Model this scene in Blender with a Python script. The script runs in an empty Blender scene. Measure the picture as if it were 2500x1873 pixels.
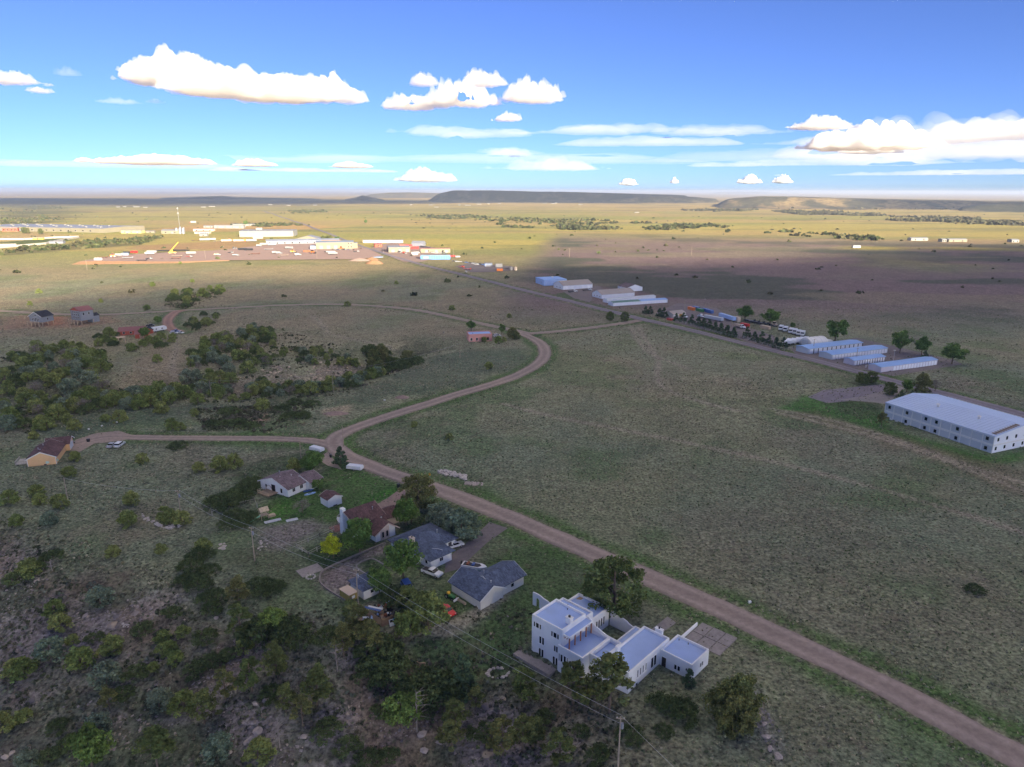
import bpy, math, random
import numpy as np
from mathutils import Vector, Matrix
R = math.radians
scene = bpy.context.scene
COL = scene.collection
random.seed(7)

# ---------------------------------------------------------------- camera
FOCAL_PX, CENTRE_X, CENTRE_Y, EYE = 1700.0, 1250.0, 936.5, 90.0
PITCH = math.atan(470.5 / FOCAL_PX)
ROLL = R(0.15)
cam_data = bpy.data.cameras.new('camera')
cam_data.sensor_fit = 'HORIZONTAL'
cam_data.sensor_width = 36.0
cam_data.lens = 36.0 * FOCAL_PX / 2500.0
cam_data.clip_start = 1.0
cam_data.clip_end = 200000.0
cam = bpy.data.objects.new('camera', cam_data)
COL.objects.link(cam)
cam.matrix_world = Matrix.Translation((0, 0, EYE)) @ Matrix.Rotation(R(90) - PITCH, 4, 'X') @ Matrix.Rotation(ROLL, 4, 'Z')
scene.camera = cam

# ---------------------------------------------------------------- sky and sun
SUN_EL, SUN_ROT = R(16.0), R(150.0)
world = bpy.data.worlds.new('World')
scene.world = world
world.use_nodes = True
wn = world.node_tree
bg = wn.nodes['Background']
sky = wn.nodes.new('ShaderNodeTexSky')
sky.sky_type = 'NISHITA'
sky.sun_disc = False
sky.sun_elevation = SUN_EL
sky.sun_rotation = SUN_ROT
sky.altitude = 1800
sky.air_density = 0.7
sky.dust_density = 1.6
sky.ozone_density = 6.0
hs = wn.nodes.new('ShaderNodeHueSaturation')
hs.inputs['Hue'].default_value = 0.513
hs.inputs['Saturation'].default_value = 0.98
wn.links.new(sky.outputs[0], hs.inputs['Color'])
wn.links.new(hs.outputs[0], bg.inputs['Color'])
bg.inputs['Strength'].default_value = 0.052

sun_data = bpy.data.lights.new('sun', 'SUN')
sun_data.energy = 4.5
sun_data.angle = R(0.53)
sun_data.color = (1.0, 0.86, 0.62)
sun = bpy.data.objects.new('sun', sun_data)
COL.objects.link(sun)
TO_SUN = Vector((math.sin(SUN_ROT) * math.cos(SUN_EL), math.cos(SUN_ROT) * math.cos(SUN_EL), math.sin(SUN_EL)))
sun.rotation_euler = TO_SUN.to_track_quat('Z', 'Y').to_euler()

scene.view_settings.view_transform = 'Standard'
scene.view_settings.look = 'None'
scene.view_settings.gamma = 1.0
scene.view_settings.exposure = 1.95
scene.view_settings.use_curve_mapping = False
cy = scene.cycles
cy.max_bounces = 16
cy.diffuse_bounces = 3
cy.glossy_bounces = 2
cy.transmission_bounces = 4
cy.transparent_max_bounces = 8
cy.volume_bounces = 14
cy.use_denoising = True
cy.caustics_reflective = False
cy.caustics_refractive = False

# ---------------------------------------------------------------- numeric helpers
_rng = np.random.RandomState(11)
_perm = _rng.rand(257, 257)

def vnoise(x, y, s=0):
    """smooth value noise, arrays in, 0..1 out"""
    x = np.asarray(x, float) + 37.3 * s; y = np.asarray(y, float) - 19.7 * s
    xi = np.floor(x).astype(int); yi = np.floor(y).astype(int)
    fx = x - xi; fy = y - yi
    fx = fx * fx * (3 - 2 * fx); fy = fy * fy * (3 - 2 * fy)
    a = _perm[xi % 256, yi % 256]; b = _perm[(xi + 1) % 256, yi % 256]
    c = _perm[xi % 256, (yi + 1) % 256]; d = _perm[(xi + 1) % 256, (yi + 1) % 256]
    return (a * (1 - fx) + b * fx) * (1 - fy) + (c * (1 - fx) + d * fx) * fy

def fbm(x, y, o=4, s=0):
    t = 0; a = 0.5; n = 0
    for i in range(o):
        t = t + a * vnoise(x * 2 ** i, y * 2 ** i, s + i * 3); n += a; a *= 0.5
    return t / n

def sstep(a, b, x):
    t = np.clip((np.asarray(x, float) - a) / (b - a), 0, 1)
    return t * t * (3 - 2 * t)

def ray(px, py):
    u = (px - CENTRE_X) / FOCAL_PX; v = (CENTRE_Y - py) / FOCAL_PX
    c, s = math.cos(ROLL), math.sin(ROLL)
    u, v = u * c - v * s, u * s + v * c
    cp, sp = math.cos(PITCH), math.sin(PITCH)
    return u, cp + v * sp, -sp + v * cp

def flat(px, py, z=0.0):
    d = ray(px, py); t = (z - EYE) / d[2]
    return (d[0] * t, d[1] * t)

def seg_dist(X, Y, pts):
    """distance of points to a polyline, and signed side (left positive)"""
    best = np.full(np.shape(X), 1e9); side = np.zeros(np.shape(X))
    for (ax, ay), (bx, by) in zip(pts[:-1], pts[1:]):
        dx, dy = bx - ax, by - ay; L = dx * dx + dy * dy + 1e-9
        t = np.clip(((X - ax) * dx + (Y - ay) * dy) / L, 0, 1)
        d = np.hypot(X - ax - t * dx, Y - ay - t * dy)
        cr = dx * (Y - ay) - dy * (X - ax)
        m = d < best
        best = np.where(m, d, best); side = np.where(m, np.sign(cr), side)
    return best, side

def in_poly(X, Y, poly):
    X = np.asarray(X, float); Y = np.asarray(Y, float)
    r = np.zeros(X.shape, bool); n = len(poly)
    for i in range(n):
        x1, y1 = poly[i]; x2, y2 = poly[(i + 1) % n]
        c = ((y1 > Y) != (y2 > Y)) & (X < (x2 - x1) * (Y - y1) / (y2 - y1 + 1e-12) + x1)
        r ^= c
    return r

def fl(pts): return [flat(*p) for p in pts]

# ---------------------------------------------------------------- terrain height
def _uv(u, v):
    c, s_ = math.cos(R(-43)), math.sin(R(-43))
    return (34.28 + u * c - v * s_, 112.81 + u * s_ + v * c)
BLUFF = [(-330.0, 300.0)] + fl([(0, 1215), (300, 1330), (600, 1410), (850, 1470)]) + [_uv(-45, 2), _uv(-30, -1.5), _uv(-14, -0.5), _uv(-9, -1.0), _uv(-4, -5.0), _uv(1, -9.5), _uv(7, -18), _uv(14, -30)] + [(75.0, 30.0)]
GULLY = fl([(-300, 940), (0, 965), (200, 955), (380, 935), (560, 935), (760, 925), (950, 880), (1010, 850)])

def height(X, Y):
    X = np.asarray(X, float); Y = np.asarray(Y, float)
    z = 1.6 * (fbm(X / 160, Y / 160, 2, 1) - 0.5) + 0.35 * (fbm(X / 22, Y / 22, 2, 2) - 0.5)
    near = (Y < 420) & (X < 160)
    if np.any(near):
        d, s = seg_dist(X, Y, BLUFF)
        s = np.where(Y > 320, 1, s)
        over = np.where(s < 0, d, 0)
        z = z - np.where(over < 12, 0.012 * over ** 2, 1.73 + 0.27 * (over - 12)) * near
        rough = sstep(4, 30, over) * near
        z = z + rough * 2.2 * (fbm(X / 14, Y / 9, 4, 5) - 0.5)
    d, s = seg_dist(X, Y, GULLY)
    z = z - 4.5 * np.exp(-(d / 17) ** 2)
    yard = np.exp(-((np.hypot((X + 15) / 75, (Y - 155) / 45)) ** 4))
    z = z * (1 - yard * 0.75 * (d > 60) * (z > -1.5))
    z = z * (1 + sstep(900, 3000, Y) * 2.5) + sstep(2500, 9000, Y) * 14 * (fbm(X / 1900, Y / 1900, 3, 8) - 0.55)
    return z

def hz(x, y): return float(height(np.array([x]), np.array([y]))[0])

def P(px, py):
    """point of the ground that the photograph shows at a pixel"""
    d = ray(px, py); z = 0.0
    for _ in range(9):
        t = (z - EYE) / d[2]
        z = 0.5 * z + 0.5 * hz(d[0] * t, d[1] * t)
    t = (z - EYE) / d[2]
    x, y = d[0] * t, d[1] * t
    return Vector((x, y, hz(x, y)))

# ---------------------------------------------------------------- materials
def new_mat(name):
    m = bpy.data.materials.new(name); m.use_nodes = True
    nt = m.node_tree
    return m, nt, nt.nodes['Principled BSDF']

_mats = {}
def mat(name, col, rough=0.8, metal=0.0, var=0.12, scale=1.5, bump=0.0, stain=None, spec=0.3):
    """procedural paint, plaster, metal: base colour broken up by two noises"""
    if name in _mats: return _mats[name]
    m, nt, b = new_mat(name)
    tc = nt.nodes.new('ShaderNodeTexCoord')
    n1 = nt.nodes.new('ShaderNodeTexNoise'); n1.inputs['Scale'].default_value = scale; n1.inputs['Detail'].default_value = 5
    nt.links.new(tc.outputs['Object'], n1.inputs['Vector'])
    ramp = nt.nodes.new('ShaderNodeMapRange')
    ramp.inputs['From Min'].default_value = 0.25; ramp.inputs['From Max'].default_value = 0.75
    ramp.inputs['To Min'].default_value = 1 - var; ramp.inputs['To Max'].default_value = 1 + var
    nt.links.new(n1.outputs['Fac'], ramp.inputs['Value'])
    mul = nt.nodes.new('ShaderNodeVectorMath'); mul.operation = 'SCALE'
    mul.inputs[0].default_value = col[:3]
    nt.links.new(ramp.outputs[0], mul.inputs['Scale'])
    out = mul.outputs[0]
    if stain:
        n2 = nt.nodes.new('ShaderNodeTexNoise'); n2.inputs['Scale'].default_value = scale * 0.35; n2.inputs['Detail'].default_value = 6
        nt.links.new(tc.outputs['Object'], n2.inputs['Vector'])
        r2 = nt.nodes.new('ShaderNodeMapRange'); r2.inputs['From Min'].default_value = 0.52; r2.inputs['From Max'].default_value = 0.72
        r2.inputs['To Max'].default_value = stain[3]
        nt.links.new(n2.outputs['Fac'], r2.inputs['Value'])
        mx = nt.nodes.new('ShaderNodeMix'); mx.data_type = 'RGBA'
        nt.links.new(r2.outputs[0], mx.inputs['Factor']); nt.links.new(out, mx.inputs['A']); mx.inputs['B'].default_value = (*stain[:3], 1)
        out = mx.outputs['Result']
    nt.links.new(out, b.inputs['Base Color'])
    b.inputs['Roughness'].default_value = rough; b.inputs['Metallic'].default_value = metal
    b.inputs['Specular IOR Level'].default_value = spec
    if bump:
        bp = nt.nodes.new('ShaderNodeBump'); bp.inputs['Strength'].default_value = bump; bp.inputs['Distance'].default_value = 0.05
        nt.links.new(n1.outputs['Fac'], bp.inputs['Height']); nt.links.new(bp.outputs[0], b.inputs['Normal'])
    _mats[name] = m
    return m

# ---------------------------------------------------------------- object helpers
def tag(o, label=None, cat=None, group=None, kind=None):
    if label: o['label'] = label
    if cat: o['category'] = cat
    if group: o['group'] = group
    if kind: o['kind'] = kind
    return o

def link(name, me, parent=None, loc=(0, 0, 0), rz=0.0):
    o = bpy.data.objects.new(name, me); COL.objects.link(o)
    o.parent = parent; o.location = loc; o.rotation_euler = (0, 0, rz)
    return o

def empty(name, loc, rz=0.0):
    o = bpy.data.objects.new(name, None); COL.objects.link(o)
    o.location = loc; o.rotation_euler = (0, 0, rz); o.empty_display_size = 1
    return o

def copy_tree(o, parent=None):
    c = o.copy(); COL.objects.link(c); c.parent = parent
    for ch in o.children: copy_tree(ch, c)
    return c

def np_mesh(name, verts, faces, mats=(), cols=None, smooth=False):
    """mesh from an (n,3) array and an (m,k) face array, optional per-vertex colour"""
    me = bpy.data.meshes.new(name)
    verts = np.asarray(verts, np.float32); faces = np.asarray(faces, np.int32)
    n, k = faces.shape
    me.vertices.add(len(verts)); me.vertices.foreach_set('co', verts.ravel())
    me.loops.add(n * k); me.loops.foreach_set('vertex_index', faces.ravel())
    me.polygons.add(n); me.polygons.foreach_set('loop_start', np.arange(0, n * k, k, dtype=np.int32))
    me.update(calc_edges=True)
    if smooth: me.polygons.foreach_set('use_smooth', np.ones(n, bool))
    if cols is not None:
        at = me.color_attributes.new('Col', 'FLOAT_COLOR', 'POINT')
        c4 = np.ones((len(verts), 4), np.float32); c4[:, :3] = cols
        at.data.foreach_set('color', c4.ravel())
    for m in mats: me.materials.append(m)
    return me

class MB:
    """collects simple solids and builds them as one mesh"""
    def __init__(s): s.v = []; s.f = []
    def add(s, vs, fs):
        b = len(s.v); s.v += [tuple(v) for v in vs]; s.f += [tuple(i + b for i in f) for f in fs]; return s
    def box(s, x0, y0, z0, x1, y1, z1, t=0.0):
        """t: inset of the top edge"""
        return s.add([(x0, y0, z0), (x1, y0, z0), (x1, y1, z0), (x0, y1, z0), (x0 + t, y0 + t, z1), (x1 - t, y0 + t, z1), (x1 - t, y1 - t, z1), (x0 + t, y1 - t, z1)],
                     [(3, 2, 1, 0), (4, 5, 6, 7), (0, 1, 5, 4), (1, 2, 6, 5), (2, 3, 7, 6), (3, 0, 4, 7)])
    def prism(s, poly, z0, z1):
        n = len(poly)
        return s.add([(x, y, z0) for x, y in poly] + [(x, y, z1) for x, y in poly],
                     [tuple(range(n - 1, -1, -1)), tuple(range(n, 2 * n))] + [(i, (i + 1) % n, n + (i + 1) % n, n + i) for i in range(n)])
    def prof(s, poly, a, b, axis='x'):
        """polygon in (side, z) swept along axis from a to b"""
        n = len(poly)
        if axis == 'x': vs = [(a, p, z) for p, z in poly] + [(b, p, z) for p, z in poly]
        else: vs = [(p, a, z) for p, z in poly] + [(p, b, z) for p, z in poly]
        return s.add(vs, [tuple(range(n)), tuple(range(2 * n - 1, n - 1, -1))] + [(i, n + i, n + (i + 1) % n, (i + 1) % n) for i in range(n)])
    def tube(s, p0, p1, r0, r1=None, n=8):
        r1 = r0 if r1 is None else r1
        p0 = Vector(p0); p1 = Vector(p1); d = (p1 - p0).normalized()
        a = d.orthogonal().normalized(); b = d.cross(a)
        vs = []
        for p, r in ((p0, r0), (p1, r1)):
            for i in range(n):
                t = 2 * math.pi * i / n; vs.append(p + a * (r * math.cos(t)) + b * (r * math.sin(t)))
        return s.add(vs, [(i, (i + 1) % n, n + (i + 1) % n, n + i) for i in range(n)] + [tuple(range(n - 1, -1, -1)), tuple(range(n, 2 * n))])
    def ball(s, c, rx, ry, rz, nu=10, nv=6, jit=0.0, seed=0):
        rr = random.Random(seed); vs = []; fs = []
        for j in range(nv + 1):
            th = math.pi * j / nv
            for i in range(nu):
                ph = 2 * math.pi * i / nu; k = 1 + jit * (rr.random() - 0.5) * 2
                vs.append((c[0] + rx * k * math.sin(th) * math.cos(ph), c[1] + ry * k * math.sin(th) * math.sin(ph), c[2] + rz * k * math.cos(th)))
        for j in range(nv):
            for i in range(nu):
                fs.append((j * nu + i, (j + 1) * nu + i, (j + 1) * nu + (i + 1) % nu, j * nu + (i + 1) % nu))
        return s.add(vs, fs)
    def mesh(s, name, m, smooth=False):
        me = bpy.data.meshes.new(name); me.from_pydata(s.v, [], s.f); me.update()
        for q in (m if isinstance(m, (list, tuple)) else [m]): me.materials.append(q)
        if smooth: me.polygons.foreach_set('use_smooth', np.ones(len(me.polygons), bool))
        return me
    def build(s, name, m, parent=None, loc=(0, 0, 0), rz=0.0, smooth=False):
        return link(name, s.mesh(name, m, smooth), parent, loc, rz)
# ---------------------------------------------------------------- roads and zones, as the photograph shows them
ROAD_MAIN = [(2700, 1955), (2480, 1843), (2250, 1722), (2034, 1616), (1860, 1533), (1695, 1458), (1571, 1405), (1456, 1355), (1356, 1311), (1260, 1268), (1175, 1234), (1062, 1190), (960, 1158), (890, 1130), (845, 1110), (815, 1088), (812, 1070), (836, 1053), (890, 1033), (960, 1010), (1050, 982), (1130, 957), (1200, 938), (1250, 922), (1290, 903), (1318, 885), (1330, 868), (1330, 852), (1320, 838), (1303, 826), (1280, 817), (1262, 812)]
ROAD_LEFT = [(830, 1098), (800, 1080), (760, 1072), (700, 1069), (640, 1067), (565, 1067), (480, 1067), (400, 1067), (339, 1067), (290, 1064), (250, 1066), (215, 1074), (180, 1084)]
ROAD_WEST = [(1300, 816), (1260, 807), (1200, 795), (1130, 780), (1060, 765), (1017, 757), (960, 750), (904, 746), (840, 743), (768, 743), (680, 745), (565, 751), (480, 755), (395, 760), (300, 766), (226, 768), (160, 767), (113, 765), (50, 762), (0, 759), (-150, 750)]
ROAD_EAST = [(1270, 814), (1330, 812), (1412, 803), (1480, 795), (1560, 782)]
DRIVE_RED = [(445, 757), (425, 762), (412, 775), (408, 790), (415, 805), (440, 812)]
TRAIL = [(420, 812), (432, 835), (428, 860), (418, 885), (424, 912), (430, 930)]
ASPHALT = [(640, 514), (720, 541), (795, 568), (840, 586), (880, 601), (935, 619), (1000, 638), (1060, 654), (1130, 672), (1200, 690), (1270, 707), (1350, 725), (1430, 745), (1500, 762), (1560, 777), (1640, 794), (1720, 813), (1800, 834), (1880, 854), (1960, 873), (2040, 893), (2120, 915), (2170, 929), (2296, 961), (2420, 993), (2560, 1030), (2800, 1090)]
ROADS = [(ROAD_MAIN, 7.0), (ROAD_LEFT, 5.0), (ROAD_WEST, 6.5), (ROAD_EAST, 6.5), (DRIVE_RED, 7.0), (ASPHALT, 8.0)]

def smooth_line(pts, step=3.0, n=2):
    """Chaikin-smoothed and resampled polyline in the ground plane"""
    p = [Vector(q[:2]) for q in pts]
    for _ in range(n):
        r = [p[0]]
        for a, b in zip(p[:-1], p[1:]): r += [a * 0.75 + b * 0.25, a * 0.25 + b * 0.75]
        p = r + [p[-1]]
    return [tuple(q) for q in p]

ROAD_W = [(smooth_line(fl(r)), w) for r, w in ROADS]
TRAIL_W = [smooth_line(fl(t)) for t in (
    TRAIL,
    [(1560, 800), (1590, 850), (1610, 880), (1600, 930), (1640, 960), (1720, 985), (1800, 1005)],
    [(1540, 800), (1570, 850), (1600, 870), (1680, 900)],
    [(1230, 985), (1340, 1015), (1500, 1045), (1700, 1085), (1900, 1130), (2100, 1180), (2300, 1240), (2500, 1300)],
    [(1880, 1000), (2000, 1020), (2150, 1060), (2300, 1115), (2500, 1180)],
    [(1900, 1010), (2050, 1045), (2200, 1085), (2350, 1140), (2500, 1200)],
    [(760, 770), (785, 790), (800, 815), (860, 830), (960, 845)],
    [(900, 1480), (1080, 1540), (1200, 1480), (1240, 1440)])]

# ---------------------------------------------------------------- the ground sheet
def spaced(lo, hi, step, far, ratio):
    a = list(np.arange(lo, hi + step * 0.5, step)); s = step; x = a[-1]; up = []
    while x < far: s *= ratio; x += s; up.append(x)
    return a, up

xa, xu = spaced(-250, 250, 2.0, 48000, 1.03)
xs = np.array([-v for v in reversed(xu)] + xa + xu)
ya, yu = spaced(60, 340, 1.7, 52000, 1.024)
ys = np.array([-400, -200, -80, -20, 10, 25, 38, 46, 52, 56] + ya + yu)
GX, GY = np.meshgrid(xs, ys)
gz = height(GX, GY)
soil = np.full(GX.shape, 0.0)
D = np.hypot(GX, GY)

def mixc(c, k, col):
    k = np.clip(k, 0, 1)[..., None]
    return c * (1 - k) + np.array(col) * k

n_big = fbm(GX / 260, GY / 260, 4, 21); n_mid = fbm(GX / 55, GY / 55, 4, 22); n_sml = fbm(GX / 11, GY / 11, 3, 23)
STRAW, GREEN, BROWN, SAGE = (0.270, 0.245, 0.140), (0.095, 0.145, 0.060), (0.200, 0.158, 0.125), (0.168, 0.190, 0.128)
C = np.ones(GX.shape + (3,)) * np.array(SAGE)
C = mixc(C, sstep(0.42, 0.66, n_mid) * 0.4, STRAW)
C = mixc(C, sstep(0.50, 0.74, fbm(GX / 38, GY / 38, 4, 31)) * 0.5, BROWN)
C = mixc(C, sstep(0.50, 0.68, fbm(GX / 24, GY / 24, 4, 33)) * 0.7, GREEN)
C = mixc(C, sstep(0.50, 0.72, n_big) * 0.28, STRAW)
C = mixc(C, (1 - sstep(120, 380, GY)) * 0.32, (0.095, 0.130, 0.070))
C = mixc(C, sstep(340, 520, GY) * (1 - sstep(-60, 160, GX)) * (0.25 + 0.5 * sstep(0.35, 0.6, n_mid)), (0.245, 0.198, 0.132))
# far pasture: yellower grass, streaked across the line of sight, with bare and green bands
fx, fy = GX / 900, GY / 210
far = sstep(620, 1200, GY)
past = np.ones(GX.shape + (3,)) * np.array((0.325, 0.268, 0.078))
past = mixc(past, sstep(0.45, 0.62, fbm(fx, fy, 5, 41)) * 0.7, (0.215, 0.222, 0.062))
past = mixc(past, sstep(0.48, 0.66, fbm(fx * 1.3, fy * 1.3, 5, 47)) * 0.75, (0.340, 0.240, 0.105))
past = mixc(past, sstep(2600, 5200, GY + 0.35 * GX) * 0.8, (0.430, 0.290, 0.105))
past = mixc(past, sstep(0.56, 0.66, fbm(GX / 420, GY / 90, 5, 49)) * 0.5, (0.10, 0.11, 0.05))
past = mixc(past, sstep(7500, 14000, D), (0.33, 0.25, 0.17))
C = C * (1 - far[..., None]) + past * far[..., None]
# ploughed-looking bare flat on the right, purple brown with green swales
bare = sstep(0, 60, GX - (-40 + 0.10 * (GY - 500))) * sstep(430, 620, GY) * (1 - sstep(1250, 1750, GY + 0.2 * GX))
bare = bare * sstep(0.30, 0.50, fbm(GX / 300, GY / 200, 3, 51) + 0.1)
C = mixc(C, bare * 0.9, (0.165, 0.112, 0.122))
C = mixc(C, bare * sstep(0.52, 0.60, fbm(GX / 170, GY / 80, 4, 53)) * 0.8, (0.060, 0.075, 0.050))
C = mixc(C, bare * sstep(0.58, 0.66, fbm(GX / 200, GY / 70, 4, 57)) * 0.55, (0.21, 0.18, 0.12))
# rocky bluff
d, s = seg_dist(GX, GY, BLUFF)
over = np.where((s < 0) & (GY < 330) & (GX < 160), d, 0)
rk = sstep(2, 22, over)
C = mixc(C, rk * 0.85, (0.140, 0.130, 0.108))
C = mixc(C, rk * sstep(0.50, 0.66, fbm(GX / 13, GY / 8, 4, 61)) * 0.85, (0.235, 0.205, 0.205))
C = mixc(C, rk * sstep(0.48, 0.62, fbm(GX / 16, GY / 16, 4, 63)) * 0.8, (0.070, 0.086, 0.050))
C = mixc(C, rk * sstep(0.56, 0.66, fbm(GX / 20, GY / 14, 4, 67)) * 0.6, (0.17, 0.12, 0.085))
# gully floor and the grassy draw
d, s = seg_dist(GX, GY, GULLY)
C = mixc(C, np.exp(-(d / 30) ** 2) * sstep(0.40, 0.6, n_sml) * 0.8, (0.060, 0.065, 0.040))
def zone(poly, col, k=1.0, soft=0.35):
    global C
    w = fl(poly)
    x0, x1 = min(p[0] for p in w) - 4, max(p[0] for p in w) + 4
    y0, y1 = min(p[1] for p in w) - 4, max(p[1] for p in w) + 4
    m = (GX > x0) & (GX < x1) & (GY > y0) & (GY < y1)
    if not m.any(): return
    dd, _ = seg_dist(GX[m], GY[m], w + [w[0]])
    sgn = np.where(in_poly(GX[m], GY[m], w), 1.0, -1.0) * dd
    wid = max(1.5, 0.08 * (x1 - x0) * soft + 1)
    kk = sstep(-wid, wid, sgn + (n_sml[m] - 0.5) * 5 * wid * soft) * k
    C[m] = C[m] * (1 - kk[:, None]) + np.array(col) * kk[:, None]

LAWN = (0.048, 0.110, 0.022)
zone([(640, 1245), (690, 1205), (770, 1180), (800, 1128), (860, 1135), (985, 1195), (900, 1240), (850, 1262), (780, 1292), (650, 1275)], LAWN, 0.85)
zone([(560, 1165), (640, 1120), (740, 1100), (830, 1130), (760, 1150), (650, 1155), (600, 1200)], (0.045, 0.075, 0.030), 0.8)
zone([(905, 1215), (950, 1190), (985, 1190), (900, 1245), (850, 1260)], (0.050, 0.145, 0.022), 0.9)
zone([(650, 1250), (690, 1225), (735, 1235), (700, 1262), (662, 1270)], (0.050, 0.145, 0.022), 0.85)
zone([(730, 1345), (830, 1300), (945, 1330), (930, 1350), (800, 1400), (760, 1380)], (0.032, 0.060, 0.020), 0.95)
zone([(960, 1300), (1060, 1232), (1075, 1245), (1020, 1290), (985, 1312)], (0.032, 0.060, 0.018), 0.9)
zone([(875, 1375), (905, 1362), (945, 1385), (935, 1410), (905, 1410)], (0.034, 0.064, 0.022), 0.95)
zone([(1040, 1470), (1250, 1330), (1330, 1340), (1480, 1450), (1330, 1560), (1290, 1520), (1230, 1610), (1080, 1640), (990, 1560)], (0.058, 0.105, 0.034), 0.8)
zone([(1260, 1345), (1300, 1320), (1480, 1400), (1470, 1440), (1350, 1420)], (0.070, 0.105, 0.045), 0.7)
zone([(640, 1290), (760, 1262), (800, 1285), (690, 1345), (640, 1350)], (0.215, 0.185, 0.180), 0.8, 0.6)
zone([(560, 1350), (640, 1330), (720, 1350), (740, 1400), (700, 1450), (620, 1440)], (0.085, 0.100, 0.055), 0.7, 0.6)
zone([(785, 1399), (839, 1371), (900, 1345), (938, 1330), (950, 1350), (905, 1360), (868, 1380), (900, 1410), (862, 1432), (853, 1465), (792, 1434), (780, 1420)], (0.225, 0.180, 0.185), 0.85, 0.25)
zone([(810, 1285), (870, 1265), (905, 1280), (850, 1310)], (0.19, 0.12, 0.10), 0.9)
zone([(1910, 1000), (1960, 970), (2130, 985), (2150, 1010), (2180, 1050), (2440, 1118), (2500, 1100), (2500, 1125), (2400, 1135), (2200, 1075), (2060, 1030)], (0.045, 0.130, 0.022), 0.85)
zone([(2010, 985), (2080, 975), (2150, 985), (2150, 1010), (2100, 1025)], (0.060, 0.085, 0.035), 0.7)
zone([(1960, 1010), (2060, 1030), (2250, 1080), (2500, 1150), (2500, 1215), (2300, 1140), (2100, 1070), (1900, 1015)], (0.160, 0.125, 0.080), 0.6, 0.6)
zone([(0, 775), (60, 770), (270, 772), (270, 792), (190, 800), (60, 802), (0, 806)], (0.30, 0.175, 0.115), 0.6, 0.6)
zone([(115, 770), (158, 770), (155, 796), (110, 796)], (0.34, 0.165, 0.095), 0.9)
zone([(360, 850), (470, 850), (440, 925), (330, 975), (250, 975), (300, 900)], (0.235, 0.185, 0.125), 0.65, 0.6)
zone([(100, 1050), (240, 1000), (480, 985), (560, 990), (500, 1010), (260, 1045), (140, 1080)], (0.080, 0.110, 0.075), 0.7, 0.6)
zone([(680, 910), (840, 880), (900, 900), (760, 945), (560, 960), (480, 930), (560, 900)], (0.30, 0.245, 0.190), 0.6, 0.9)
zone([(950, 915), (1090, 860), (1270, 850), (1290, 890), (1120, 940), (900, 985), (820, 985)], (0.085, 0.115, 0.075), 0.65, 0.7)
zone([(780, 1000), (860, 985), (850, 1010), (800, 1015)], (0.33, 0.27, 0.19), 0.8)
zone([(600, 1010), (650, 1005), (660, 1025), (625, 1030)], (0.34, 0.22, 0.17), 0.9)
zone([(300, 1230), (420, 1200), (500, 1250), (400, 1330), (250, 1350), (180, 1290)], (0.19, 0.16, 0.115), 0.5, 0.9)
zone([(0, 1450), (130, 1400), (210, 1440), (120, 1560), (0, 1600)], (0.215, 0.180, 0.185), 0.6, 0.9)
zone([(1815, 1690), (1850, 1690), (1930, 1840), (1900, 1873), (1850, 1800)], (0.26, 0.23, 0.24), 0.75, 0.8)
zone([(1175, 1560), (1260, 1530), (1290, 1600), (1200, 1640)], (0.050, 0.085, 0.038), 0.6, 0.6)
zone([(330, 600), (560, 588), (700, 598), (560, 608), (330, 612)], (0.30, 0.17, 0.10), 0.7, 0.6)
zone([(340, 562), (520, 545), (700, 548), (860, 555), (700, 562), (520, 566)], (0.42, 0.25, 0.11), 0.7, 0.6)
zone([(0, 578), (60, 560), (200, 580), (120, 592), (0, 602)], (0.36, 0.24, 0.14), 0.6, 0.6)
zone([(0, 592), (180, 578), (190, 586), (90, 596), (0, 610)], (0.045, 0.085, 0.020), 0.85, 0.3)
zone([(0, 620), (200, 588), (400, 580), (330, 600), (150, 612), (0, 626)], (0.085, 0.080, 0.045), 0.7, 0.8)
zone([(0, 500), (120, 497), (170, 520), (60, 545), (0, 555)], (0.060, 0.062, 0.035), 0.85, 0.9)
zone([(0, 484), (300, 486), (620, 492), (900, 492), (800, 502), (420, 505), (120, 503), (0, 500)], (0.105, 0.090, 0.075), 0.8, 0.9)
zone([(1350, 720), (1380, 712), (1460, 745), (1500, 750), (1440, 738)], (0.05, 0.10, 0.025), 0.8)

# verges, trails
for line, w in ROAD_W:
    x0, x1 = min(p[0] for p in line) - 20, max(p[0] for p in line) + 20
    y0, y1 = min(p[1] for p in line) - 20, max(p[1] for p in line) + 20
    m = (GX > x0) & (GX < x1) & (GY > y0) & (GY < y1) & (GY < 1100)
    dd, _ = seg_dist(GX[m], GY[m], line)
    e = dd - w / 2
    k = sstep(-1.0, 0.6, e) * (1 - sstep(2.5, 6.5, e + (n_sml[m] - 0.5) * 5)) * 0.85
    C[m] = C[m] * (1 - k[:, None]) + np.array((0.066, 0.125, 0.032)) * k[:, None]
    k = (1 - sstep(-0.4, 1.0, e)) * 0.9
    C[m] = C[m] * (1 - k[:, None]) + np.array((0.25, 0.20, 0.16)) * k[:, None]
    lw = np.maximum(1.0, 0.012 * GY[m])
    gz[m] -= 0.28 * (1 - sstep(w / 2 - 0.8, w / 2 + 0.5, dd))
for line in TRAIL_W:
    x0, x1 = min(p[0] for p in line) - 20, max(p[0] for p in line) + 20
    y0, y1 = min(p[1] for p in line) - 20, max(p[1] for p in line) + 20
    m = (GX > x0) & (GX < x1) & (GY > y0) & (GY < y1)
    dd, _ = seg_dist(GX[m], GY[m], line)
    k = (1 - sstep(0.6, 2.4, dd + (n_sml[m] - 0.5) * 1.5)) * 0.8
    C[m] = C[m] * (1 - k[:, None]) + np.array((0.275, 0.240, 0.185)) * k[:, None]

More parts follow.
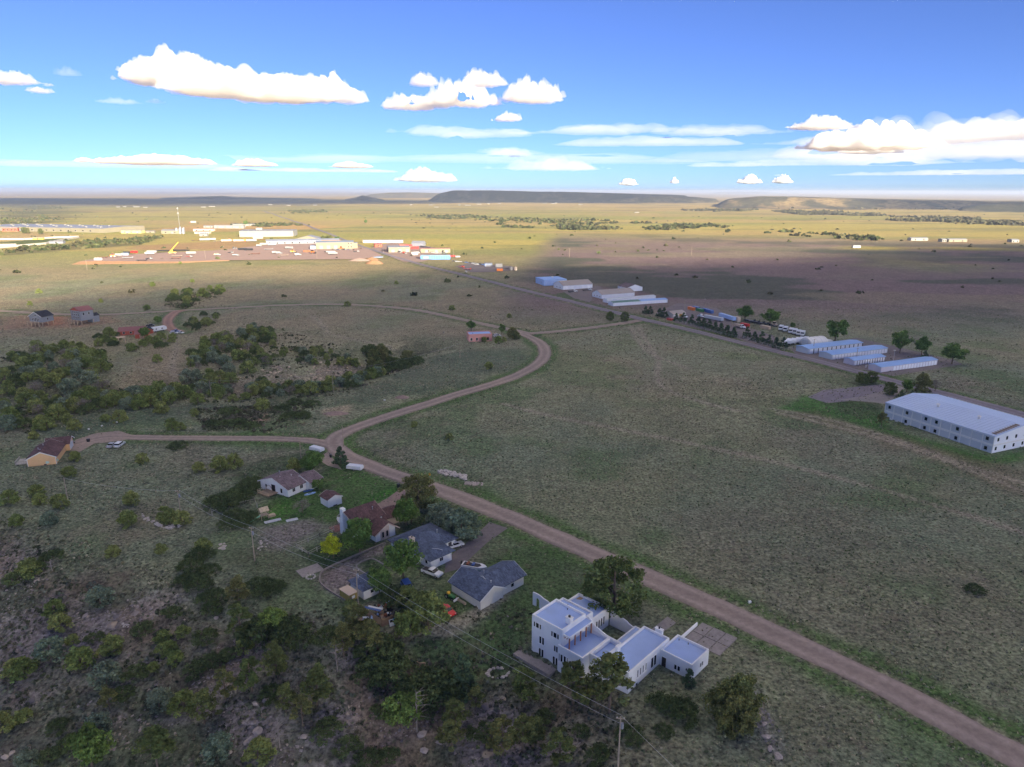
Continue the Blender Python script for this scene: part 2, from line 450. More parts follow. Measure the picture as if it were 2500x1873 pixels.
def ground_material():
    m, nt, b = new_mat('ground')
    N = nt.nodes; Lk = nt.links
    at = N.new('ShaderNodeVertexColor'); at.layer_name = 'Col'
    geo = N.new('ShaderNodeNewGeometry')
    def noise(scale, det, rough=0.6, stretch=None):
        n = N.new('ShaderNodeTexNoise'); n.inputs['Scale'].default_value = scale; n.inputs['Detail'].default_value = det; n.inputs['Roughness'].default_value = rough
        if stretch:
            mp = N.new('ShaderNodeMapping'); mp.inputs['Scale'].default_value = stretch
            Lk.new(geo.outputs['Position'], mp.inputs['Vector']); Lk.new(mp.outputs[0], n.inputs['Vector'])
        else: Lk.new(geo.outputs['Position'], n.inputs['Vector'])
        return n.outputs['Fac']
    def rng(v, a, b_, c, d_):
        r = N.new('ShaderNodeMapRange'); r.inputs['From Min'].default_value = a; r.inputs['From Max'].default_value = b_
        r.inputs['To Min'].default_value = c; r.inputs['To Max'].default_value = d_; Lk.new(v, r.inputs['Value']); return r.outputs[0]
    def mul(a, b_):
        q = N.new('ShaderNodeMath'); q.operation = 'MULTIPLY'; Lk.new(a, q.inputs[0]); Lk.new(b_, q.inputs[1]); return q.outputs[0]
    def mix(f, a, b_):
        q = N.new('ShaderNodeMix'); q.data_type = 'RGBA'; Lk.new(f, q.inputs['Factor']); Lk.new(a, q.inputs['A'])
        if isinstance(b_, tuple): q.inputs['B'].default_value = b_
        else: Lk.new(b_, q.inputs['B'])
        return q.outputs['Result']
    tuft = noise(1.15, 3, 0.65); clump = noise(0.30, 4, 0.6); patch = noise(0.055, 5, 0.6)
    k = mul(mul(rng(tuft, 0.3, 0.7, 0.30, 1.75), rng(clump, 0.3, 0.7, 0.72, 1.28)), rng(patch, 0.3, 0.7, 0.85, 1.15))
    sc = N.new('ShaderNodeVectorMath'); sc.operation = 'SCALE'
    Lk.new(at.outputs['Color'], sc.inputs[0]); Lk.new(k, sc.inputs['Scale'])
    # straw-coloured tuft tips, green and reddish flecks
    col = mix(rng(noise(1.9, 2, 0.5), 0.60, 0.70, 0.0, 0.45), sc.outputs[0], (0.30, 0.265, 0.175, 1))
    col = mix(rng(noise(0.75, 3, 0.6), 0.56, 0.70, 0.0, 0.40), col, (0.058, 0.105, 0.036, 1))
    col = mix(rng(noise(0.13, 4, 0.6), 0.56, 0.72, 0.0, 0.30), col, (0.20, 0.135, 0.115, 1))
    Lk.new(col, b.inputs['Base Color'])
    b.inputs['Roughness'].default_value = 0.95; b.inputs['Specular IOR Level'].default_value = 0.1
    bp = N.new('ShaderNodeBump'); bp.inputs['Strength'].default_value = 0.8; bp.inputs['Distance'].default_value = 0.5
    Lk.new(tuft, bp.inputs['Height']); Lk.new(bp.outputs[0], b.inputs['Normal'])
    return m

nx, ny = len(xs), len(ys)
idx = np.arange(nx * ny).reshape(ny, nx)
quads = np.stack([idx[:-1, :-1], idx[:-1, 1:], idx[1:, 1:], idx[1:, :-1]], -1).reshape(-1, 4)
GROUND_MAT = ground_material()
ground = link('ground', np_mesh('ground', np.stack([GX, GY, gz], -1).reshape(-1, 3), quads, [GROUND_MAT], C.reshape(-1, 3), True))
tag(ground, kind='structure')

# ---------------------------------------------------------------- roads
def dirt_mat(name, col, col2, scale=0.8, tracks=0.0, rough=0.95):
    m, nt, b = new_mat(name); N = nt.nodes; Lk = nt.links
    geo = N.new('ShaderNodeNewGeometry')
    a = N.new('ShaderNodeTexNoise'); a.inputs['Scale'].default_value = scale; a.inputs['Detail'].default_value = 8; a.inputs['Roughness'].default_value = 0.7
    c = N.new('ShaderNodeTexNoise'); c.inputs['Scale'].default_value = scale * 0.09; c.inputs['Detail'].default_value = 5
    Lk.new(geo.outputs['Position'], a.inputs['Vector']); Lk.new(geo.outputs['Position'], c.inputs['Vector'])
    r = N.new('ShaderNodeMapRange'); r.inputs['From Min'].default_value = 0.35; r.inputs['From Max'].default_value = 0.65
    Lk.new(c.outputs['Fac'], r.inputs['Value'])
    mx = N.new('ShaderNodeMix'); mx.data_type = 'RGBA'; mx.inputs['A'].default_value = (*col, 1); mx.inputs['B'].default_value = (*col2, 1)
    Lk.new(r.outputs[0], mx.inputs['Factor'])
    r2 = N.new('ShaderNodeMapRange'); r2.inputs['From Min'].default_value = 0.3; r2.inputs['From Max'].default_value = 0.7; r2.inputs['To Min'].default_value = 0.78; r2.inputs['To Max'].default_value = 1.22
    Lk.new(a.outputs['Fac'], r2.inputs['Value'])
    out = r2.outputs[0]
    if tracks:
        vc = N.new('ShaderNodeVertexColor'); vc.layer_name = 'Col'
        q = N.new('ShaderNodeMath'); q.operation = 'MULTIPLY'; sep = N.new('ShaderNodeSeparateColor')
        Lk.new(vc.outputs['Color'], sep.inputs[0]); Lk.new(sep.outputs[0], q.inputs[0]); Lk.new(out, q.inputs[1]); out = q.outputs[0]
    sc = N.new('ShaderNodeVectorMath'); sc.operation = 'SCALE'
    Lk.new(mx.outputs['Result'], sc.inputs[0]); Lk.new(out, sc.inputs['Scale'])
    Lk.new(sc.outputs[0], b.inputs['Base Color']); b.inputs['Roughness'].default_value = rough; b.inputs['Specular IOR Level'].default_value = 0.15
    bp = N.new('ShaderNodeBump'); bp.inputs['Strength'].default_value = 0.35; bp.inputs['Distance'].default_value = 0.08
    Lk.new(a.outputs['Fac'], bp.inputs['Height']); Lk.new(bp.outputs[0], b.inputs['Normal'])
    return m

DIRT = dirt_mat('dirt_road', (0.325, 0.255, 0.215), (0.285, 0.228, 0.198), tracks=1)
REDDIRT = dirt_mat('red_dirt', (0.33, 0.20, 0.15), (0.29, 0.185, 0.15), tracks=1)
TARMAC = dirt_mat('tarmac', (0.225, 0.195, 0.220), (0.195, 0.172, 0.195), tracks=1, rough=0.85)
GRAVEL = dirt_mat('gravel', (0.30, 0.215, 0.185), (0.25, 0.185, 0.165))
LOT = dirt_mat('lot', (0.165, 0.145, 0.150), (0.195, 0.165, 0.160))
CONCRETE = dirt_mat('concrete', (0.30, 0.265, 0.25), (0.25, 0.225, 0.215), 1.5)

def resample(line, step0=2.5):
    out = [Vector(line[0])]
    for a, b in zip(line[:-1], line[1:]):
        a = Vector(a); b = Vector(b); L = (b - a).length
        n = max(1, int(L / max(step0, 0.01 * a.length)))
        for i in range(1, n + 1): out.append(a.lerp(b, i / n))
    return out

def road(name, line, w, material, lift=0.10, label=None):
    p = resample(line); n = len(p)
    offs = [-0.5, -0.42, -0.3, -0.16, 0.0, 0.16, 0.3, 0.42, 0.5]
    tone = [0.78, 0.92, 1.16, 0.95, 0.84, 0.95, 1.16, 0.92, 0.78]
    vs, cs = [], []
    for i in range(n):
        t = (p[min(i + 1, n - 1)] - p[max(i - 1, 0)]).normalized(); nrm = Vector((-t.y, t.x))
        wob = [1.5 * (float(fbm(i * 0.45, 3.1 + 9 * k_, 3)) - 0.5) for k_ in (0, 1)]
        for o, k in zip(offs, tone):
            ww = w + (wob[o > 0] * 2 if abs(o) > 0.45 else wob[o > 0] if abs(o) > 0.4 else 0)
            q = p[i] + nrm * (o * ww); vs.append((q.x, q.y)); cs.append(k)
    vs = np.array(vs); z = height(vs[:, 0], vs[:, 1]); k = len(offs)
    zc = z.reshape(n, k)
    crown = np.array([-0.16, 0.0, 0.03, 0.04, 0.05, 0.04, 0.03, 0.0, -0.16])
    far_lift = lift + np.clip((vs[:, 1] - 300) * 0.0004, 0, 0.5)
    z = z + far_lift + np.tile(crown, n)
    id2 = np.arange(n * k).reshape(n, k)
    f = np.stack([id2[:-1, :-1], id2[:-1, 1:], id2[1:, 1:], id2[1:, :-1]], -1).reshape(-1, 4)[:, ::-1]
    o = link(name, np_mesh(name, np.column_stack([vs, z]), f, [material], np.repeat(np.array(cs)[:, None], 3, 1), True))
    return tag(o, kind='structure')

road('dirt_road', ROAD_W[0][0], 7.0, DIRT, 0.10)
road('dirt_lane', ROAD_W[1][0], 5.0, DIRT, 0.085)
road('dirt_road', ROAD_W[2][0], 6.5, DIRT, 0.09)
road('dirt_road', ROAD_W[3][0], 6.5, DIRT, 0.115)
road('driveway', ROAD_W[4][0], 7.0, REDDIRT, 0.13)
road('paved_road', ROAD_W[5][0], 8.0, TARMAC, 0.12)

import bmesh
def sheet(name, poly, material, dz=0.06, grid=4.0, zfun=None, thick=0.0):
    """flat-lying surface with the outline poly (world x, y), draped on the terrain"""
    bm = bmesh.new()
    f = bm.faces.new([bm.verts.new((x, y, 0)) for x, y in poly])
    x0, x1 = min(p[0] for p in poly), max(p[0] for p in poly); y0, y1 = min(p[1] for p in poly), max(p[1] for p in poly)
    for ax, lo, hi in ((0, x0, x1), (1, y0, y1)):
        t = lo + grid
        while t < hi:
            co = [0, 0, 0]; co[ax] = t; no = [0, 0, 0]; no[ax] = 1
            bmesh.ops.bisect_plane(bm, geom=bm.verts[:] + bm.edges[:] + bm.faces[:], plane_co=co, plane_no=no)
            t += grid
    bmesh.ops.recalc_face_normals(bm, faces=bm.faces[:])
    if bm.faces and sum(q.normal.z for q in bm.faces) < 0: bmesh.ops.reverse_faces(bm, faces=bm.faces[:])
    for v in bm.verts: v.co.z = (zfun(v.co.x, v.co.y) if zfun else hz(v.co.x, v.co.y)) + dz
    if thick:
        r = bmesh.ops.extrude_face_region(bm, geom=bm.faces[:])
        for v in [g for g in r['geom'] if isinstance(g, bmesh.types.BMVert)]: v.co.z -= thick
        bmesh.ops.recalc_face_normals(bm, faces=bm.faces[:])
    me = bpy.data.meshes.new(name); bm.to_mesh(me); bm.free(); me.materials.append(material)
    at = me.color_attributes.new('Col', 'FLOAT_COLOR', 'POINT'); at.data.foreach_set('color', np.ones(len(me.vertices) * 4, np.float32))
    return link(name, me)

# turnout in front of the tan house, driveways of the street, paved lots
for name, px, m, dz in (
        ('gravel_turnout', [(165, 1098), (185, 1072), (235, 1056), (290, 1050), (330, 1064), (300, 1075), (230, 1082), (195, 1102)], DIRT, 0.075),
        ('driveway', [(775, 1118), (800, 1100), (815, 1120), (835, 1145), (800, 1135)], DIRT, 0.07),
        ('driveway', [(905, 1240), (950, 1213), (975, 1195), (1000, 1195), (995, 1230), (960, 1245), (930, 1250)], GRAVEL, 0.07),
        ('driveway', [(1090, 1365), (1150, 1318), (1195, 1275), (1240, 1290), (1190, 1325), (1150, 1362), (1120, 1390), (1085, 1400)], LOT, 0.07),
        ('paved_lot', [(1655, 740), (1750, 752), (1800, 790), (1890, 820), (1905, 855), (1850, 845), (1780, 818), (1700, 800), (1640, 785), (1600, 765)], LOT, 0.09),
        ('paved_lot', [(1945, 868), (1930, 850), (2090, 825), (2330, 880), (2350, 890), (2180, 920), (2130, 908), (2030, 890)], LOT, 0.09),
        ('parking_lot', [(1972, 972), (2010, 955), (2130, 942), (2165, 940), (2160, 968), (2090, 980), (2020, 987)], TARMAC, 0.07),
        ('driveway', [(2050, 979), (2110, 970), (2160, 955), (2170, 935), (2210, 950), (2190, 965), (2165, 990), (2130, 985)], CONCRETE, 0.10),
        ('paved_lot', [(1375, 712), (1460, 698), (1475, 708), (1450, 722), (1440, 738), (1400, 728)], LOT, 0.12),
        ('gravel_yard', [(905, 605), (955, 592), (1060, 605), (1080, 625), (1030, 640), (985, 640), (940, 622)], GRAVEL, 0.3),
        ('gravel_yard', [(1110, 650), (1150, 641), (1250, 650), (1265, 660), (1200, 665), (1150, 666)], LOT, 0.2)):
    o = sheet(name, fl(px), m, dz, 6.0 if min(q[1] for q in px) > 720 else 14.0); tag(o, kind='structure')
# ---------------------------------------------------------------- hills and mesas
HILL_MAT = None
def hill_material():
    m, nt, b = new_mat('hillside'); N = nt.nodes; Lk = nt.links
    vc = N.new('ShaderNodeVertexColor'); vc.layer_name = 'Col'
    geo = N.new('ShaderNodeNewGeometry')
    n = N.new('ShaderNodeTexNoise'); n.inputs['Scale'].default_value = 0.035; n.inputs['Detail'].default_value = 6; n.inputs['Roughness'].default_value = 0.7
    Lk.new(geo.outputs['Position'], n.inputs['Vector'])
    r = N.new('ShaderNodeMapRange'); r.inputs['From Min'].default_value = 0.38; r.inputs['From Max'].default_value = 0.62; r.inputs['To Min'].default_value = 0.55; r.inputs['To Max'].default_value = 1.35
    Lk.new(n.outputs['Fac'], r.inputs['Value'])
    s = N.new('ShaderNodeVectorMath'); s.operation = 'SCALE'
    Lk.new(vc.outputs['Color'], s.inputs[0]); Lk.new(r.outputs[0], s.inputs['Scale']); Lk.new(s.outputs[0], b.inputs['Base Color'])
    b.inputs['Roughness'].default_value = 0.95; b.inputs['Specular IOR Level'].default_value = 0.1
    return m
HILL_MAT = hill_material()

def hill(name, spec, dist, depth, seed, top_col, face_col, skirt=1.0, rough=0.25):
    """ridge whose crest follows spec = [(px, py), ...] at the given distance; depth = how far it runs back"""
    us = np.array([p[0] for p in spec], float); vs_ = np.array([p[1] for p in spec], float)
    n = 220; m = 44
    px = np.linspace(us[0], us[-1], n); py = np.interp(px, us, vs_) + 1.6 * (fbm(px / 22, px * 0, 4, seed) - 0.5) * np.clip((490 - np.interp(px, us, vs_)) / 8, 0, 1)
    X = np.zeros((m, n)); Y = np.zeros((m, n)); Z = np.zeros((m, n)); cc = np.zeros((m, n, 3))
    for i in range(n):
        d = ray(px[i], py[i]); t = dist / d[1]
        x0 = d[0] * t; z0 = EYE + d[2] * t
        edge = min(1.0, i / 10.0, (n - 1 - i) / 10.0)
        edge = edge * edge * (3 - 2 * edge)
        for j in range(m):
            w = j / (m - 1)                      # 0 front foot .. 1 back foot
            y = dist - depth * 0.42 + depth * w
            x = x0 * (y / dist)
            f = w / 0.42
            prof_ = (min(1, max(0, f)) ** 1.7 * 0.55 + 0.45 * float(sstep(0.72, 0.97, f))) if w < 0.42 else (1.0 if w < 0.8 else 1 - float(sstep(0.8, 1.0, w)))
            gul = 1 - rough * (1 - abs(2 * vnoise(x / (depth * 0.055), y / (depth * 0.2), seed) - 1)) * (1 - abs(2 * min(1, f) - 1)) * (w < 0.42)
            X[j, i] = x; Y[j, i] = y; Z[j, i] = -6 + (z0 + 6) * prof_ * gul * edge
            k = float(sstep(0.40, 0.60, fbm(x / 85, y / 150, 4, seed + 4) + 0.22 * (min(1, f) - 0.62)))
            cc[j, i] = np.array(face_col) * k + np.array(top_col) * (1 - k)
    id2 = np.arange(n * m).reshape(m, n)
    f = np.stack([id2[:-1, :-1], id2[:-1, 1:], id2[1:, 1:], id2[1:, :-1]], -1).reshape(-1, 4)
    o = link(name, np_mesh(name, np.stack([X, Y, Z], -1).reshape(-1, 3), f, [HILL_MAT], cc.reshape(-1, 3), True))
    return tag(o, kind='structure')

SCRUB, DRY = (0.065, 0.060, 0.036), (0.19, 0.145, 0.075)
hill('mesa', [(1040, 484), (1075, 473), (1105, 465.5), (1200, 465), (1290, 467.5), (1420, 470), (1540, 474), (1640, 477), (1700, 480)], 6400, 2600, 3, (0.12, 0.095, 0.06), (0.045, 0.045, 0.030))
hill('mesa', [(880, 484), (905, 475.5), (950, 471), (1010, 470.5), (1070, 473), (1130, 476)], 9500, 2500, 5, (0.17, 0.135, 0.08), (0.13, 0.11, 0.07))
hill('hill', [(840, 488), (865, 484), (885, 477), (905, 482), (940, 489)], 6800, 900, 9, DRY, SCRUB)
hill('hill', [(300, 489), (420, 484), (520, 480), (545, 479.5), (580, 483), (700, 485), (800, 487)], 7600, 2300, 13, (0.11, 0.10, 0.07), SCRUB)
hill('hill', [(1480, 490), (1560, 482), (1620, 478.5), (1680, 481), (1760, 488)], 6000, 1300, 17, DRY, (0.11, 0.095, 0.05))
hill('hill', [(1735, 497), (1790, 487), (1860, 481), (1940, 482), (2060, 486), (2180, 489), (2300, 491), (2420, 494), (2560, 494), (2700, 496)], 4300, 2000, 21, (0.27, 0.195, 0.095), (0.075, 0.068, 0.040), rough=0.5)
hill('hill', [(2330, 512), (2380, 503), (2440, 498), (2520, 495), (2640, 493), (2800, 497)], 3600, 1100, 25, (0.12, 0.10, 0.06), (0.050, 0.050, 0.030), rough=0.45)
hill('mesa', [(300, 473), (420, 470), (520, 469.5), (560, 472)], 30000, 6000, 31, (0.2, 0.16, 0.12), (0.15, 0.13, 0.1))
hill('mesa', [(620, 473), (700, 469), (800, 468), (900, 470), (960, 473)], 33000, 6000, 33, (0.2, 0.16, 0.12), (0.15, 0.13, 0.1))
hill('mesa', [(1720, 474), (1760, 469), (1860, 469), (1900, 472), (1960, 474)], 33000, 6000, 37, (0.2, 0.16, 0.12), (0.15, 0.13, 0.1))
hill('mesa', [(2030, 475), (2080, 473), (2200, 474), (2330, 475.5), (2470, 475), (2560, 476), (2620, 478)], 30000, 6000, 39, (0.2, 0.16, 0.12), (0.15, 0.13, 0.1))

# ---------------------------------------------------------------- clouds: real bodies of water droplets, far up
def vol_mat(name, dens, aniso=0.0, col=(1, 1, 1)):
    m = bpy.data.materials.new(name); m.use_nodes = True; nt = m.node_tree
    nt.nodes.remove(nt.nodes['Principled BSDF'])
    v = nt.nodes.new('ShaderNodeVolumePrincipled'); v.inputs['Density'].default_value = dens
    v.inputs['Color'].default_value = (*col, 1); v.inputs['Anisotropy'].default_value = aniso
    nt.links.new(v.outputs[0], nt.nodes['Material Output'].inputs['Volume'])
    m.cycles.homogeneous_volume = True
    return m

def cloud(name, centre, size, material, seed, label, ragged=0.5, bump=1.0, rz=0.0, flat_base=0.12, n=120, even=False, group=None, kind=None):
    """one closed body: billowing top over a nearly flat base, thinning out to nothing at the rim"""
    L, W, H_ = size
    nyc = max(24, int(n * min(1.0, W / L * 1.4)))
    u = np.linspace(-1.25, 1.25, n); v = np.linspace(-1.25, 1.25, nyc)
    Uu, Vv = np.meshgrid(u, v)
    wx = Uu * L / 2; wy = Vv * W / 2
    s1 = max(L, W) / 5.0
    r2 = np.hypot(Uu, Vv)
    m = (1 - r2) + ragged * 2 * (fbm(wx / s1, wy / s1, 5, seed) - 0.5)
    m = np.clip((m - 0.02) / 0.75, 0, 1)
    def bil(sc, o): return np.abs(2 * vnoise(wx / sc, wy / sc, o) - 1) ** 0.7
    h = 0.34 + 0.66 * bump * (0.5 * bil(s1 * 0.62, seed + 1) ** 1.2 + 0.27 * bil(s1 * 0.29, seed + 2) + 0.15 * bil(s1 * 0.13, seed + 3))
    body = np.sin(m * math.pi / 2) ** 0.75
    body = body * (0.82 if even else 0.45 + 0.75 * fbm(wx / (s1 * 1.3), wy / (s1 * 1.3), 2, seed + 7))
    top = H_ * body * h * 1.25
    bot = -H_ * flat_base * m ** 0.5 * (0.4 + 1.2 * fbm(wx / (s1 * 0.4), wy / (s1 * 0.4), 4, seed + 9))
    ins = m > 1e-4
    # keep quads with any inside corner; rim vertices are shared by both sheets
    idv = np.arange(nyc * n).reshape(nyc, n)
    q = np.stack([idv[:-1, :-1], idv[:-1, 1:], idv[1:, 1:], idv[1:, :-1]], -1).reshape(-1, 4)
    insf = ins.ravel()
    keep = insf[q].any(1); q = q[keep]
    tv = np.stack([wx, wy, np.where(ins, top, 0)], -1).reshape(-1, 3)
    bv = np.stack([wx, wy, np.where(ins, bot, 0)], -1).reshape(-1, 3)
    N0 = nyc * n
    bmap = np.where(insf, np.arange(N0) + N0, np.arange(N0))
    faces = np.vstack([q, bmap[q][:, ::-1]])
    allv = np.vstack([tv, bv])
    # cauliflower relief: push the skin out along its normals, creases where the noise crosses zero
    fn = np.cross(allv[faces[:, 2]] - allv[faces[:, 0]], allv[faces[:, 3]] - allv[faces[:, 1]])
    vn = np.zeros_like(allv)
    for k in range(4): np.add.at(vn, faces[:, k], fn)
    vn /= np.linalg.norm(vn, axis=1)[:, None] + 1e-9
    def b3(sc, o): return np.abs(2 * vnoise((allv[:, 0] + 0.7 * allv[:, 2]) / sc, (allv[:, 1] - 0.6 * allv[:, 2]) / sc + allv[:, 2] / sc, o) - 1) ** 0.8 - 0.35
    s3 = min(H_, s1) * 1.0
    amp = np.concatenate([m.ravel(), m.ravel() * 0.4]) ** 0.4 * bump
    allv = allv + vn * (amp * (0.22 * s3 * b3(s3 * 0.6, seed + 11) + 0.11 * s3 * b3(s3 * 0.3, seed + 12) + 0.04 * s3 * b3(s3 * 0.15, seed + 13)))[:, None]
    used = np.unique(faces); remap = np.full(2 * N0, -1); remap[used] = np.arange(len(used))
    o = link(name, np_mesh(name, allv[used], remap[faces], [material], None, True), None, centre, rz)
    if kind: return tag(o, kind=kind)
    return tag(o, label, 'cloud', group)

def sky_at(px, py, z):
    d = ray(px, py); t = (z - EYE) / d[2]
    return Vector((d[0] * t, d[1] * t, z))

CUMULUS = vol_mat('cumulus', 0.0046, 0.15)
THIN = vol_mat('thin_cloud', 0.0007)
VEIL = vol_mat('veil_cloud', 0.00012)
def put_cloud(px0, px1, py_base, py_top, z, depth, mat_, seed, label, **k):
    c = sky_at((px0 + px1) / 2, py_base, z)
    dist = c.length
    L = (px1 - px0) / FOCAL_PX * dist * 0.82
    H_ = (py_base - py_top) / FOCAL_PX * dist * 0.85
    k['n'] = int(min(k.get('n', 90), max(44, (px1 - px0) * 0.5)))
    return cloud('cloud', c, (L, depth, H_), mat_, seed, label, rz=-math.atan2(c.x, c.y), **k)
HAZEBAND = vol_mat('haze_bank', 0.000035)
# the cumulus field in view (pixel span of base, top), then the same field going on overhead and behind
big = sky_at(590, 236, 1600)
bigc = tag(empty('cloud', big), 'long white cumulus with grey base, the biggest cloud in the sky', 'cloud')
for x0, x1, yb, yt, dp, se in ((283, 560, 196, 112, 1500, 3), (400, 760, 226, 158, 1800, 4), (560, 895, 240, 178, 1500, 6), (640, 880, 222, 165, 900, 9), (300, 480, 176, 130, 900, 8)):
    o = put_cloud(x0, x1, yb, yt, 1600 + (240 - yb) * 6, dp, CUMULUS, se, None, ragged=0.62, n=150)
    o.name = 'billow'; o.parent = bigc; o.location = o.location - big
    if 'category' in o: del o['category']
put_cloud(930, 1095, 262, 214, 1600, 900, CUMULUS, 14, 'small white cumulus streak left of the cluster over the mesa', ragged=0.6)
put_cloud(990, 1080, 205, 172, 1650, 500, CUMULUS, 15, 'little white puff at the upper left of the cloud cluster', ragged=0.6)
put_cloud(1040, 1225, 252, 178, 1600, 1000, CUMULUS, 18, 'ragged white cumulus in the middle of the small cluster', ragged=0.7)
put_cloud(1120, 1250, 205, 160, 1700, 700, CUMULUS, 19, 'white cumulus puff topping the small cluster', ragged=0.6)
put_cloud(1215, 1390, 242, 178, 1650, 1000, CUMULUS, 22, 'rounded grey and white cumulus at the right of the cluster', ragged=0.55)
put_cloud(1195, 1285, 293, 268, 1650, 700, CUMULUS, 24, 'tiny cumulus below the cluster near the high streaks', ragged=0.6)
put_cloud(-60, 92, 199, 174, 1600, 800, CUMULUS, 27, 'flat white cumulus cut by the left edge of the sky', ragged=0.5)
put_cloud(70, 130, 224, 211, 1600, 500, CUMULUS, 28, 'thin pale wisp right of the flat cloud at the left', ragged=0.7)
put_cloud(140, 190, 182, 160, 1700, 300, THIN, 29, 'slanting pale wisp left of the biggest cloud', ragged=0.7)
put_cloud(250, 335, 251, 236, 1700, 500, THIN, 32, 'faint wisp beneath the left end of the biggest cloud', ragged=0.7)
put_cloud(360, 400, 250, 238, 1700, 400, THIN, 33, 'faint small wisp beneath the middle of the biggest cloud', ragged=0.7)
put_cloud(235, 520, 398, 372, 1500, 4000, CUMULUS, 36, 'long low cumulus near the horizon on the left', ragged=0.5, bump=1.0)
put_cloud(565, 680, 404, 388, 1500, 3000, CUMULUS, 37, 'small low cumulus between the two long horizon clouds', ragged=0.6)
put_cloud(800, 920, 408, 394, 1500, 3000, CUMULUS, 38, 'flat grey cloudlet low over the shadowed plain', ragged=0.6)
put_cloud(955, 1120, 440, 405, 1700, 9000, THIN, 41, 'pale domed cloud low above the dark mesa', ragged=0.5)
put_cloud(760, 900, 452, 424, 1700, 9000, THIN, 42, 'pale towering cloud bank on the horizon left of the mesa', ragged=0.6)
put_cloud(1510, 1560, 450, 426, 1700, 2500, CUMULUS, 43, 'small bright puff on the horizon right of the mesa', ragged=0.5)
put_cloud(1635, 1660, 446, 430, 1700, 1500, CUMULUS, 44, 'tiny bright puff on the horizon, middle of three', ragged=0.5)
put_cloud(1800, 1862, 446, 422, 1700, 2500, CUMULUS, 45, 'bright puff above the right hills, left of a pair', ragged=0.5)
put_cloud(1885, 1935, 445, 424, 1700, 2500, CUMULUS, 46, 'bright puff above the right hills, right of a pair', ragged=0.5)
put_cloud(1925, 2090, 312, 284, 1700, 1400, CUMULUS, 51, 'long grey and white roll at the upper left of the right cloud bank', ragged=0.5)
put_cloud(1960, 2270, 358, 300, 1700, 2600, CUMULUS, 52, 'dark-based heap in front of the white bank at right', ragged=0.65, n=160)
put_cloud(2050, 2200, 372, 352, 1700, 2000, CUMULUS, 53, 'low grey fragment beneath the heap at right', ragged=0.7)
put_cloud(1900, 2900, 372, 262, 2300, 6000, VEIL, 55, 'broad white cloud bank reaching out at the right edge', ragged=0.8, bump=0.8, n=160)
put_cloud(2300, 2900, 330, 258, 2100, 3000, THIN, 56, 'brightest billow of the white bank at the right edge', ragged=0.8, n=160)
for i, (a, b, c, d, se) in enumerate(((940, 1330, 330, 296, 61), (1240, 1700, 322, 292, 62), (1550, 1950, 325, 296, 63), (1200, 2000, 352, 318, 64), (1700, 2500, 400, 366, 65), (1250, 1800, 432, 400, 66), (500, 1000, 418, 400, 67), (2000, 2700, 425, 404, 68))):
    put_cloud(a, b, c, d, 4200, 6000, VEIL, se, ['thin veil streak leading right from the cloud cluster', 'long thin veil streak above the middle of the mesa', 'thin veil streak joining the bank at right', 'broad faint veil under the high streaks', 'wide faint veil beneath the right cloud bank', 'faint veil band above the middle horizon', 'faint veil band left of the mesa', 'faint veil band over the right hills'][i], ragged=1.0, bump=0.5, group='thin veils in the sky')
put_cloud(1160, 1500, 412, 380, 2500, 8000, VEIL, 69, 'pale haze cloud over the mesa top', ragged=0.7, group='thin veils in the sky')
for a, b, c, d, z, se, lab in ((1650, 2700, 385, 335, 2600, 75, 'soft pale sheet under the right cloud bank'), (-200, 700, 405, 384, 2200, 76, 'soft pale sheet around the low cloud at left'), (600, 1900, 392, 362, 2400, 77, 'soft pale sheet over the middle of the mesa')):
    put_cloud(a, b, c, d, z, 12000, HAZEBAND, se, lab, ragged=0.9, bump=0.5, group='pale cloud sheets')
put_cloud(1170, 1330, 375, 352, 2500, 6000, VEIL, 71, 'small pale haze cloud over the mesa', ragged=0.7, group='thin veils in the sky')

DECK = vol_mat('deck_cloud', 0.0046, 0.75)
HS = Vector((TO_SUN.x, TO_SUN.y, 0)).normalized()
def shade_cloud(x, y, z, size, rz, seed, label, ragged=0.35, m=CUMULUS, even=False):
    """cloud whose shadow falls at x, y on the ground"""
    c = Vector((x, y, 0)) + HS * (z / math.tan(SUN_EL)); c.z = z
    return cloud('cloud', c, size, m, seed, label, ragged, 0.5 if even else 1.0, rz, n=64, even=even)
shade_cloud(1080, -340, 1300, (7000, 2700, 420), R(27), 81, 'wide cumulus deck overhead that shades the near prairie', 0.28, DECK, True)
shade_cloud(-3300, 5900, 1500, (6400, 3300, 400), R(4), 84, 'cumulus overhead that shades the far plain at left')
shade_cloud(600, 6500, 1500, (3000, 2000, 380), R(8), 87, 'cumulus overhead that shades the dark mesa')
shade_cloud(2750, 4000, 1500, (1500, 800, 300), R(20), 89, 'small cumulus overhead that shades the hill at right')

# ---------------------------------------------------------------- air
hb = MB().box(-50000, -450, -35, 50000, 54000, 125)
haze = hb.build('haze', vol_mat('haze', 0.000062, 0.2, (0.66, 0.78, 1.0)))
tag(haze, kind='stuff')
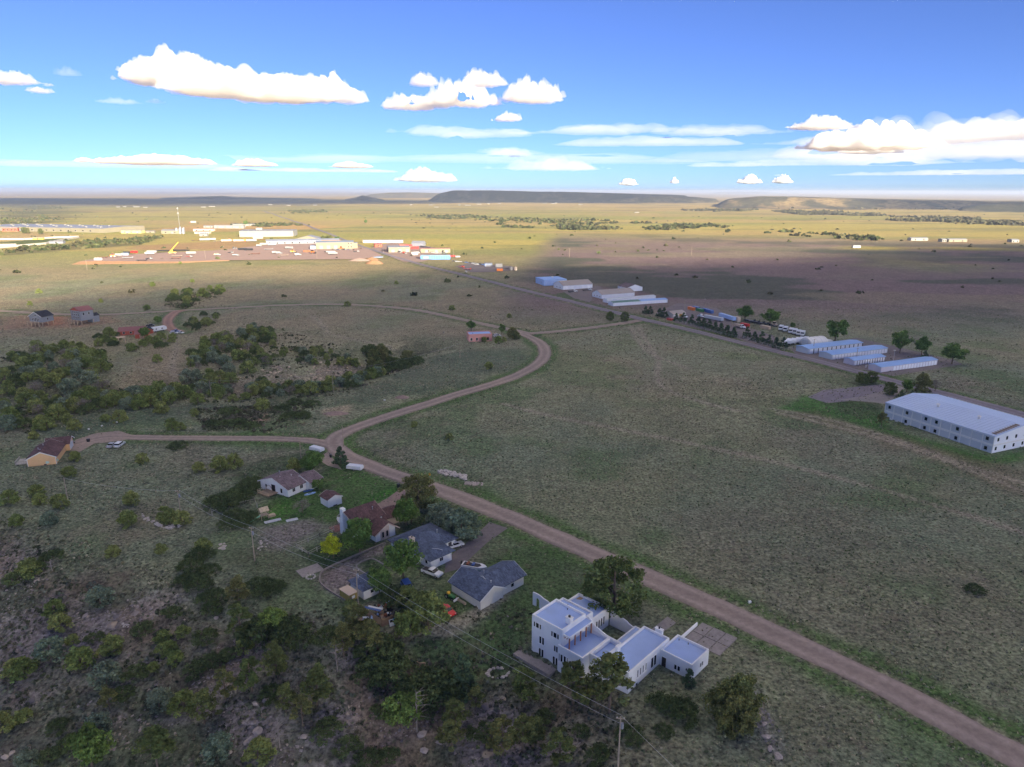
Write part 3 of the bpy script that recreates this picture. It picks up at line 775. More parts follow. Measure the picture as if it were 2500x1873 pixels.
# ---------------------------------------------------------------- building kit
STUCCO = mat('white_stucco', (0.78, 0.77, 0.76), 0.9, var=0.05, scale=0.6, bump=0.15, stain=(0.62, 0.60, 0.58, 0.35))
FLATROOF = mat('flat_roof', (0.34, 0.45, 0.72), 0.7, var=0.07, scale=0.4, stain=(0.33, 0.39, 0.54, 0.5))
SIDING = mat('white_siding', (0.74, 0.74, 0.72), 0.7, var=0.05, scale=0.8, stain=(0.6, 0.58, 0.55, 0.3))
CREAM = mat('cream_siding', (0.66, 0.62, 0.54), 0.7, var=0.05, scale=0.8)
TANWALL = mat('tan_siding', (0.70, 0.44, 0.22), 0.75, var=0.06, scale=0.8)
PINK = mat('pink_stucco', (0.62, 0.30, 0.25), 0.9, var=0.08, scale=0.5, stain=(0.5, 0.24, 0.2, 0.4))
GREYWALL = mat('grey_siding', (0.22, 0.235, 0.26), 0.7, var=0.08, scale=0.8)
REDWALL = mat('red_siding', (0.40, 0.095, 0.055), 0.75, var=0.1, scale=0.8)
WHITEMET = mat('white_metal', (0.74, 0.76, 0.80), 0.45, var=0.03, scale=0.3, spec=0.5)
GREYPANEL = mat('grey_panel', (0.50, 0.53, 0.57), 0.6, var=0.05, scale=0.3)
BLUEMET = mat('blue_roof_metal', (0.24, 0.40, 0.70), 0.45, 0.1, var=0.05, scale=0.15, spec=0.5)
TANMET = mat('tan_roof_metal', (0.33, 0.29, 0.27), 0.5, 0.1, var=0.05, scale=0.15)
GREENMET = mat('green_roof_metal', (0.10, 0.21, 0.16), 0.5, 0.1, var=0.05, scale=0.15)
BLUEWALL = mat('blue_wall', (0.10, 0.30, 0.68), 0.5, var=0.05, scale=0.2)
LTBLUE = mat('pale_blue_wall', (0.36, 0.50, 0.78), 0.5, var=0.05, scale=0.2)
WOOD = mat('weathered_wood', (0.30, 0.22, 0.15), 0.85, var=0.25, scale=3)
PALEWOOD = mat('pale_wood', (0.46, 0.36, 0.25), 0.85, var=0.2, scale=3)
RAILWOOD = mat('grey_rail', (0.40, 0.37, 0.33), 0.85, var=0.2, scale=3)
REDWOOD = mat('red_post', (0.36, 0.15, 0.08), 0.8, var=0.15, scale=3)
GLASS = mat('dark_glass', (0.012, 0.014, 0.018), 0.08, var=0.1, scale=0.4, spec=0.6)
TRIM = mat('white_trim', (0.70, 0.69, 0.67), 0.6, var=0.03)
BRICKTAN = mat('tan_trim', (0.58, 0.47, 0.38), 0.8, var=0.08)
DARKMET = mat('dark_metal', (0.05, 0.05, 0.055), 0.5, 0.4, var=0.2)
RUBBER = mat('rubber', (0.02, 0.02, 0.02), 0.9, var=0.1)
CHROME = mat('galvanised', (0.55, 0.56, 0.58), 0.35, 0.8, var=0.08)

def shingle_mat(name, col, var=0.3):
    m, nt, b = new_mat(name); N = nt.nodes; Lk = nt.links
    tc = N.new('ShaderNodeTexCoord')
    br = N.new('ShaderNodeTexBrick'); br.inputs['Scale'].default_value = 1.0
    br.inputs['Brick Width'].default_value = 0.5; br.inputs['Row Height'].default_value = 0.28; br.inputs['Mortar Size'].default_value = 0.012
    br.inputs['Color1'].default_value = (*[c * (1 - var) for c in col], 1); br.inputs['Color2'].default_value = (*[c * (1 + var) for c in col], 1)
    br.inputs['Mortar'].default_value = (*[c * 0.5 for c in col], 1)
    n = N.new('ShaderNodeTexNoise'); n.inputs['Scale'].default_value = 0.5; n.inputs['Detail'].default_value = 5
    Lk.new(tc.outputs['Object'], br.inputs['Vector']); Lk.new(tc.outputs['Object'], n.inputs['Vector'])
    r = N.new('ShaderNodeMapRange'); r.inputs['To Min'].default_value = 0.75; r.inputs['To Max'].default_value = 1.25; r.inputs['From Min'].default_value = 0.3; r.inputs['From Max'].default_value = 0.7
    Lk.new(n.outputs['Fac'], r.inputs['Value'])
    s = N.new('ShaderNodeVectorMath'); s.operation = 'SCALE'; Lk.new(br.outputs['Color'], s.inputs[0]); Lk.new(r.outputs[0], s.inputs['Scale'])
    Lk.new(s.outputs[0], b.inputs['Base Color']); b.inputs['Roughness'].default_value = 0.9; b.inputs['Specular IOR Level'].default_value = 0.15
    return m
SH_BLUE = shingle_mat('blue_shingle', (0.090, 0.112, 0.170))
SH_BROWN = shingle_mat('brown_shingle', (0.120, 0.070, 0.070))
SH_GREY = shingle_mat('grey_brown_shingle', (0.165, 0.125, 0.135))
SH_RED = mat('red_roof', (0.22, 0.085, 0.092), 0.6, 0.0, var=0.08, scale=0.4)
SH_BLACK = shingle_mat('black_shingle', (0.035, 0.037, 0.05))

def root(name, label, cat, at, deg, group=None, z=None):
    """at: (px, py) pixel of the foot, or a world Vector"""
    p = P(*at) if len(at) == 2 else Vector(at)
    if z is not None: p.z = z
    o = empty(name, p, R(deg)); return tag(o, label, cat, group)

def soften(o, w=0.08, seg=2):
    b = o.modifiers.new('bevel', 'BEVEL'); b.width = w; b.segments = seg; b.limit_method = 'ANGLE'; return o

def wall(r, x0, y0, x1, y1, z0, z1, m, name='wall'): return MB().box(x0, y0, z0, x1, y1, z1).build(name, m, r)

def gable_wall(r, x0, y0, x1, y1, z0, ze, zr, m, axis='x', off=0.0):
    """walls with a gable at both ends; ridge runs along axis, off shifts the ridge sideways"""
    b = MB()
    if axis == 'x':
        c = (y0 + y1) / 2 + off; b.prof([(y0, z0), (y1, z0), (y1, ze), (c, zr), (y0, ze)], x0, x1, 'x')
    else:
        c = (x0 + x1) / 2 + off; b.prof([(x0, z0), (x1, z0), (x1, ze), (c, zr), (x0, ze)], x0 * 0 + y0, y1, 'y')
    return b.build('wall', m, r)

def gable_roof(r, x0, y0, x1, y1, ze, zr, m, axis='x', over=0.5, th=0.16, off=0.0, end=None, trim=None):
    """pitched roof of two slabs with eaves; ze, zr = wall top and ridge of the wall below"""
    end = over if end is None else end
    if axis == 'x': a, b_, e0, e1 = y0, y1, x0 - end, x1 + end
    else: a, b_, e0, e1 = x0, x1, y0 - end, y1 + end
    c = (a + b_) / 2 + off; s0 = (zr - ze) / (c - a); s1 = (zr - ze) / (b_ - c); g = 0.03
    lo, hi = a - over, b_ + over
    poly = [(lo, ze - s0 * over + g), (c, zr + g), (hi, ze - s1 * over + g), (hi, ze - s1 * over + g + th), (c, zr + g + th), (lo, ze - s0 * over + g + th)]
    o = MB().prof(poly, e0, e1, axis).build('roof', m, r)
    if trim:
        t = MB()
        for e, f in ((e0 - 0.05, e0 - 0.003), (e1 + 0.003, e1 + 0.05)):
            t.prof([(p, z + (0.02 if i > 2 else -0.14)) for i, (p, z) in enumerate(poly)], e, f, axis)
        t.build('fascia', trim, o)
    return o

def hip_roof(r, x0, y0, x1, y1, ze, zr, m, over=0.5, axis='x'):
    X0, Y0, X1, Y1 = x0 - over, y0 - over, x1 + over, y1 + over
    if axis == 'x': h = (Y1 - Y0) / 2; a, b_ = (X0 + h, (Y0 + Y1) / 2, zr), (X1 - h, (Y0 + Y1) / 2, zr)
    else: h = (X1 - X0) / 2; a, b_ = ((X0 + X1) / 2, Y0 + h, zr), ((X0 + X1) / 2, Y1 - h, zr)
    z = ze + 0.02; t = z + 0.14
    vs = [(X0, Y0, z), (X1, Y0, z), (X1, Y1, z), (X0, Y1, z), (X0, Y0, t), (X1, Y0, t), (X1, Y1, t), (X0, Y1, t), a, b_]
    fs = [(3, 2, 1, 0), (0, 1, 5, 4), (1, 2, 6, 5), (2, 3, 7, 6), (3, 0, 4, 7)]
    fs += [(4, 5, 9, 8), (5, 6, 9), (6, 7, 8, 9), (7, 4, 8)] if axis == 'x' else [(4, 5, 8), (5, 6, 9, 8), (6, 7, 9), (7, 4, 8, 9)]
    return MB().add(vs, fs).build('roof', m, r)

def _slab(face, plane, a0, a1, z0, z1, d0, d1):
    if face == '-y': return (a0, plane - d1, z0, a1, plane - d0, z1)
    if face == '+y': return (a0, plane + d0, z0, a1, plane + d1, z1)
    if face == '-x': return (plane - d1, a0, z0, plane - d0, a1, z1)
    return (plane + d0, a0, z0, plane + d1, a1, z1)

def window(r, face, plane, a, z, w, h, frame=TRIM, sill=False, mull=0, deep=0.06, name='window', pane=GLASS):
    """a = centre along the wall, z = centre height; a frame that stands proud with a dark pane"""
    f = MB(); e = 0.07
    for q in ((a - w / 2 - e, a + w / 2 + e, z + h / 2, z + h / 2 + e), (a - w / 2 - e, a + w / 2 + e, z - h / 2 - e, z - h / 2),
              (a - w / 2 - e, a - w / 2, z - h / 2, z + h / 2), (a + w / 2, a + w / 2 + e, z - h / 2, z + h / 2)):
        f.box(*_slab(face, plane, q[0], q[1], q[2], q[3], 0.004, deep))
    for i in range(mull):
        c = a - w / 2 + w * (i + 1) / (mull + 1); f.box(*_slab(face, plane, c - 0.03, c + 0.03, z - h / 2, z + h / 2, 0.022, deep - 0.004))
    o = f.build(name, frame, r)
    MB().box(*_slab(face, plane, a - w / 2, a + w / 2, z - h / 2, z + h / 2, 0.004, 0.018)).build('pane', pane, o)
    if sill: MB().box(*_slab(face, plane, a - w / 2 - 0.2, a + w / 2 + 0.2, z - h / 2 - 0.22, z - h / 2 - 0.09, 0.004, 0.14)).build('sill', frame, o)
    return o

def door(r, face, plane, a, z0, w, h, m, frame=TRIM, handle=True, name='door'):
    o = MB().box(*_slab(face, plane, a - w / 2, a + w / 2, z0, z0 + h, 0.004, 0.05)).build(name, m, r)
    f = MB()
    for q in ((a - w / 2 - 0.08, a - w / 2 - 0.002, z0, z0 + h), (a + w / 2 + 0.002, a + w / 2 + 0.08, z0, z0 + h), (a - w / 2 - 0.08, a + w / 2 + 0.08, z0 + h + 0.002, z0 + h + 0.08)):
        f.box(*_slab(face, plane, q[0], q[1], q[2], q[3], 0.004, 0.07))
    f.build('door_frame', frame, o)
    if handle and w < 2: MB().box(*_slab(face, plane, a + w / 2 - 0.16, a + w / 2 - 0.08, z0 + 1.0, z0 + 1.08, 0.051, 0.1)).build('handle', CHROME, o)
    return o

def vent(r, x, y, z, h=0.6, rad=0.12, m=CHROME):
    b = MB().tube((x, y, z - 0.4), (x, y, z + h), rad, n=8).tube((x, y, z + h), (x, y, z + h + 0.1), rad * 1.7, n=8)
    return b.build('roof_vent', m, r)

def chimney(r, x, y, z0, z1, w, d, m):
    o = MB().box(x - w / 2, y - d / 2, z0, x + w / 2, y + d / 2, z1).box(x - w / 2 - 0.08, y - d / 2 - 0.08, z1 + 0.002, x + w / 2 + 0.08, y + d / 2 + 0.08, z1 + 0.12).build('chimney', m, r)
    MB().tube((x, y, z1 + 0.1), (x, y, z1 + 0.45), min(w, d) * 0.25, n=8).build('flue', DARKMET, o)
    return o
# ---------------------------------------------------------------- white flat-roofed house on the bluff
O_ = Vector((34.28, 112.81, 0.0))
adobe = root('adobe_house', 'sprawling white stucco house with flat blue-grey roofs and a three-storey tower', 'house', O_, -43)
def ablock(u0, v0, u1, v1, z0, z1, par=0.55, t=0.32, roof=True):
    """stucco block: four walls standing up past the roof as a parapet"""
    b = MB().box(u0, v0, z0, u1, v1, z1 - par - 0.02)
    o = b.build('wall', STUCCO, adobe)
    p = MB()
    n = lambda: None
    vs = [(u0, v0), (u1, v0), (u1, v1), (u0, v1)]; iv = [(u0 + t, v0 + t), (u1 - t, v0 + t), (u1 - t, v1 - t), (u0 + t, v1 - t)]
    za = z1 - par - 0.02
    V8 = [(x, y, za) for x, y in vs] + [(x, y, z1) for x, y in vs] + [(x, y, za) for x, y in iv] + [(x, y, z1) for x, y in iv]
    F8 = []
    for i in range(4):
        j = (i + 1) % 4
        F8 += [(i, j, 4 + j, 4 + i), (4 + i, 4 + j, 12 + j, 12 + i), (8 + j, 8 + i, 12 + i, 12 + j)]
    p.add(V8, F8); soften(p.build('parapet', STUCCO, o), 0.1)
    if roof: MB().box(u0 + t + 0.01, v0 + t + 0.01, za + 0.004, u1 - t - 0.01, v1 - t - 0.01, za + 0.09).build('roof', FLATROOF, o)
    return o
ablock(-7.0, 0.0, 0.0, 6.6, -1.0, 3.6)                          # garage
ablock(-13.0, -10.9, -7.02, 3.5, -4.0, 4.3)                     # long wing
ablock(-22.0, -13.3, -15.9, -4.4, -4.0, 4.2, par=0.95)          # bay under the roof deck
ablock(-15.88, -11.2, -13.02, -4.4, -4.0, 4.2, par=0.95)        # recess of the deck
ablock(-29.4, -12.6, -21.5, -5.0, -3.5, 7.3)                    # tower
ablock(-29.6, -4.98, -21.6, -2.4, -2.0, 6.4, par=0.4)           # step behind the tower
ablock(-30.0, -2.38, -21.8, 3.7, -1.0, 4.5)                     # rear block
ablock(-31.3, -7.0, -29.42, -2.5, -2.0, 5.4, par=0.3)           # low flank of the tower
ablock(-15.4, -4.36, -13.02, 4.0, -1.0, 2.9, par=0.25)           # covered walk of the courtyard
# courtyard walls with a scalloped top
def curvy(poly, a, b_, axis, name='garden_wall'): return soften(MB().prof(poly, a, b_, axis).build(name, STUCCO, adobe), 0.06)
top = [(-21.78, 4.3), (-20.9, 3.6), (-20.0, 3.2), (-19.2, 3.1), (-18.4, 3.05), (-17.6, 2.9), (-17.0, 2.5), (-16.2, 2.3), (-15.4, 2.3)]
curvy([(-21.78, -1.0), (-15.4, -1.0)] + top[::-1], 4.02, 4.34, 'y')
top = [(-21.4, 6.6), (-20.7, 6.3), (-20.0, 5.5), (-19.2, 5.1), (-18.2, 4.9), (-17.4, 4.6), (-16.4, 4.4), (-13.1, 4.35)]
curvy([(-21.4, 4.22), (-13.1, 4.22)] + top[::-1], -4.62, -4.38, 'y')
MB().box(-21.6, 4.4, 1.7, -21.0, 4.44, 1.9).build('wall_vent', GLASS, adobe)
# deck porch with posts
pr = MB().box(-22.4, -12.2, 5.85, -19.9, -4.65, 6.15).build('porch_roof', STUCCO, adobe); soften(pr, 0.06)
MB().box(-22.2, -12.0, 6.152, -20.1, -4.85, 6.2).build('porch_membrane', FLATROOF, pr)
for v in (-12.0, -10.2, -8.4, -6.6, -4.9): MB().box(-20.25, v - 0.1, 3.35, -20.05, v + 0.1, 5.848).build('post', REDWOOD, adobe)
MB().box(-20.2, -12.1, 5.65, -20.1, -4.7, 5.847).build('beam', REDWOOD, adobe)
for u in (-22.2, -21.6, -21.0, -20.5): MB().box(u - 0.06, -12.45, 5.6, u + 0.06, -12.21, 5.8).build('rafter_end', REDWOOD, adobe)
soften(chimney(adobe, -22.3, -9.4, 6.9, 8.2, 1.3, 1.0, STUCCO), 0.05)
soften(chimney(adobe, -9.6, 3.75, 2.0, 4.95, 1.6, 0.7, STUCCO), 0.05)
soften(MB().box(-12.9, -7.0, 3.7, -12.2, -6.0, 5.0).build('chimney', STUCCO, adobe), 0.08)
for x, y, z in ((-25.5, -6.0, 6.8), (-27, -4, 6.1), (-23.4, -4.2, 6.1), (-6, 5.5, 3.1), (-4.0, 5.6, 3.1)): vent(adobe, x, y, z, 0.3, 0.06, DARKMET)
MB().add([(-29.4, 1.6, 3.975), (-28.2, 2.2, 3.975), (-28.2, 3.3, 3.975), (-29.4, 3.3, 3.975), (-29.1, 2.9, 4.25), (-28.7, 2.9, 4.2)], [(0, 1, 5, 4), (1, 2, 5), (2, 3, 4, 5), (3, 0, 4)]).build('leaf_litter', WOOD, adobe)
# windows, read off the facades
aw = dict(frame=STUCCO, deep=0.05)
def trio(u, z, h, pl, n=0.35, w=0.75, g=0.62):
    window(adobe, '-y', pl, u - w / 2 - g + 0.22, z, n, h, **aw); window(adobe, '-y', pl, u, z, w, h, **aw); window(adobe, '-y', pl, u + w / 2 + g - 0.22, z, n, h, **aw)
def pair(u, z, h, pl, w=0.5, sill=False, face='-y'):
    window(adobe, face, pl, u - w * 0.72, z, w, h, sill=False, **aw); window(adobe, face, pl, u + w * 0.72, z, w, h, sill=False, **aw)
    if sill: MB().box(*_slab(face, pl, u - 1.0, u + 1.0, z - h / 2 - 0.3, z - h / 2 - 0.14, 0.004, 0.16)).build('sill', STUCCO, adobe)
trio(-27.9, 5.35, 1.1, -12.6); trio(-23.3, 5.3, 1.1, -12.6)
pair(-26.7, 2.4, 1.6, -12.6, 0.5, True); pair(-23.0, 2.3, 1.3, -12.6, 0.38)
pair(-26.8, -0.5, 1.75, -12.6, 0.5, True); pair(-23.1, -0.6, 1.8, -12.6, 0.5, True)
for u, w in ((-21.55, 0.16), (-20.95, 0.46), (-20.15, 0.46), (-19.5, 0.16)): window(adobe, '-y', -13.3, u, 1.6, w, 1.6, **aw)
MB().box(-21.8, -13.5, 0.42, -19.2, -13.304, 0.58).build('sill', STUCCO, adobe)
for u, w in ((-18.75, 0.36), (-17.75, 1.05), (-16.75, 0.36)): window(adobe, '-y', -13.3, u, 1.4, w, 1.4, **aw)
for u, w in ((-20.75, 0.4), (-19.95, 0.85)): window(adobe, '-y', -13.3, u, -1.2, w, 1.5, **aw)
window(adobe, '+x', -7.02, -10.1, 2.1, 0.35, 1.7, **aw)
for v in (-7.8, -6.9, -5.95, -5.0): window(adobe, '+x', -7.02, v, 2.4, 0.3, 1.5, **aw)
MB().box(-7.016, -8.2, 1.35, -6.86, -4.6, 1.5).build('sill', STUCCO, adobe)
window(adobe, '+x', -7.02, -8.0, 0.1, 0.6, 0.7, **aw)
for v in (-2.75, -1.7): window(adobe, '+x', -7.02, v, 2.0, 0.75, 2.2, name='glazed_door', **aw)
door(adobe, '-y', 0.0, -6.0, 0.05, 0.95, 2.15, mat('dark_door', (0.035, 0.025, 0.022), 0.5), STUCCO)
pair(-3.1, 1.35, 1.0, 0.0, 0.5)
MB().box(-1.2, -0.22, 1.9, -1.0, -0.004, 2.25).build('wall_lamp', DARKMET, adobe)
for v in (3.4, 4.1): window(adobe, '+x', 0.0, v, 1.7, 0.42, 0.9, **aw)
for v in (-0.7, 0.15, 1.0, 1.85): window(adobe, '+x', -21.8, v, 2.2, 0.42, 1.9, **aw)
for u in (-27.5, -24.5): window(adobe, '+y', 3.7, u, 2.0, 1.0, 1.2, **aw)
# patio and courtyard floor
MB().box(-31.8, -15.6, -2.6, -22.2, -12.62, -1.62).build('patio_slab', CONCRETE, adobe)
# arched garden gate wall reaching away from the house
gw = root('garden_wall', 'white stucco garden wall with an arched opening beside the adobe tower', 'wall', Vector((0, 0, 0)), -43)
gw.location = O_ + Matrix.Rotation(R(-43), 3, 'Z') @ Vector((-38.9, -1.4, 0)); gw.location.z = hz(gw.location.x, gw.location.y)
arch = [(1.45 + 0.5 * math.cos(t), 1.7 + 0.5 * math.sin(t)) for t in np.linspace(math.pi, 0, 9)]
soften(MB().prof([(0, -0.5), (0.95, -0.5)] + arch + [(1.95, -0.5), (7.4, -0.5), (7.4, 2.3), (5.2, 2.4), (4.2, 2.75), (3.2, 2.85), (2.4, 3.1), (1.3, 3.25), (0, 3.2)], -0.16, 0.16, 'y').build('wall', STUCCO, gw), 0.05)

# concrete apron of cracked slabs
ap = tag(empty('driveway_apron', O_ + Vector((0, 0, 0)), R(-43)), kind='structure')
ux = [-7.6, -4.9, -2.0, 0.6]; vx = [6.9, 10.4, 14.2, 18.4]
for i in range(3):
    for j in range(3):
        if (i, j) == (2, 0): continue
        c = O_ + Matrix.Rotation(R(-43), 3, 'Z') @ Vector(((ux[i] + ux[i + 1]) / 2, (vx[j] + vx[j + 1]) / 2, 0))
        z = hz(c.x, c.y)
        MB().box(ux[i] + 0.09, vx[j] + 0.09, z - 0.25, ux[i + 1] - 0.09, vx[j + 1] - 0.09, z + 0.11 + 0.03 * ((i * 7 + j * 3) % 3)).build('slab', CONCRETE, ap)
lw = root('low_wall', 'low white wall edging the concrete apron beside the garage', 'wall', Vector((0, 0, 0)), -43)
lw.location = O_ + Matrix.Rotation(R(-43), 3, 'Z') @ Vector((-7.9, 6.7, 0)); lw.location.z = hz(lw.location.x, lw.location.y)
soften(MB().box(-0.15, 0, -0.5, 0.15, 10.0, 0.75).build('wall', STUCCO, lw), 0.05)
pth = tag(sheet('broken_walk', [tuple((O_ + Matrix.Rotation(R(-43), 3, 'Z') @ Vector(q))[:2]) for q in ((-14.3, 6.0, 0), (-12.2, 6.2, 0), (-11.6, 14.4, 0), (-14.2, 15.2, 0))], CONCRETE, 0.06, 2.0), kind='structure')

# ---------------------------------------------------------------- detached garage block with blue shingles
g = root('ranch_house', 'white house with slate-blue gabled roofs next to the tall white adobe house', 'house', (1175, 1491), -46)
gable_wall(g, -10.4, 0, -0.2, 6.9, -1, 2.9, 4.75, CREAM, 'x')
gable_roof(g, -10.4, 0, -0.2, 6.9, 2.9, 4.75, SH_BLUE, 'x', 0.6, trim=TRIM)
wall(g, -8.4, 6.92, -0.9, 14.2, -1, 2.88, CREAM)
gable_wall(g, -8.4, 6.92, -0.9, 14.2, 2.0, 2.9, 4.55, CREAM, 'y').name = 'gable'
gable_roof(g, -8.4, 5.2, -0.9, 14.2, 2.92, 4.5, SH_BLUE, 'y', 0.6, end=0.5, trim=TRIM)
vent(g, -1.6, 4.4, 4.3); vent(g, -6.0, 6.2, 4.6, 0.35, 0.09)
MB().tube((-0.12, 6.78, 0), (-0.12, 6.78, 2.8), 0.05).build('downpipe', TRIM, g)
window(g, '+x', -0.9, 10.5, 1.6, 0.9, 0.9)
door(g, '-x', -10.4, 4.9, 0, 0.95, 2.1, GREYPANEL)

# ---------------------------------------------------------------- L-shaped ranch house, blue roof
g = root('ranch_house', 'white L-shaped ranch house with slate-blue hipped roof behind the leafy tree', 'house', (1052, 1391), -46)
wall(g, -4.6, 0.0, 0.0, 6.6, -1, 2.62, SIDING)
wall(g, -15.2, -1.2, -4.62, 11.4, -1, 2.6, SIDING)
hip_roof(g, -7.8, 0.0, 0.0, 6.6, 2.64, 4.3, SH_BLUE, 0.75, 'x')
hip_roof(g, -15.2, -1.2, -4.64, 11.4, 2.62, 4.7, SH_BLUE, 0.75, 'y')
chimney(g, -8.8, 0.9, 3.3, 5.0, 1.5, 0.8, BRICKTAN)
vent(g, -8.2, 8.4, 4.1, 0.7)
window(g, '+x', 0.0, 3.3, 1.6, 1.0, 0.9, mull=1); window(g, '-y', 0.0, -1.7, 1.5, 0.9, 0.9)
for v in (8.0, 9.8): window(g, '+x', -4.62, v, 1.5, 1.1, 1.1, mull=1)
door(g, '+x', -4.62, 7.1, 0, 0.9, 2.05, TRIM)
MB().box(-4.4, 6.64, -0.2, -1.8, 6.72, 1.3).build('porch_rail', RAILWOOD, g)
arc = MB()
for i in range(8):
    t0, t1 = math.pi * (0.25 + 0.5 * i / 8), math.pi * (0.25 + 0.5 * (i + 1) / 8)
    arc.tube((-1.6 + 1.9 * math.cos(t0), 3.0 + 1.4 * math.cos(t0), 3.1 + 0.9 * math.sin(t0)), (-1.6 + 1.9 * math.cos(t1), 3.0 + 1.4 * math.cos(t1), 3.1 + 0.9 * math.sin(t1)), 0.06, n=6)
arc.build('roof_pipe', CHROME, g)

# ---------------------------------------------------------------- split-level house, brown roof, big chimney
g = root('split_level_house', 'white split-level house with brown roof and broad white chimney', 'house', (844, 1299), -46)
gable_wall(g, -1.6, -0.2, 5.6, 8.2, -1, 4.7, 6.7, SIDING, 'y', off=-1.0)
gable_roof(g, -1.6, -0.2, 5.6, 8.2, 4.7, 6.7, SH_BROWN, 'y', 0.8, trim=BRICKTAN, off=-1.0)
gable_wall(g, 5.62, 2.8, 10.7, 8.9, -1, 2.7, 4.6, SIDING, 'x', off=0.4)
gable_roof(g, 5.4, 2.8, 10.7, 8.9, 2.7, 4.6, SH_BROWN, 'x', 0.9, trim=BRICKTAN, off=0.4)
wall(g, -0.6, 8.22, 5.0, 14.0, -1, 2.6, BRICKTAN)
gable_roof(g, -0.6, 8.6, 5.0, 14.0, 2.62, 3.9, SH_BROWN, 'y', 0.6)
MB().box(-0.4, -1.4, -1, 1.5, -0.22, 4.6).box(-0.1, -1.3, 4.602, 1.2, -0.3, 7.6).build('chimney', SIDING, g)
MB().box(10.702, 4.2, -0.3, 10.86, 6.9, 3.6).build('stone_panel', BRICKTAN, g)
for v in (4.9, 6.2): window(g, '+x', 10.86, v, 1.5, 0.6, 1.6, frame=BRICKTAN)
window(g, '-y', -0.2, 3.4, 1.6, 0.9, 1.1); window(g, '-x', -1.6, 3.0, 3.4, 1.0, 1.0)
MB().box(-5.2, -2.2, -0.4, -1.7, 2.8, 0.12).build('deck', mat('brick_patio', (0.24, 0.12, 0.10), 0.9, var=0.2, scale=4), g)
b = MB()
b.tube((3.5, 11.2, -0.2), (3.5, 11.2, -0.1), 0.1); vent(g, 3.6, 6.6, 6.2, 0.4, 0.1)

# ---------------------------------------------------------------- white gabled house with deck
g = root('gabled_house', 'white gabled house with grey-brown roof and a cluttered side deck', 'house', (701, 1214), -32)
gable_wall(g, -12.2, 0.2, 0.4, 7.2, -1, 2.7, 4.9, SIDING, 'y')
gable_roof(g, -12.2, 0.2, 0.4, 7.2, 2.7, 4.9, SH_GREY, 'y', 0.6, trim=TRIM)
gable_wall(g, -5.6, 7.22, 1.9, 12.0, -1, 2.6, 4.0, SIDING, 'y')
gable_roof(g, -5.6, 7.6, 1.9, 12.0, 2.6, 4.0, SH_GREY, 'y', 0.6, trim=TRIM)
for v, w in ((2.4, 1.0), (5.4, 1.1)): window(g, '+x', 0.4, v, 1.6, w, 1.1, mull=1)
window(g, '+x', 1.9, 8.8, 1.8, 0.6, 0.6)
window(g, '-y', 0.2, -2.6, 1.4, 0.9, 1.5); door(g, '-y', 0.2, -6.2, 0.5, 1.8, 2.1, GLASS); window(g, '-y', 0.2, -9.6, 1.6, 0.7, 0.9)
vent(g, -7.6, 4.0, 4.7, 0.7); vent(g, -3.6, 5.2, 4.1, 0.6, 0.1); vent(g, -5, 2.0, 4.5, 0.3, 0.08)
dk = MB().box(-9.4, -3.4, 0.35, -4.2, 0.19, 0.5).build('deck', WOOD, g)
for x in np.arange(-9.4, -4.1, 0.65): MB().box(x - 0.04, -3.4, -0.4, x + 0.04, -3.32, 1.4).build('baluster', PALEWOOD, dk)
for y in (-2.4, -1.3, -0.2): MB().box(-9.42, y - 0.04, -0.4, -9.34, y + 0.04, 1.4).build('baluster', PALEWOOD, dk)
MB().box(-9.45, -3.46, 1.4, -4.1, -3.3, 1.48).build('rail', PALEWOOD, dk)
ar = MB()
for i in range(10):
    t0, t1 = math.pi * i / 10, math.pi * (i + 1) / 10
    ar.tube((-6.8 + 1.5 * math.cos(t0), -1.0, 0.5 + 2.2 * math.sin(t0)), (-6.8 + 1.5 * math.cos(t1), -1.0, 0.5 + 2.2 * math.sin(t1)), 0.07, n=6)
ar.build('arbor', WOOD, dk)

# ---------------------------------------------------------------- small white shed
g = root('garden_shed', 'small white shed with rusty brown gable roof standing on the lawn', 'shed', (802, 1240), -46)
gable_wall(g, -4.5, 0, 0, 4.5, -0.4, 2.4, 3.3, SIDING, 'x')
gable_roof(g, -4.5, 0, 0, 4.5, 2.4, 3.3, SH_BROWN, 'x', 0.3, trim=TRIM)
door(g, '-y', 0, -2.2, 0, 1.4, 1.9, SIDING); MB().box(0.004, 1.6, -0.2, 0.03, 2.9, 0.3).build('base_gap', DARKMET, g)

g = root('garden_shed', 'white shed with slate-blue pyramid roof behind the leaning utility pole', 'shed', (889, 1465), -46)
wall(g, -5.6, 0, 0, 4.6, -0.6, 2.4, SIDING)
hip_roof(g, -5.6, 0, 0, 4.6, 2.42, 3.6, SH_BLUE, 0.5, 'x')
door(g, '-y', 0, -2.6, 0, 0.9, 2.0, SIDING); window(g, '+x', 0, 2.2, 1.4, 0.8, 0.8)

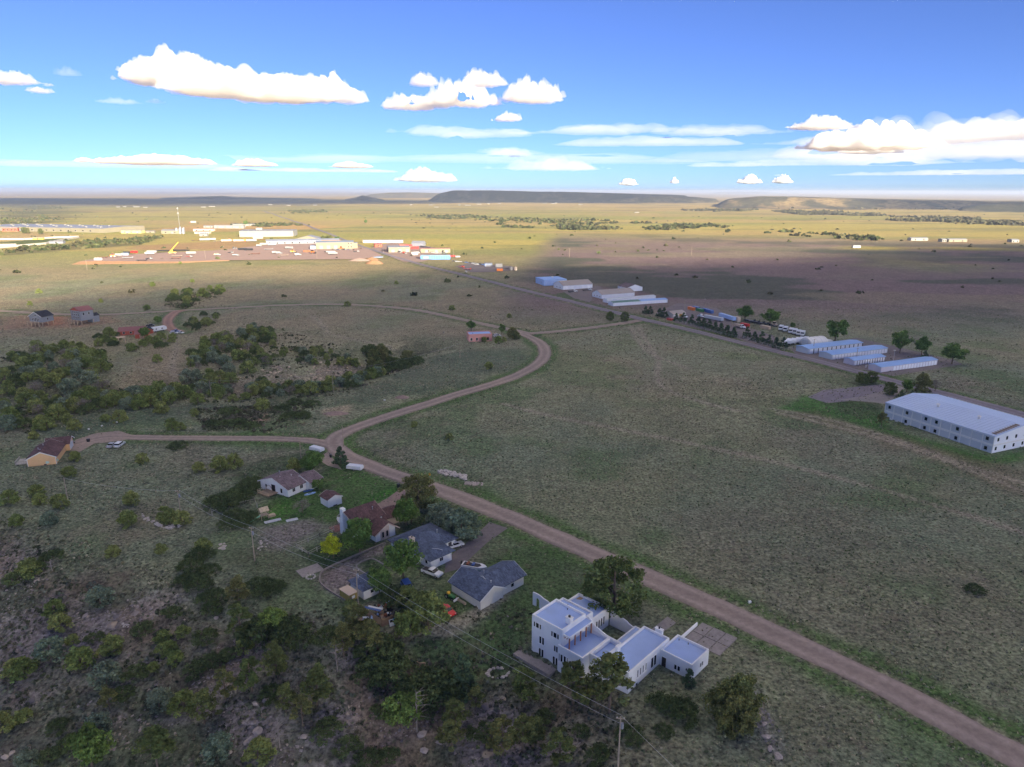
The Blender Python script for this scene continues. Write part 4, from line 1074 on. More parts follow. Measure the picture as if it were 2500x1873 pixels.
# ---------------------------------------------------------------- tan house at the left edge
g = root('ranch_house', 'tan-orange house with maroon gable roof and white trim at the left edge', 'house', (69, 1140), 20)
gable_wall(g, 0, 0, 8.3, 13.2, -1, 2.7, 4.7, TANWALL, 'y')
gable_roof(g, 0, 0, 8.3, 13.2, 2.7, 4.7, SH_BROWN, 'y', 0.5, trim=TRIM)
gable_wall(g, 2.4, 13.22, 9.6, 19.0, -1, 2.7, 4.3, TANWALL, 'x')
gable_roof(g, 2.4, 13.22, 9.6, 19.0, 2.7, 4.3, SH_BROWN, 'x', 0.5, trim=TRIM)
MB().box(-0.1, -0.06, -0.5, 0.08, 0.0, 2.7).box(8.22, -0.06, -0.5, 8.4, 0.0, 2.7).build('corner_trim', TRIM, g)
for v in (2.0, 9.5): window(g, '-x', 0, v, 1.5, 1.0, 1.2)
door(g, '-x', 0, 5.4, 0.2, 0.95, 2.1, TRIM); door(g, '+x', 9.6, 16.1, 0, 4.4, 2.2, GREYPANEL, handle=False)
MB().box(4.6, -0.05, 0.0, 5.4, -0.004, 0.35).build('vent_grille', DARKMET, g)
for x, y, z in ((3.0, 8.5, 4.3), (2.2, 5.5, 4.0), (3.4, 3.0, 4.3)): vent(g, x, y, z, 0.5, 0.1)
dk = MB().box(-4.4, 2.6, 0.25, -0.02, 8.2, 0.4).build('deck', RAILWOOD, g)
for y in np.arange(2.6, 8.3, 0.7): MB().box(-4.4, y - 0.04, -0.4, -4.32, y + 0.04, 1.3).build('baluster', RAILWOOD, dk)
for x in np.arange(-4.0, -0.2, 0.7): MB().box(x - 0.04, 2.6, -0.4, x + 0.04, 2.68, 1.3).build('baluster', RAILWOOD, dk)
MB().box(-4.44, 2.56, 1.302, -0.05, 2.72, 1.38).box(-4.44, 2.73, 1.302, -4.28, 8.2, 1.38).build('rail', RAILWOOD, dk)

# ---------------------------------------------------------------- three hillside houses at the far left
g = root('cottage', 'dark grey cottage with black gable roof on stilts by the far dirt road', 'house', (105, 797), 75)
gable_wall(g, 0, 0, 9.0, 10.5, 2.6, 6.6, 9.6, GREYWALL, 'x'); gable_roof(g, 0, 0, 9.0, 10.5, 6.6, 9.6, SH_BLACK, 'x', 0.6, trim=TRIM)
gw_ = MB()
for v in (2.6, 4.0, 5.3, 6.6, 8.0): window(g, '-x', 0, v, 4.4, 0.75, 2.6 if 3 < v < 7.5 else 1.6)
for v in (4.6, 5.9): window(g, '-x', 0, v, 7.2, 0.7, 1.0)
window(g, '-y', 0, 4.5, 4.6, 1.0, 1.4)
for v in (0.4, 3.6, 6.9, 10.1): MB().box(-2.6, v - 0.15, -1.0, -2.3, v + 0.15, 3.4).build('post', PALEWOOD, g)
for x, v in ((0.3, 0.4), (0.3, 10.1), (8.7, 0.4), (8.7, 10.1), (4.5, 0.4)): MB().box(x - 0.15, v - 0.15, -1.0, x + 0.15, v + 0.15, 2.598).build('post', PALEWOOD, g)
MB().box(-2.7, 0.1, 2.5, -0.02, 10.4, 2.7).build('deck', WOOD, g); MB().box(-2.7, 0.1, 3.5, -2.55, 10.4, 3.62).build('rail', PALEWOOD, g)

g = root('tall_house', 'tall grey and red house with red metal roof on stilts by the far road', 'house', (200, 793), 62)
wall(g, 0, 0, 9.0, 11.0, 2.6, 9.4, GREYWALL)
gable_wall(g, 0, 0, 9.0, 11.0, 9.2, 9.4, 11.6, REDWALL, 'x').name = 'gable'
gable_roof(g, 0, 0, 9.0, 11.0, 9.4, 11.6, SH_RED, 'x', 0.6, trim=None)
for v in (2.2, 4.4, 6.6, 8.8):
    for z in (4.6, 6.6, 8.3): window(g, '-x', 0, v, z, 1.0, 1.3)
for x in (2.2, 6.0): window(g, '-y', 0, x, 7.2, 1.1, 1.6)
for v in (0.4, 3.8, 7.2, 10.6): MB().box(-2.8, v - 0.15, -1.0, -2.5, v + 0.15, 3.6).build('post', PALEWOOD, g)
for x, v in ((0.3, 0.4), (0.3, 10.6), (8.7, 0.4), (8.7, 10.6)): MB().box(x - 0.15, v - 0.15, -1.0, x + 0.15, v + 0.15, 2.598).build('post', PALEWOOD, g)
MB().box(-2.9, 0.1, 2.5, -0.02, 10.9, 2.7).build('deck', WOOD, g)
wall(g, 9.02, 2.0, 14.0, 8.0, -1, 4.6, GREYWALL); gable_roof(g, 9.02, 2.0, 14.0, 8.0, 4.6, 6.0, SH_BLACK, 'x', 0.4)

g = root('bungalow', 'red bungalow with low maroon roof among junipers at the far left', 'house', (318, 818), 20)
gable_wall(g, -6, 0, 8, 9, -1, 2.8, 4.4, REDWALL, 'x'); gable_roof(g, -6, 0, 8, 9, 2.8, 4.4, SH_RED, 'x', 0.8)
for x in (-3.5, 0.5, 4.5): window(g, '-y', 0, x, 1.5, 1.3, 1.2)
door(g, '-y', 0, 6.6, 0, 0.95, 2.1, TRIM)
gable_wall(g, 8.02, 1, 13, 8, -1, 2.4, 3.6, REDWALL, 'y'); gable_roof(g, 8.02, 1, 13, 8, 2.4, 3.6, SH_BLACK, 'y', 0.4)
g = root('barn_shed', 'small red shed with maroon roof beside the red bungalow', 'shed', (333, 824), 20)
gable_wall(g, 0, -4, 7.5, 1, -1, 2.8, 4.2, REDWALL, 'x'); gable_roof(g, 0, -4, 7.5, 1, 2.8, 4.2, SH_RED, 'x', 0.5)
door(g, '-y', -4, 3.7, 0, 2.0, 2.1, WOOD, handle=False); window(g, '-x', 0, -1.5, 1.6, 0.8, 0.8)
g = root('deck_frame', 'pale timber deck frame on posts below the red bungalow', 'deck', (306, 838), 25)
for x in (-7, -3.5, 0):
    for y in (0, 4): MB().box(x - 0.15, y - 0.15, -1, x + 0.15, y + 0.15, 3.4).build('post', PALEWOOD, g)
MB().box(-7.3, -0.3, 3.402, 0.3, 4.3, 3.6).build('deck', PALEWOOD, g)
for x in (-7, -5.2, -3.5, -1.7, 0): MB().box(x - 0.06, -0.3, 3.602, x + 0.06, -0.18, 4.6).build('baluster', PALEWOOD, g)
MB().box(-7.3, -0.32, 4.602, 0.3, -0.15, 4.7).build('rail', PALEWOOD, g)
br = MB(); br.tube((-7, -0.16, 0.2), (-3.5, -0.16, 3.2), 0.08, n=6).tube((-3.5, -0.16, 0.2), (0, -0.16, 3.2), 0.08, n=6); br.build('brace', PALEWOOD, g)

# ---------------------------------------------------------------- pink adobe building at the far junction
g = root('adobe_building', 'pink stucco building with flat blue roof by the far road junction', 'building', (1145, 835), 12)
wall(g, 0, 0, 14.6, 9.5, -1, 4.2, PINK)
p = MB()
for q in ((0, 0, 14.6, 0.3), (0, 9.2, 14.6, 9.5), (0, 0.302, 0.3, 9.198), (14.3, 0.302, 14.6, 9.198)): p.box(q[0], q[1], 4.202, q[2], q[3], 4.75)
p.build('parapet', PINK, g); MB().box(0.31, 0.31, 4.21, 14.29, 9.19, 4.3).build('roof', BLUEMET, g)
for x, w in ((1.5, 1.2), (5.0, 1.0), (12.0, 1.4)): window(g, '-y', 0, x, 1.5, w, 1.7)
door(g, '-y', 0, 9.2, 0, 1.0, 2.1, REDWOOD); MB().box(7.6, -1.8, 2.7, 12.4, -0.01, 2.9).build('awning', REDWOOD, g)
for x in (7.8, 12.2): MB().box(x - 0.08, -1.75, -0.3, x + 0.08, -1.6, 2.698).build('post', REDWOOD, g)
vent(g, 3, 4, 4.2, 0.5, 0.12, DARKMET)
# ---------------------------------------------------------------- trees
def leaf_mat(name, col, col2, sat=1.0):
    m, nt, b = new_mat(name); N = nt.nodes; Lk = nt.links
    vc = N.new('ShaderNodeVertexColor'); vc.layer_name = 'Col'
    oi = N.new('ShaderNodeObjectInfo')
    mx = N.new('ShaderNodeMix'); mx.data_type = 'RGBA'; mx.inputs['A'].default_value = (*col, 1); mx.inputs['B'].default_value = (*col2, 1)
    Lk.new(oi.outputs['Random'], mx.inputs['Factor'])
    mu = N.new('ShaderNodeVectorMath'); mu.operation = 'MULTIPLY'
    Lk.new(mx.outputs['Result'], mu.inputs[0]); Lk.new(vc.outputs['Color'], mu.inputs[1])
    Lk.new(mu.outputs[0], b.inputs['Base Color']); b.inputs['Roughness'].default_value = 0.85; b.inputs['Specular IOR Level'].default_value = 0.15
    tr = N.new('ShaderNodeBsdfTranslucent'); Lk.new(mu.outputs[0], tr.inputs['Color'])
    ms = N.new('ShaderNodeMixShader'); ms.inputs[0].default_value = 0.25
    Lk.new(b.outputs[0], ms.inputs[1]); Lk.new(tr.outputs[0], ms.inputs[2]); Lk.new(ms.outputs[0], N['Material Output'].inputs['Surface'])
    return m
LEAF = {
    'juniper': leaf_mat('juniper_needles', (0.135, 0.178, 0.052), (0.200, 0.222, 0.072)),
    'sage': leaf_mat('sage_needles', (0.130, 0.175, 0.115), (0.170, 0.205, 0.135)),
    'oak': leaf_mat('oak_leaves', (0.066, 0.092, 0.036), (0.095, 0.126, 0.048)),
    'pine': leaf_mat('pine_needles', (0.095, 0.128, 0.040), (0.150, 0.150, 0.055)),
    'row': leaf_mat('dark_needles', (0.070, 0.112, 0.060), (0.088, 0.130, 0.066)),
    'leafy': leaf_mat('green_leaves', (0.090, 0.160, 0.038), (0.118, 0.188, 0.050)),
    'yellow': leaf_mat('yellow_leaves', (0.36, 0.40, 0.03), (0.36, 0.40, 0.03)),
    'bare': leaf_mat('bare_twigs', (0.17, 0.15, 0.13), (0.20, 0.17, 0.15)),
    'bright': leaf_mat('bright_leaves', (0.115, 0.180, 0.045), (0.14, 0.20, 0.05)),
}
BARK = mat('bark', (0.16, 0.12, 0.09), 0.95, var=0.3, scale=4)
PALEBARK = mat('dead_wood', (0.25, 0.215, 0.19), 0.95, var=0.25, scale=4)

def leaves(clumps, per, size, rng, up=0.0):
    """leaf-sized faces spread through clumps [(x, y, z, r), ...]"""
    cl = np.array(clumps, float); n = len(cl) * per
    c = np.repeat(cl, per, 0)
    d = rng.normal(size=(n, 3)); d /= np.linalg.norm(d, axis=1)[:, None]
    rad = c[:, 3] * (0.35 + 0.65 * rng.rand(n) ** 0.6)
    p = c[:, :3] + d * rad[:, None] * np.array([1, 1, 0.85])
    nrm = d + rng.normal(size=(n, 3)) * 0.7; nrm[:, 2] += up; nrm /= np.linalg.norm(nrm, axis=1)[:, None]
    a = np.cross(nrm, rng.normal(size=(n, 3))); a /= np.linalg.norm(a, axis=1)[:, None]
    b = np.cross(nrm, a)
    s = size * (0.6 + 0.8 * rng.rand(n))[:, None]; el = (0.55 + 0.5 * rng.rand(n))[:, None]
    v = np.stack([p - a * s, p - b * s * el, p + a * s, p + b * s * el], 1).reshape(-1, 3)
    f = np.arange(n * 4).reshape(n, 4)
    tone = np.repeat(0.85 + 0.75 * rng.rand(len(cl)), per) * (0.7 + 0.6 * rng.rand(n))
    warm = 1 + 0.25 * (rng.rand(n) - 0.5)
    col = np.stack([tone * warm, tone, tone * (2 - warm)], 1)
    return v, f, np.repeat(col, 4, 0)

def limbs(b, base, h, r, rng, n=5, spread=0.5, start=0.3, rise=0.5):
    b.tube((0, 0, -0.4), (base[0] * 0.5, base[1] * 0.5, h * 0.5), r, r * 0.7, 7)
    b.tube((base[0] * 0.5, base[1] * 0.5, h * 0.5), (base[0], base[1], h * 0.92), r * 0.7, r * 0.2, 7)
    for i in range(n):
        t = start + (0.85 - start) * (i + rng.rand()) / n; a = rng.rand() * 6.28
        z = h * t; L = spread * h * (1.05 - t) * (0.7 + 0.6 * rng.rand())
        p0 = Vector((base[0] * t, base[1] * t, z)); p1 = p0 + Vector((math.cos(a) * L * 0.6, math.sin(a) * L * 0.6, L * rise * 0.5)); p2 = p1 + Vector((math.cos(a + 0.3) * L * 0.4, math.sin(a + 0.3) * L * 0.4, L * rise * 0.6))
        b.tube(p0, p1, r * 0.38, r * 0.24, 5); b.tube(p1, p2, r * 0.24, r * 0.08, 5)
    return b

PROTO = {}
def proto(kind, i):
    """unit tree of height 1 scaled later: builds trunk mesh and crown mesh once per variant"""
    if (kind, i) in PROTO: return PROTO[kind, i]
    rng = np.random.RandomState(100 * i + sum(map(ord, kind)))
    tr = MB(); cl = []
    if kind in ('juniper', 'sage'):
        for k in range(46):
            a = rng.rand() * 6.28; z = rng.rand() ** 0.8; w = 0.50 * math.sqrt(max(0.05, 1 - ((z - 0.32) / 0.72) ** 2))
            q = w * (0.55 + 0.5 * rng.rand()); cl.append((math.cos(a) * q, math.sin(a) * q * (0.8 + 0.3 * rng.rand()), 0.08 + 0.84 * z, 0.13 + 0.07 * rng.rand()))
        limbs(tr, (0.02, 0.01), 0.7, 0.045, rng, 4, 0.5, 0.1, 0.8); per, sz = 46, 0.044
    elif kind == 'oak':
        for k in range(60):
            a = rng.rand() * 6.28; q = 0.95 * math.sqrt(rng.rand()); z = (0.25 + 0.75 * (1 - (q / 1.0) ** 2)) * (0.55 + 0.45 * rng.rand())
            cl.append((math.cos(a) * q, math.sin(a) * q, z * 0.85, 0.15 + 0.09 * rng.rand()))
        limbs(tr, (0.05, 0.02), 0.6, 0.04, rng, 5, 0.9, 0.05, 0.7); per, sz = 32, 0.050
    elif kind == 'pine':
        for k in range(34):
            z = 0.32 + 0.66 * rng.rand(); a = rng.rand() * 6.28; w = 0.30 * (1.12 - z) ** 0.65
            q = w * (0.35 + 0.8 * rng.rand()); cl.append((math.cos(a) * q, math.sin(a) * q, z, 0.050 + 0.045 * rng.rand()))
        cl.append((0, 0, 0.96, 0.05)); limbs(tr, (0.02 * i, 0.01), 1.0, 0.020, rng, 12, 0.33, 0.22, 0.25); per, sz = 76, 0.020
    elif kind == 'roundpine':
        for k in range(80):
            a = rng.rand() * 6.28; z = rng.rand(); w = 0.40 * math.sqrt(max(0.04, 1 - ((z - 0.42) / 0.62) ** 2))
            q = w * (0.45 + 0.62 * rng.rand()); cl.append((math.cos(a) * q, math.sin(a) * q, 0.12 + 0.82 * z, 0.075 + 0.045 * rng.rand()))
        limbs(tr, (0.01, 0.0), 0.9, 0.03, rng, 8, 0.4, 0.12, 0.4); per, sz = 80, 0.020
    elif kind == 'row':
        for k in range(56):
            z = rng.rand() ** 1.2; a = rng.rand() * 6.28; w = 0.30 * (1 - z) ** 0.85 + 0.02
            q = w * (0.5 + 0.6 * rng.rand()); cl.append((math.cos(a) * q, math.sin(a) * q, 0.1 + 0.86 * z, 0.05 + 0.05 * (1 - z)))
        limbs(tr, (0, 0), 0.95, 0.02, rng, 6, 0.3, 0.1, 0.1); per, sz = 30, 0.032
    else:   # leafy crowns
        for k in range(54):
            d = rng.normal(size=3); d /= np.linalg.norm(d); q = 0.36 * (0.45 + 0.6 * rng.rand())
            cl.append((d[0] * q * (1.0 + 0.2 * math.sin(i)), d[1] * q, 0.60 + d[2] * q * 0.95, 0.085 + 0.06 * rng.rand()))
        limbs(tr, (0.03, -0.02), 0.8, 0.028, rng, 9, 0.55, 0.2, 0.9); per, sz = 64, 0.027
        if kind == 'bare': per, sz = 22, 0.018
    v, f, c = leaves(cl, per, sz, rng, 0.25)
    crown = np_mesh('crown', v, f, [LEAF.get({'roundpine': 'pine'}.get(kind, kind), LEAF['leafy'])], c)
    PROTO[kind, i] = (tr.mesh('trunk', BARK), crown)
    return PROTO[kind, i]

TREES = []
def tree(at, kind, h, label, group, name=None, wide=1.0, var=None, leaf=None):
    nvar = 4
    i = random.randrange(nvar) if var is None else var
    tm, cm = proto(kind, i)
    p = P(*at) if len(at) == 2 else Vector(at)
    if kind == 'oak': sc = (h * wide,) * 2 + (h,)
    else: sc = (h * wide * random.uniform(0.92, 1.08), h * wide * random.uniform(0.92, 1.08), h)
    e = empty(name or {'juniper': 'juniper', 'sage': 'sage_juniper', 'oak': 'scrub_oak', 'pine': 'pine_tree', 'roundpine': 'pine_tree', 'row': 'spruce_tree', 'leafy': 'cottonwood_tree', 'bright': 'leafy_tree', 'yellow': 'young_tree', 'bare': 'bare_shrub'}[kind], p - Vector((0, 0, 0.05)), random.uniform(0, 6.28))
    e.scale = sc
    e.rotation_euler[0] = random.uniform(-0.05, 0.05)
    tag(e, label, 'tree' if kind not in ('oak', 'bare', 'sage', 'juniper') else 'shrub', group)
    link('trunk', tm, e); link('crown', cm if not leaf else leaf, e)
    TREES.append((p.x, p.y, h)); return e

ORD = ['first', 'second', 'third', 'fourth', 'fifth', 'sixth', 'seventh', 'eighth', 'ninth', 'tenth', 'eleventh', 'twelfth', 'thirteenth', 'fourteenth', 'fifteenth', 'sixteenth', 'seventeenth', 'eighteenth', 'nineteenth', 'twentieth', 'twenty-first', 'twenty-second', 'twenty-third', 'twenty-fourth', 'twenty-fifth']
def ordinal(i, n): return 'leftmost' if i == 0 else 'rightmost' if i == n - 1 else ORD[i] + ' from left'
def many(pts, kind, h0, h1, label, group, wide=1.0):
    """a loose set of trees of one kind, told apart by their order from the left"""
    pts = sorted(pts); n = len(pts)
    for i, q in enumerate(pts):
        tree(q[:2], kind, (random.uniform(h0, h1) if len(q) < 3 else q[2]) * (0.86 if 'bluff' in label else 1), label + ', ' + (ordinal(i, n) if n > 2 else ['left one', 'right one'][i]), group, wide=wide * random.uniform(0.9, 1.1))

def grove(poly, n, kinds, h0, h1, group, dmin=2.6, sd=1):
    """individual trees inside a pixel outline"""
    rg = random.Random(sd); w = fl(poly)
    x0, x1 = min(p[0] for p in w), max(p[0] for p in w); y0, y1 = min(p[1] for p in w), max(p[1] for p in w)
    got = []; tries = 0; xa_, xb_ = min(p[0] / p[1] for p in w), max(p[0] / p[1] for p in w)
    while len(got) < n and tries < n * 60:
        tries += 1
        x = rg.uniform(x0, x1); y = rg.uniform(y0, y1)
        if not in_poly(np.array([x]), np.array([y]), w)[0] or any((x - a) ** 2 + (y - b_) ** 2 < dmin ** 2 for a, b_ in got): continue
        got.append((x, y)); k = rg.choices([q[0] for q in kinds], [q[1] for q in kinds])[0]
        lab = {q[0]: q[2] for q in kinds}[k]
        h = rg.uniform(h0, h1) * (0.75 if k == 'oak' else 1)
        lab = ['low ', 'mid-sized ', 'tall '][min(2, int(3 * (h / (0.75 if k == 'oak' else 1) - h0) / (h1 - h0 + 1e-6)))] + lab + ', ' + ['lower ', 'upper '][y > (y0 + y1) / 2] + ['left', 'middle', 'right'][min(2, int(3 * (x / y - xa_) / (xb_ - xa_ + 1e-6)))] + ' part'
        tree((x, y, hz(x, y)), k, h, lab, group, wide=rg.uniform(0.9, 1.25) if k != 'oak' else rg.uniform(0.7, 1.0))

# the wooded draw in the left middle distance
KA = lambda w: [('juniper', 5, 'olive juniper in the draw ' + w), ('sage', 2, 'grey-green juniper in the draw ' + w), ('oak', 3, 'dark scrub oak in the draw ' + w), ('bare', 0.8, 'leafless grey shrub in the draw ' + w)]
grove([(0, 890), (60, 852), (190, 850), (265, 866), (280, 905), (255, 955), (330, 962), (300, 985), (200, 1020), (120, 1045), (60, 1052), (0, 1055)], 120, KA('left of the dirt trail'), 4.0, 7.0, 'trees of the draw left of the trail', 2.6, 3)
grove([(470, 862), (500, 835), (560, 815), (660, 805), (680, 825), (640, 860), (655, 905), (600, 935), (560, 960), (470, 970), (435, 935)], 92, KA('right of the dirt trail'), 4.0, 6.6, 'trees of the draw right of the trail', 2.6, 5)
grove([(620, 915), (720, 935), (850, 905), (960, 900), (930, 925), (840, 950), (700, 968), (600, 968)], 56, KA('below the pale rock ledge'), 3.5, 6.0, 'trees below the rock ledge', 2.6, 7)
grove([(290, 980), (420, 940), (470, 965), (420, 980), (310, 1003)], 24, KA('below the foot of the trail'), 5.0, 7.5, 'trees at the foot of the trail', 3.5, 9)
grove([(660, 845), (760, 860), (880, 870), (870, 885), (740, 895), (660, 880)], 24, KA('on top of the rock ledge'), 3.0, 5.0, 'trees on top of the ledge', 4, 11)
grove([(885, 850), (925, 850), (1000, 862), (1028, 875), (1010, 888), (950, 905), (905, 890)], 24, [('roundpine', 1, 'dark tree in the clump at the right end of the draw'), ('oak', 1, 'dark oak in the clump at the right end of the draw')], 5.5, 8.0, 'clump at the right end of the draw', 3, 13)
grove([(400, 748), (420, 722), (470, 708), (535, 708), (542, 718), (480, 735), (455, 750)], 20, [('juniper', 2, 'olive juniper in the clump above the far dirt road'), ('oak', 3, 'brown-green oak in the clump above the far dirt road')], 5.0, 8.0, 'clump above the far road', 5, 15)
grove([(452, 785), (500, 770), (565, 763), (560, 775), (500, 800), (455, 815)], 12, [('juniper', 2, 'olive juniper in the clump beside the red driveway'), ('oak', 2, 'dark oak in the clump beside the red driveway')], 4.0, 6.0, 'clump beside the red driveway', 4, 17)
grove([(235, 830), (275, 800), (290, 815), (280, 845), (240, 855)], 12, [('juniper', 2, 'olive juniper around the red bungalow'), ('oak', 2, 'dark oak around the red bungalow')], 4.0, 6.0, 'trees around the red bungalow', 4, 19)
grove([(300, 848), (350, 838), (420, 825), (430, 838), (400, 850), (320, 858)], 12, [('juniper', 2, 'low juniper on the slope below the red bungalow'), ('oak', 2, 'low dark oak on the slope below the red bungalow')], 3.5, 5.0, 'shrubs below the red bungalow', 4, 21)
tree((355, 826), 'leafy', 7.5, 'round bright green tree in front of the small red shed', None, 'leafy_tree', 1.1)
tree((386, 790), 'leafy', 5.5, 'small leafy tree at the top of the red driveway', None, 'leafy_tree', 1.1)

# shrubs dotted over the prairie at left
many([(25, 1230), (43, 1282), (90, 1208), (99, 1232), (149, 1239), (322, 1232), (314, 1284), (402, 1264), (414, 1275), (445, 1278)], 'juniper', 3.2, 4.6, 'olive juniper dotted over the slope around the two left utility poles', 'junipers near the left poles', 1.15)
many([(171, 1162), (184, 1125), (348, 1131), (486, 1151)], 'juniper', 3.2, 4.2, 'round juniper on the grass below the parked cars', 'junipers below the parked cars', 1.2)
many([(537, 1149), (572, 1142)], 'juniper', 4.6, 5.2, 'olive juniper of a touching pair left of the gabled house', 'juniper pair', 1.2)
tree((436, 1092), 'oak', 2.6, 'dark spreading bush hard by the dirt lane', None, wide=1.5)
tree((122, 1278), 'sage', 3.6, 'pale grey-green shrub on the slope at far left', None, wide=1.3)
many([(258, 1029), (292, 1030), (167, 1036), (184, 1050), (95, 1050), (115, 1048), (84, 1072)], 'juniper', 3.0, 5.0, 'olive shrub between the tan house and the wooded draw', 'shrubs behind the tan house', 1.1)
many([(396, 1009), (476, 1015), (420, 1047), (442, 1050), (483, 985), (532, 974), (640, 961), (799, 955), (640, 1000), (600, 975), (570, 980)], 'juniper', 3.0, 5.0, 'olive shrub on the grass between the draw and the dirt lane', 'shrubs above the lane', 1.15)
many([(517, 1037), (545, 1037), (580, 1037), (612, 1043), (710, 1020), (742, 1018), (690, 1000), (560, 1008), (720, 985), (760, 990)], 'oak', 2.2, 3.0, 'low dark oak thicket above the dirt lane', 'oak thickets above the lane', 1.5)
many([(385, 884), (373, 699), (96, 717), (73, 746), (247, 739), (359, 757), (269, 637), (440, 645), (968, 694), (848, 748), (1104, 757), (1243, 776), (470, 690)], 'juniper', 3.2, 4.6, 'lone round bush on the open prairie beyond the draw', 'lone bushes on the prairie', 1.2)
tree((1193, 900), 'juniper', 3.6, 'lone green bush inside the bend of the dirt road', None, wide=1.2)
many([(1011, 1042), (1098, 1073)], 'juniper', 2.2, 2.6, 'small lone bush on the field right of the road junction', 'small field bushes', 1.2)
tree((2379, 1445), 'oak', 2.3, 'dark bush alone on the big field at right', None, wide=1.0)

# around the street
tree((765, 1154), 'leafy', 8.0, 'broad leafy green tree beside the upper camper', None, 'leafy_tree', 1.25)
tree((833, 1138), 'row', 7.2, 'dark conical spruce at the road junction', None, wide=1.15)
tree((718, 1150), 'juniper', 4.4, 'small olive bush behind the gabled house', None)
tree((778, 1197), 'leafy', 3.8, 'round leafy bush at the corner of the gabled house', None, 'leafy_bush', 1.3)
tree((1022, 1243), 'roundpine', 11.0, 'big round dark pine beside the road at the split-level house', None, wide=1.12)
tree((991, 1282), 'leafy', 8.2, 'loose leafy tree in front of the split-level house', None, 'leafy_tree')
tree((1005, 1278), 'bright', 6.0, 'small bright leafy tree under the big round pine', None)
many([(1072, 1282, 6.5), (1093, 1298, 6.5), (1126, 1313, 8.0)], 'sage', 6, 8, 'tall bushy juniper in the row behind the blue-roofed ranch house', 'juniper row by the road', 1.1)
tree((814, 1363), 'yellow', 6.5, 'bright yellow-green young tree inside the rail fence', None, wide=1.0)
tree((878, 1351), 'leafy', 10.0, 'tall leafy tree in front of the split-level house chimney side', None, 'leafy_tree', 1.0)
tree((985, 1420), 'leafy', 11.0, 'large leafy tree shading the blue-roofed ranch house', None, 'leafy_tree', 1.05)
tree((739, 1252), 'bare', 4.2, 'bare grey shrub on the lawn of the gabled house', None, wide=1.5)
many([(580, 1220), (541, 1236), (617, 1183), (600, 1200), (560, 1225)], 'oak', 3.2, 4.4, 'dark oak thicket left of the gabled house', 'oaks left of the gabled house', 1.2)
many([(590, 1278), (560, 1285), (610, 1268), (575, 1262)], 'oak', 2.6, 3.4, 'dark oak thicket behind the wooden playset', 'oaks by the playset', 1.2)
tree((927, 1452), 'leafy', 7.5, 'green tree hanging over the blue-roofed shed', None, 'leafy_tree', 0.95)
tree((962, 1472), 'oak', 5.0, 'dark oak beside the blue-roofed shed', None, wide=0.7)
many([(993, 1484, 5.0), (1046, 1534, 7.6), (993, 1549, 5.4), (1020, 1500, 5.4)], 'juniper', 5, 7, 'bushy olive tree beside the red car', 'olive trees by the red car', 1.0)
tree((856, 1499), 'juniper', 3.4, 'small olive bush at the foot of the leaning utility pole', None)
tree((1498, 1497), 'roundpine', 13.0, 'big dark pine behind the white adobe house', None, wide=1.22)
tree((1397, 1722), 'pine', 9.5, 'pine in front of the adobe bay windows', None, wide=1.35)
tree((1487, 1742), 'pine', 12.5, 'tall crooked pine at the front corner of the adobe house', None, wide=1.25)
tree((1681, 1671), 'row', 3.6, 'small dark spruce at the adobe garage corner', None, wide=1.2)
many([(1770, 1768, 8.5), (1800, 1765, 9.5), (1790, 1790, 8.0)], 'roundpine', 8, 10, 'dark bushy pine right of the adobe house', 'pines right of the adobe house', 1.05)
many([(1613, 1726), (1666, 1748), (1640, 1735)], 'oak', 2.6, 3.4, 'dark oak bush below the adobe garage', 'oaks below the garage', 1.1)
tree((1276, 1725), 'pine', 8.0, 'pine left of the adobe bay beside the power line', None, wide=1.4)

# bluff in the foreground
many([(581, 1476, 8), (588, 1552, 9.5), (674, 1648, 9), (616, 1690, 9), (550, 1704, 8), (500, 1766, 8.5), (384, 1872, 9.5), (268, 1732, 6), (700, 1742, 7.5), (739, 1770, 7.5), (774, 1724, 10), (678, 1660, 8)], 'pine', 7, 10, 'thin pine with bare lower trunk on the rocky bluff at lower left', 'pines on the lower-left bluff', 1.3)
many([(874, 1565, 9.5), (840, 1605, 9), (905, 1600, 9.5), (1114, 1785, 8), (1103, 1836, 7.5), (1229, 1843, 9), (1276, 1836, 8.5), (1302, 1825, 7.5), (1367, 1861, 8), (1160, 1735, 6)], 'pine', 7, 10, 'pine on the bluff below the adobe house', 'pines below the adobe house', 1.4)
tree((1131, 1692), 'row', 9.0, 'conical spruce standing on the bluff left of the adobe house', None, wide=1.05)
tree((983, 1778), 'bright', 8.0, 'bright leafy tree beside the dead snag', None, wide=0.95)
tree((225, 1876), 'bright', 8.5, 'large bright green bush at the bottom edge, lower left', None, 'leafy_tree', 1.05)
tree((668, 1542), 'bright', 6.0, 'bright yellow-green bush among the bluff pines', None, wide=1.2)
many([(246, 1475, 5), (124, 1604, 5), (260, 1668, 5.4), (245, 1788, 4.6), (536, 1845, 5), (69, 1870, 4), (389, 1727, 4.2)], 'sage', 4, 5.5, 'pale grey-green juniper on the rocky bluff', 'pale junipers on the bluff', 1.25)
many([(133, 1499, 4), (150, 1534, 4.4), (178, 1573, 2.8), (197, 1628, 5), (273, 1592, 4.4), (35, 1649, 4.2), (59, 1649, 4.6), (398, 1600, 3.4), (417, 1593, 3.2), (429, 1621, 3.4), (398, 1566, 3), (448, 1552, 2.8), (377, 1638, 2.4), (448, 1733, 4.4), (3, 1788, 4.6), (633, 1857, 4.6), (76, 1402, 5), (277, 1358, 3.4), (393, 1350, 3.0), (498, 1346, 4.2), (598, 1590, 3.6), (60, 1760, 3)], 'juniper', 3, 5, 'olive juniper bush on the rocky bluff', 'olive junipers on the bluff', 1.15)
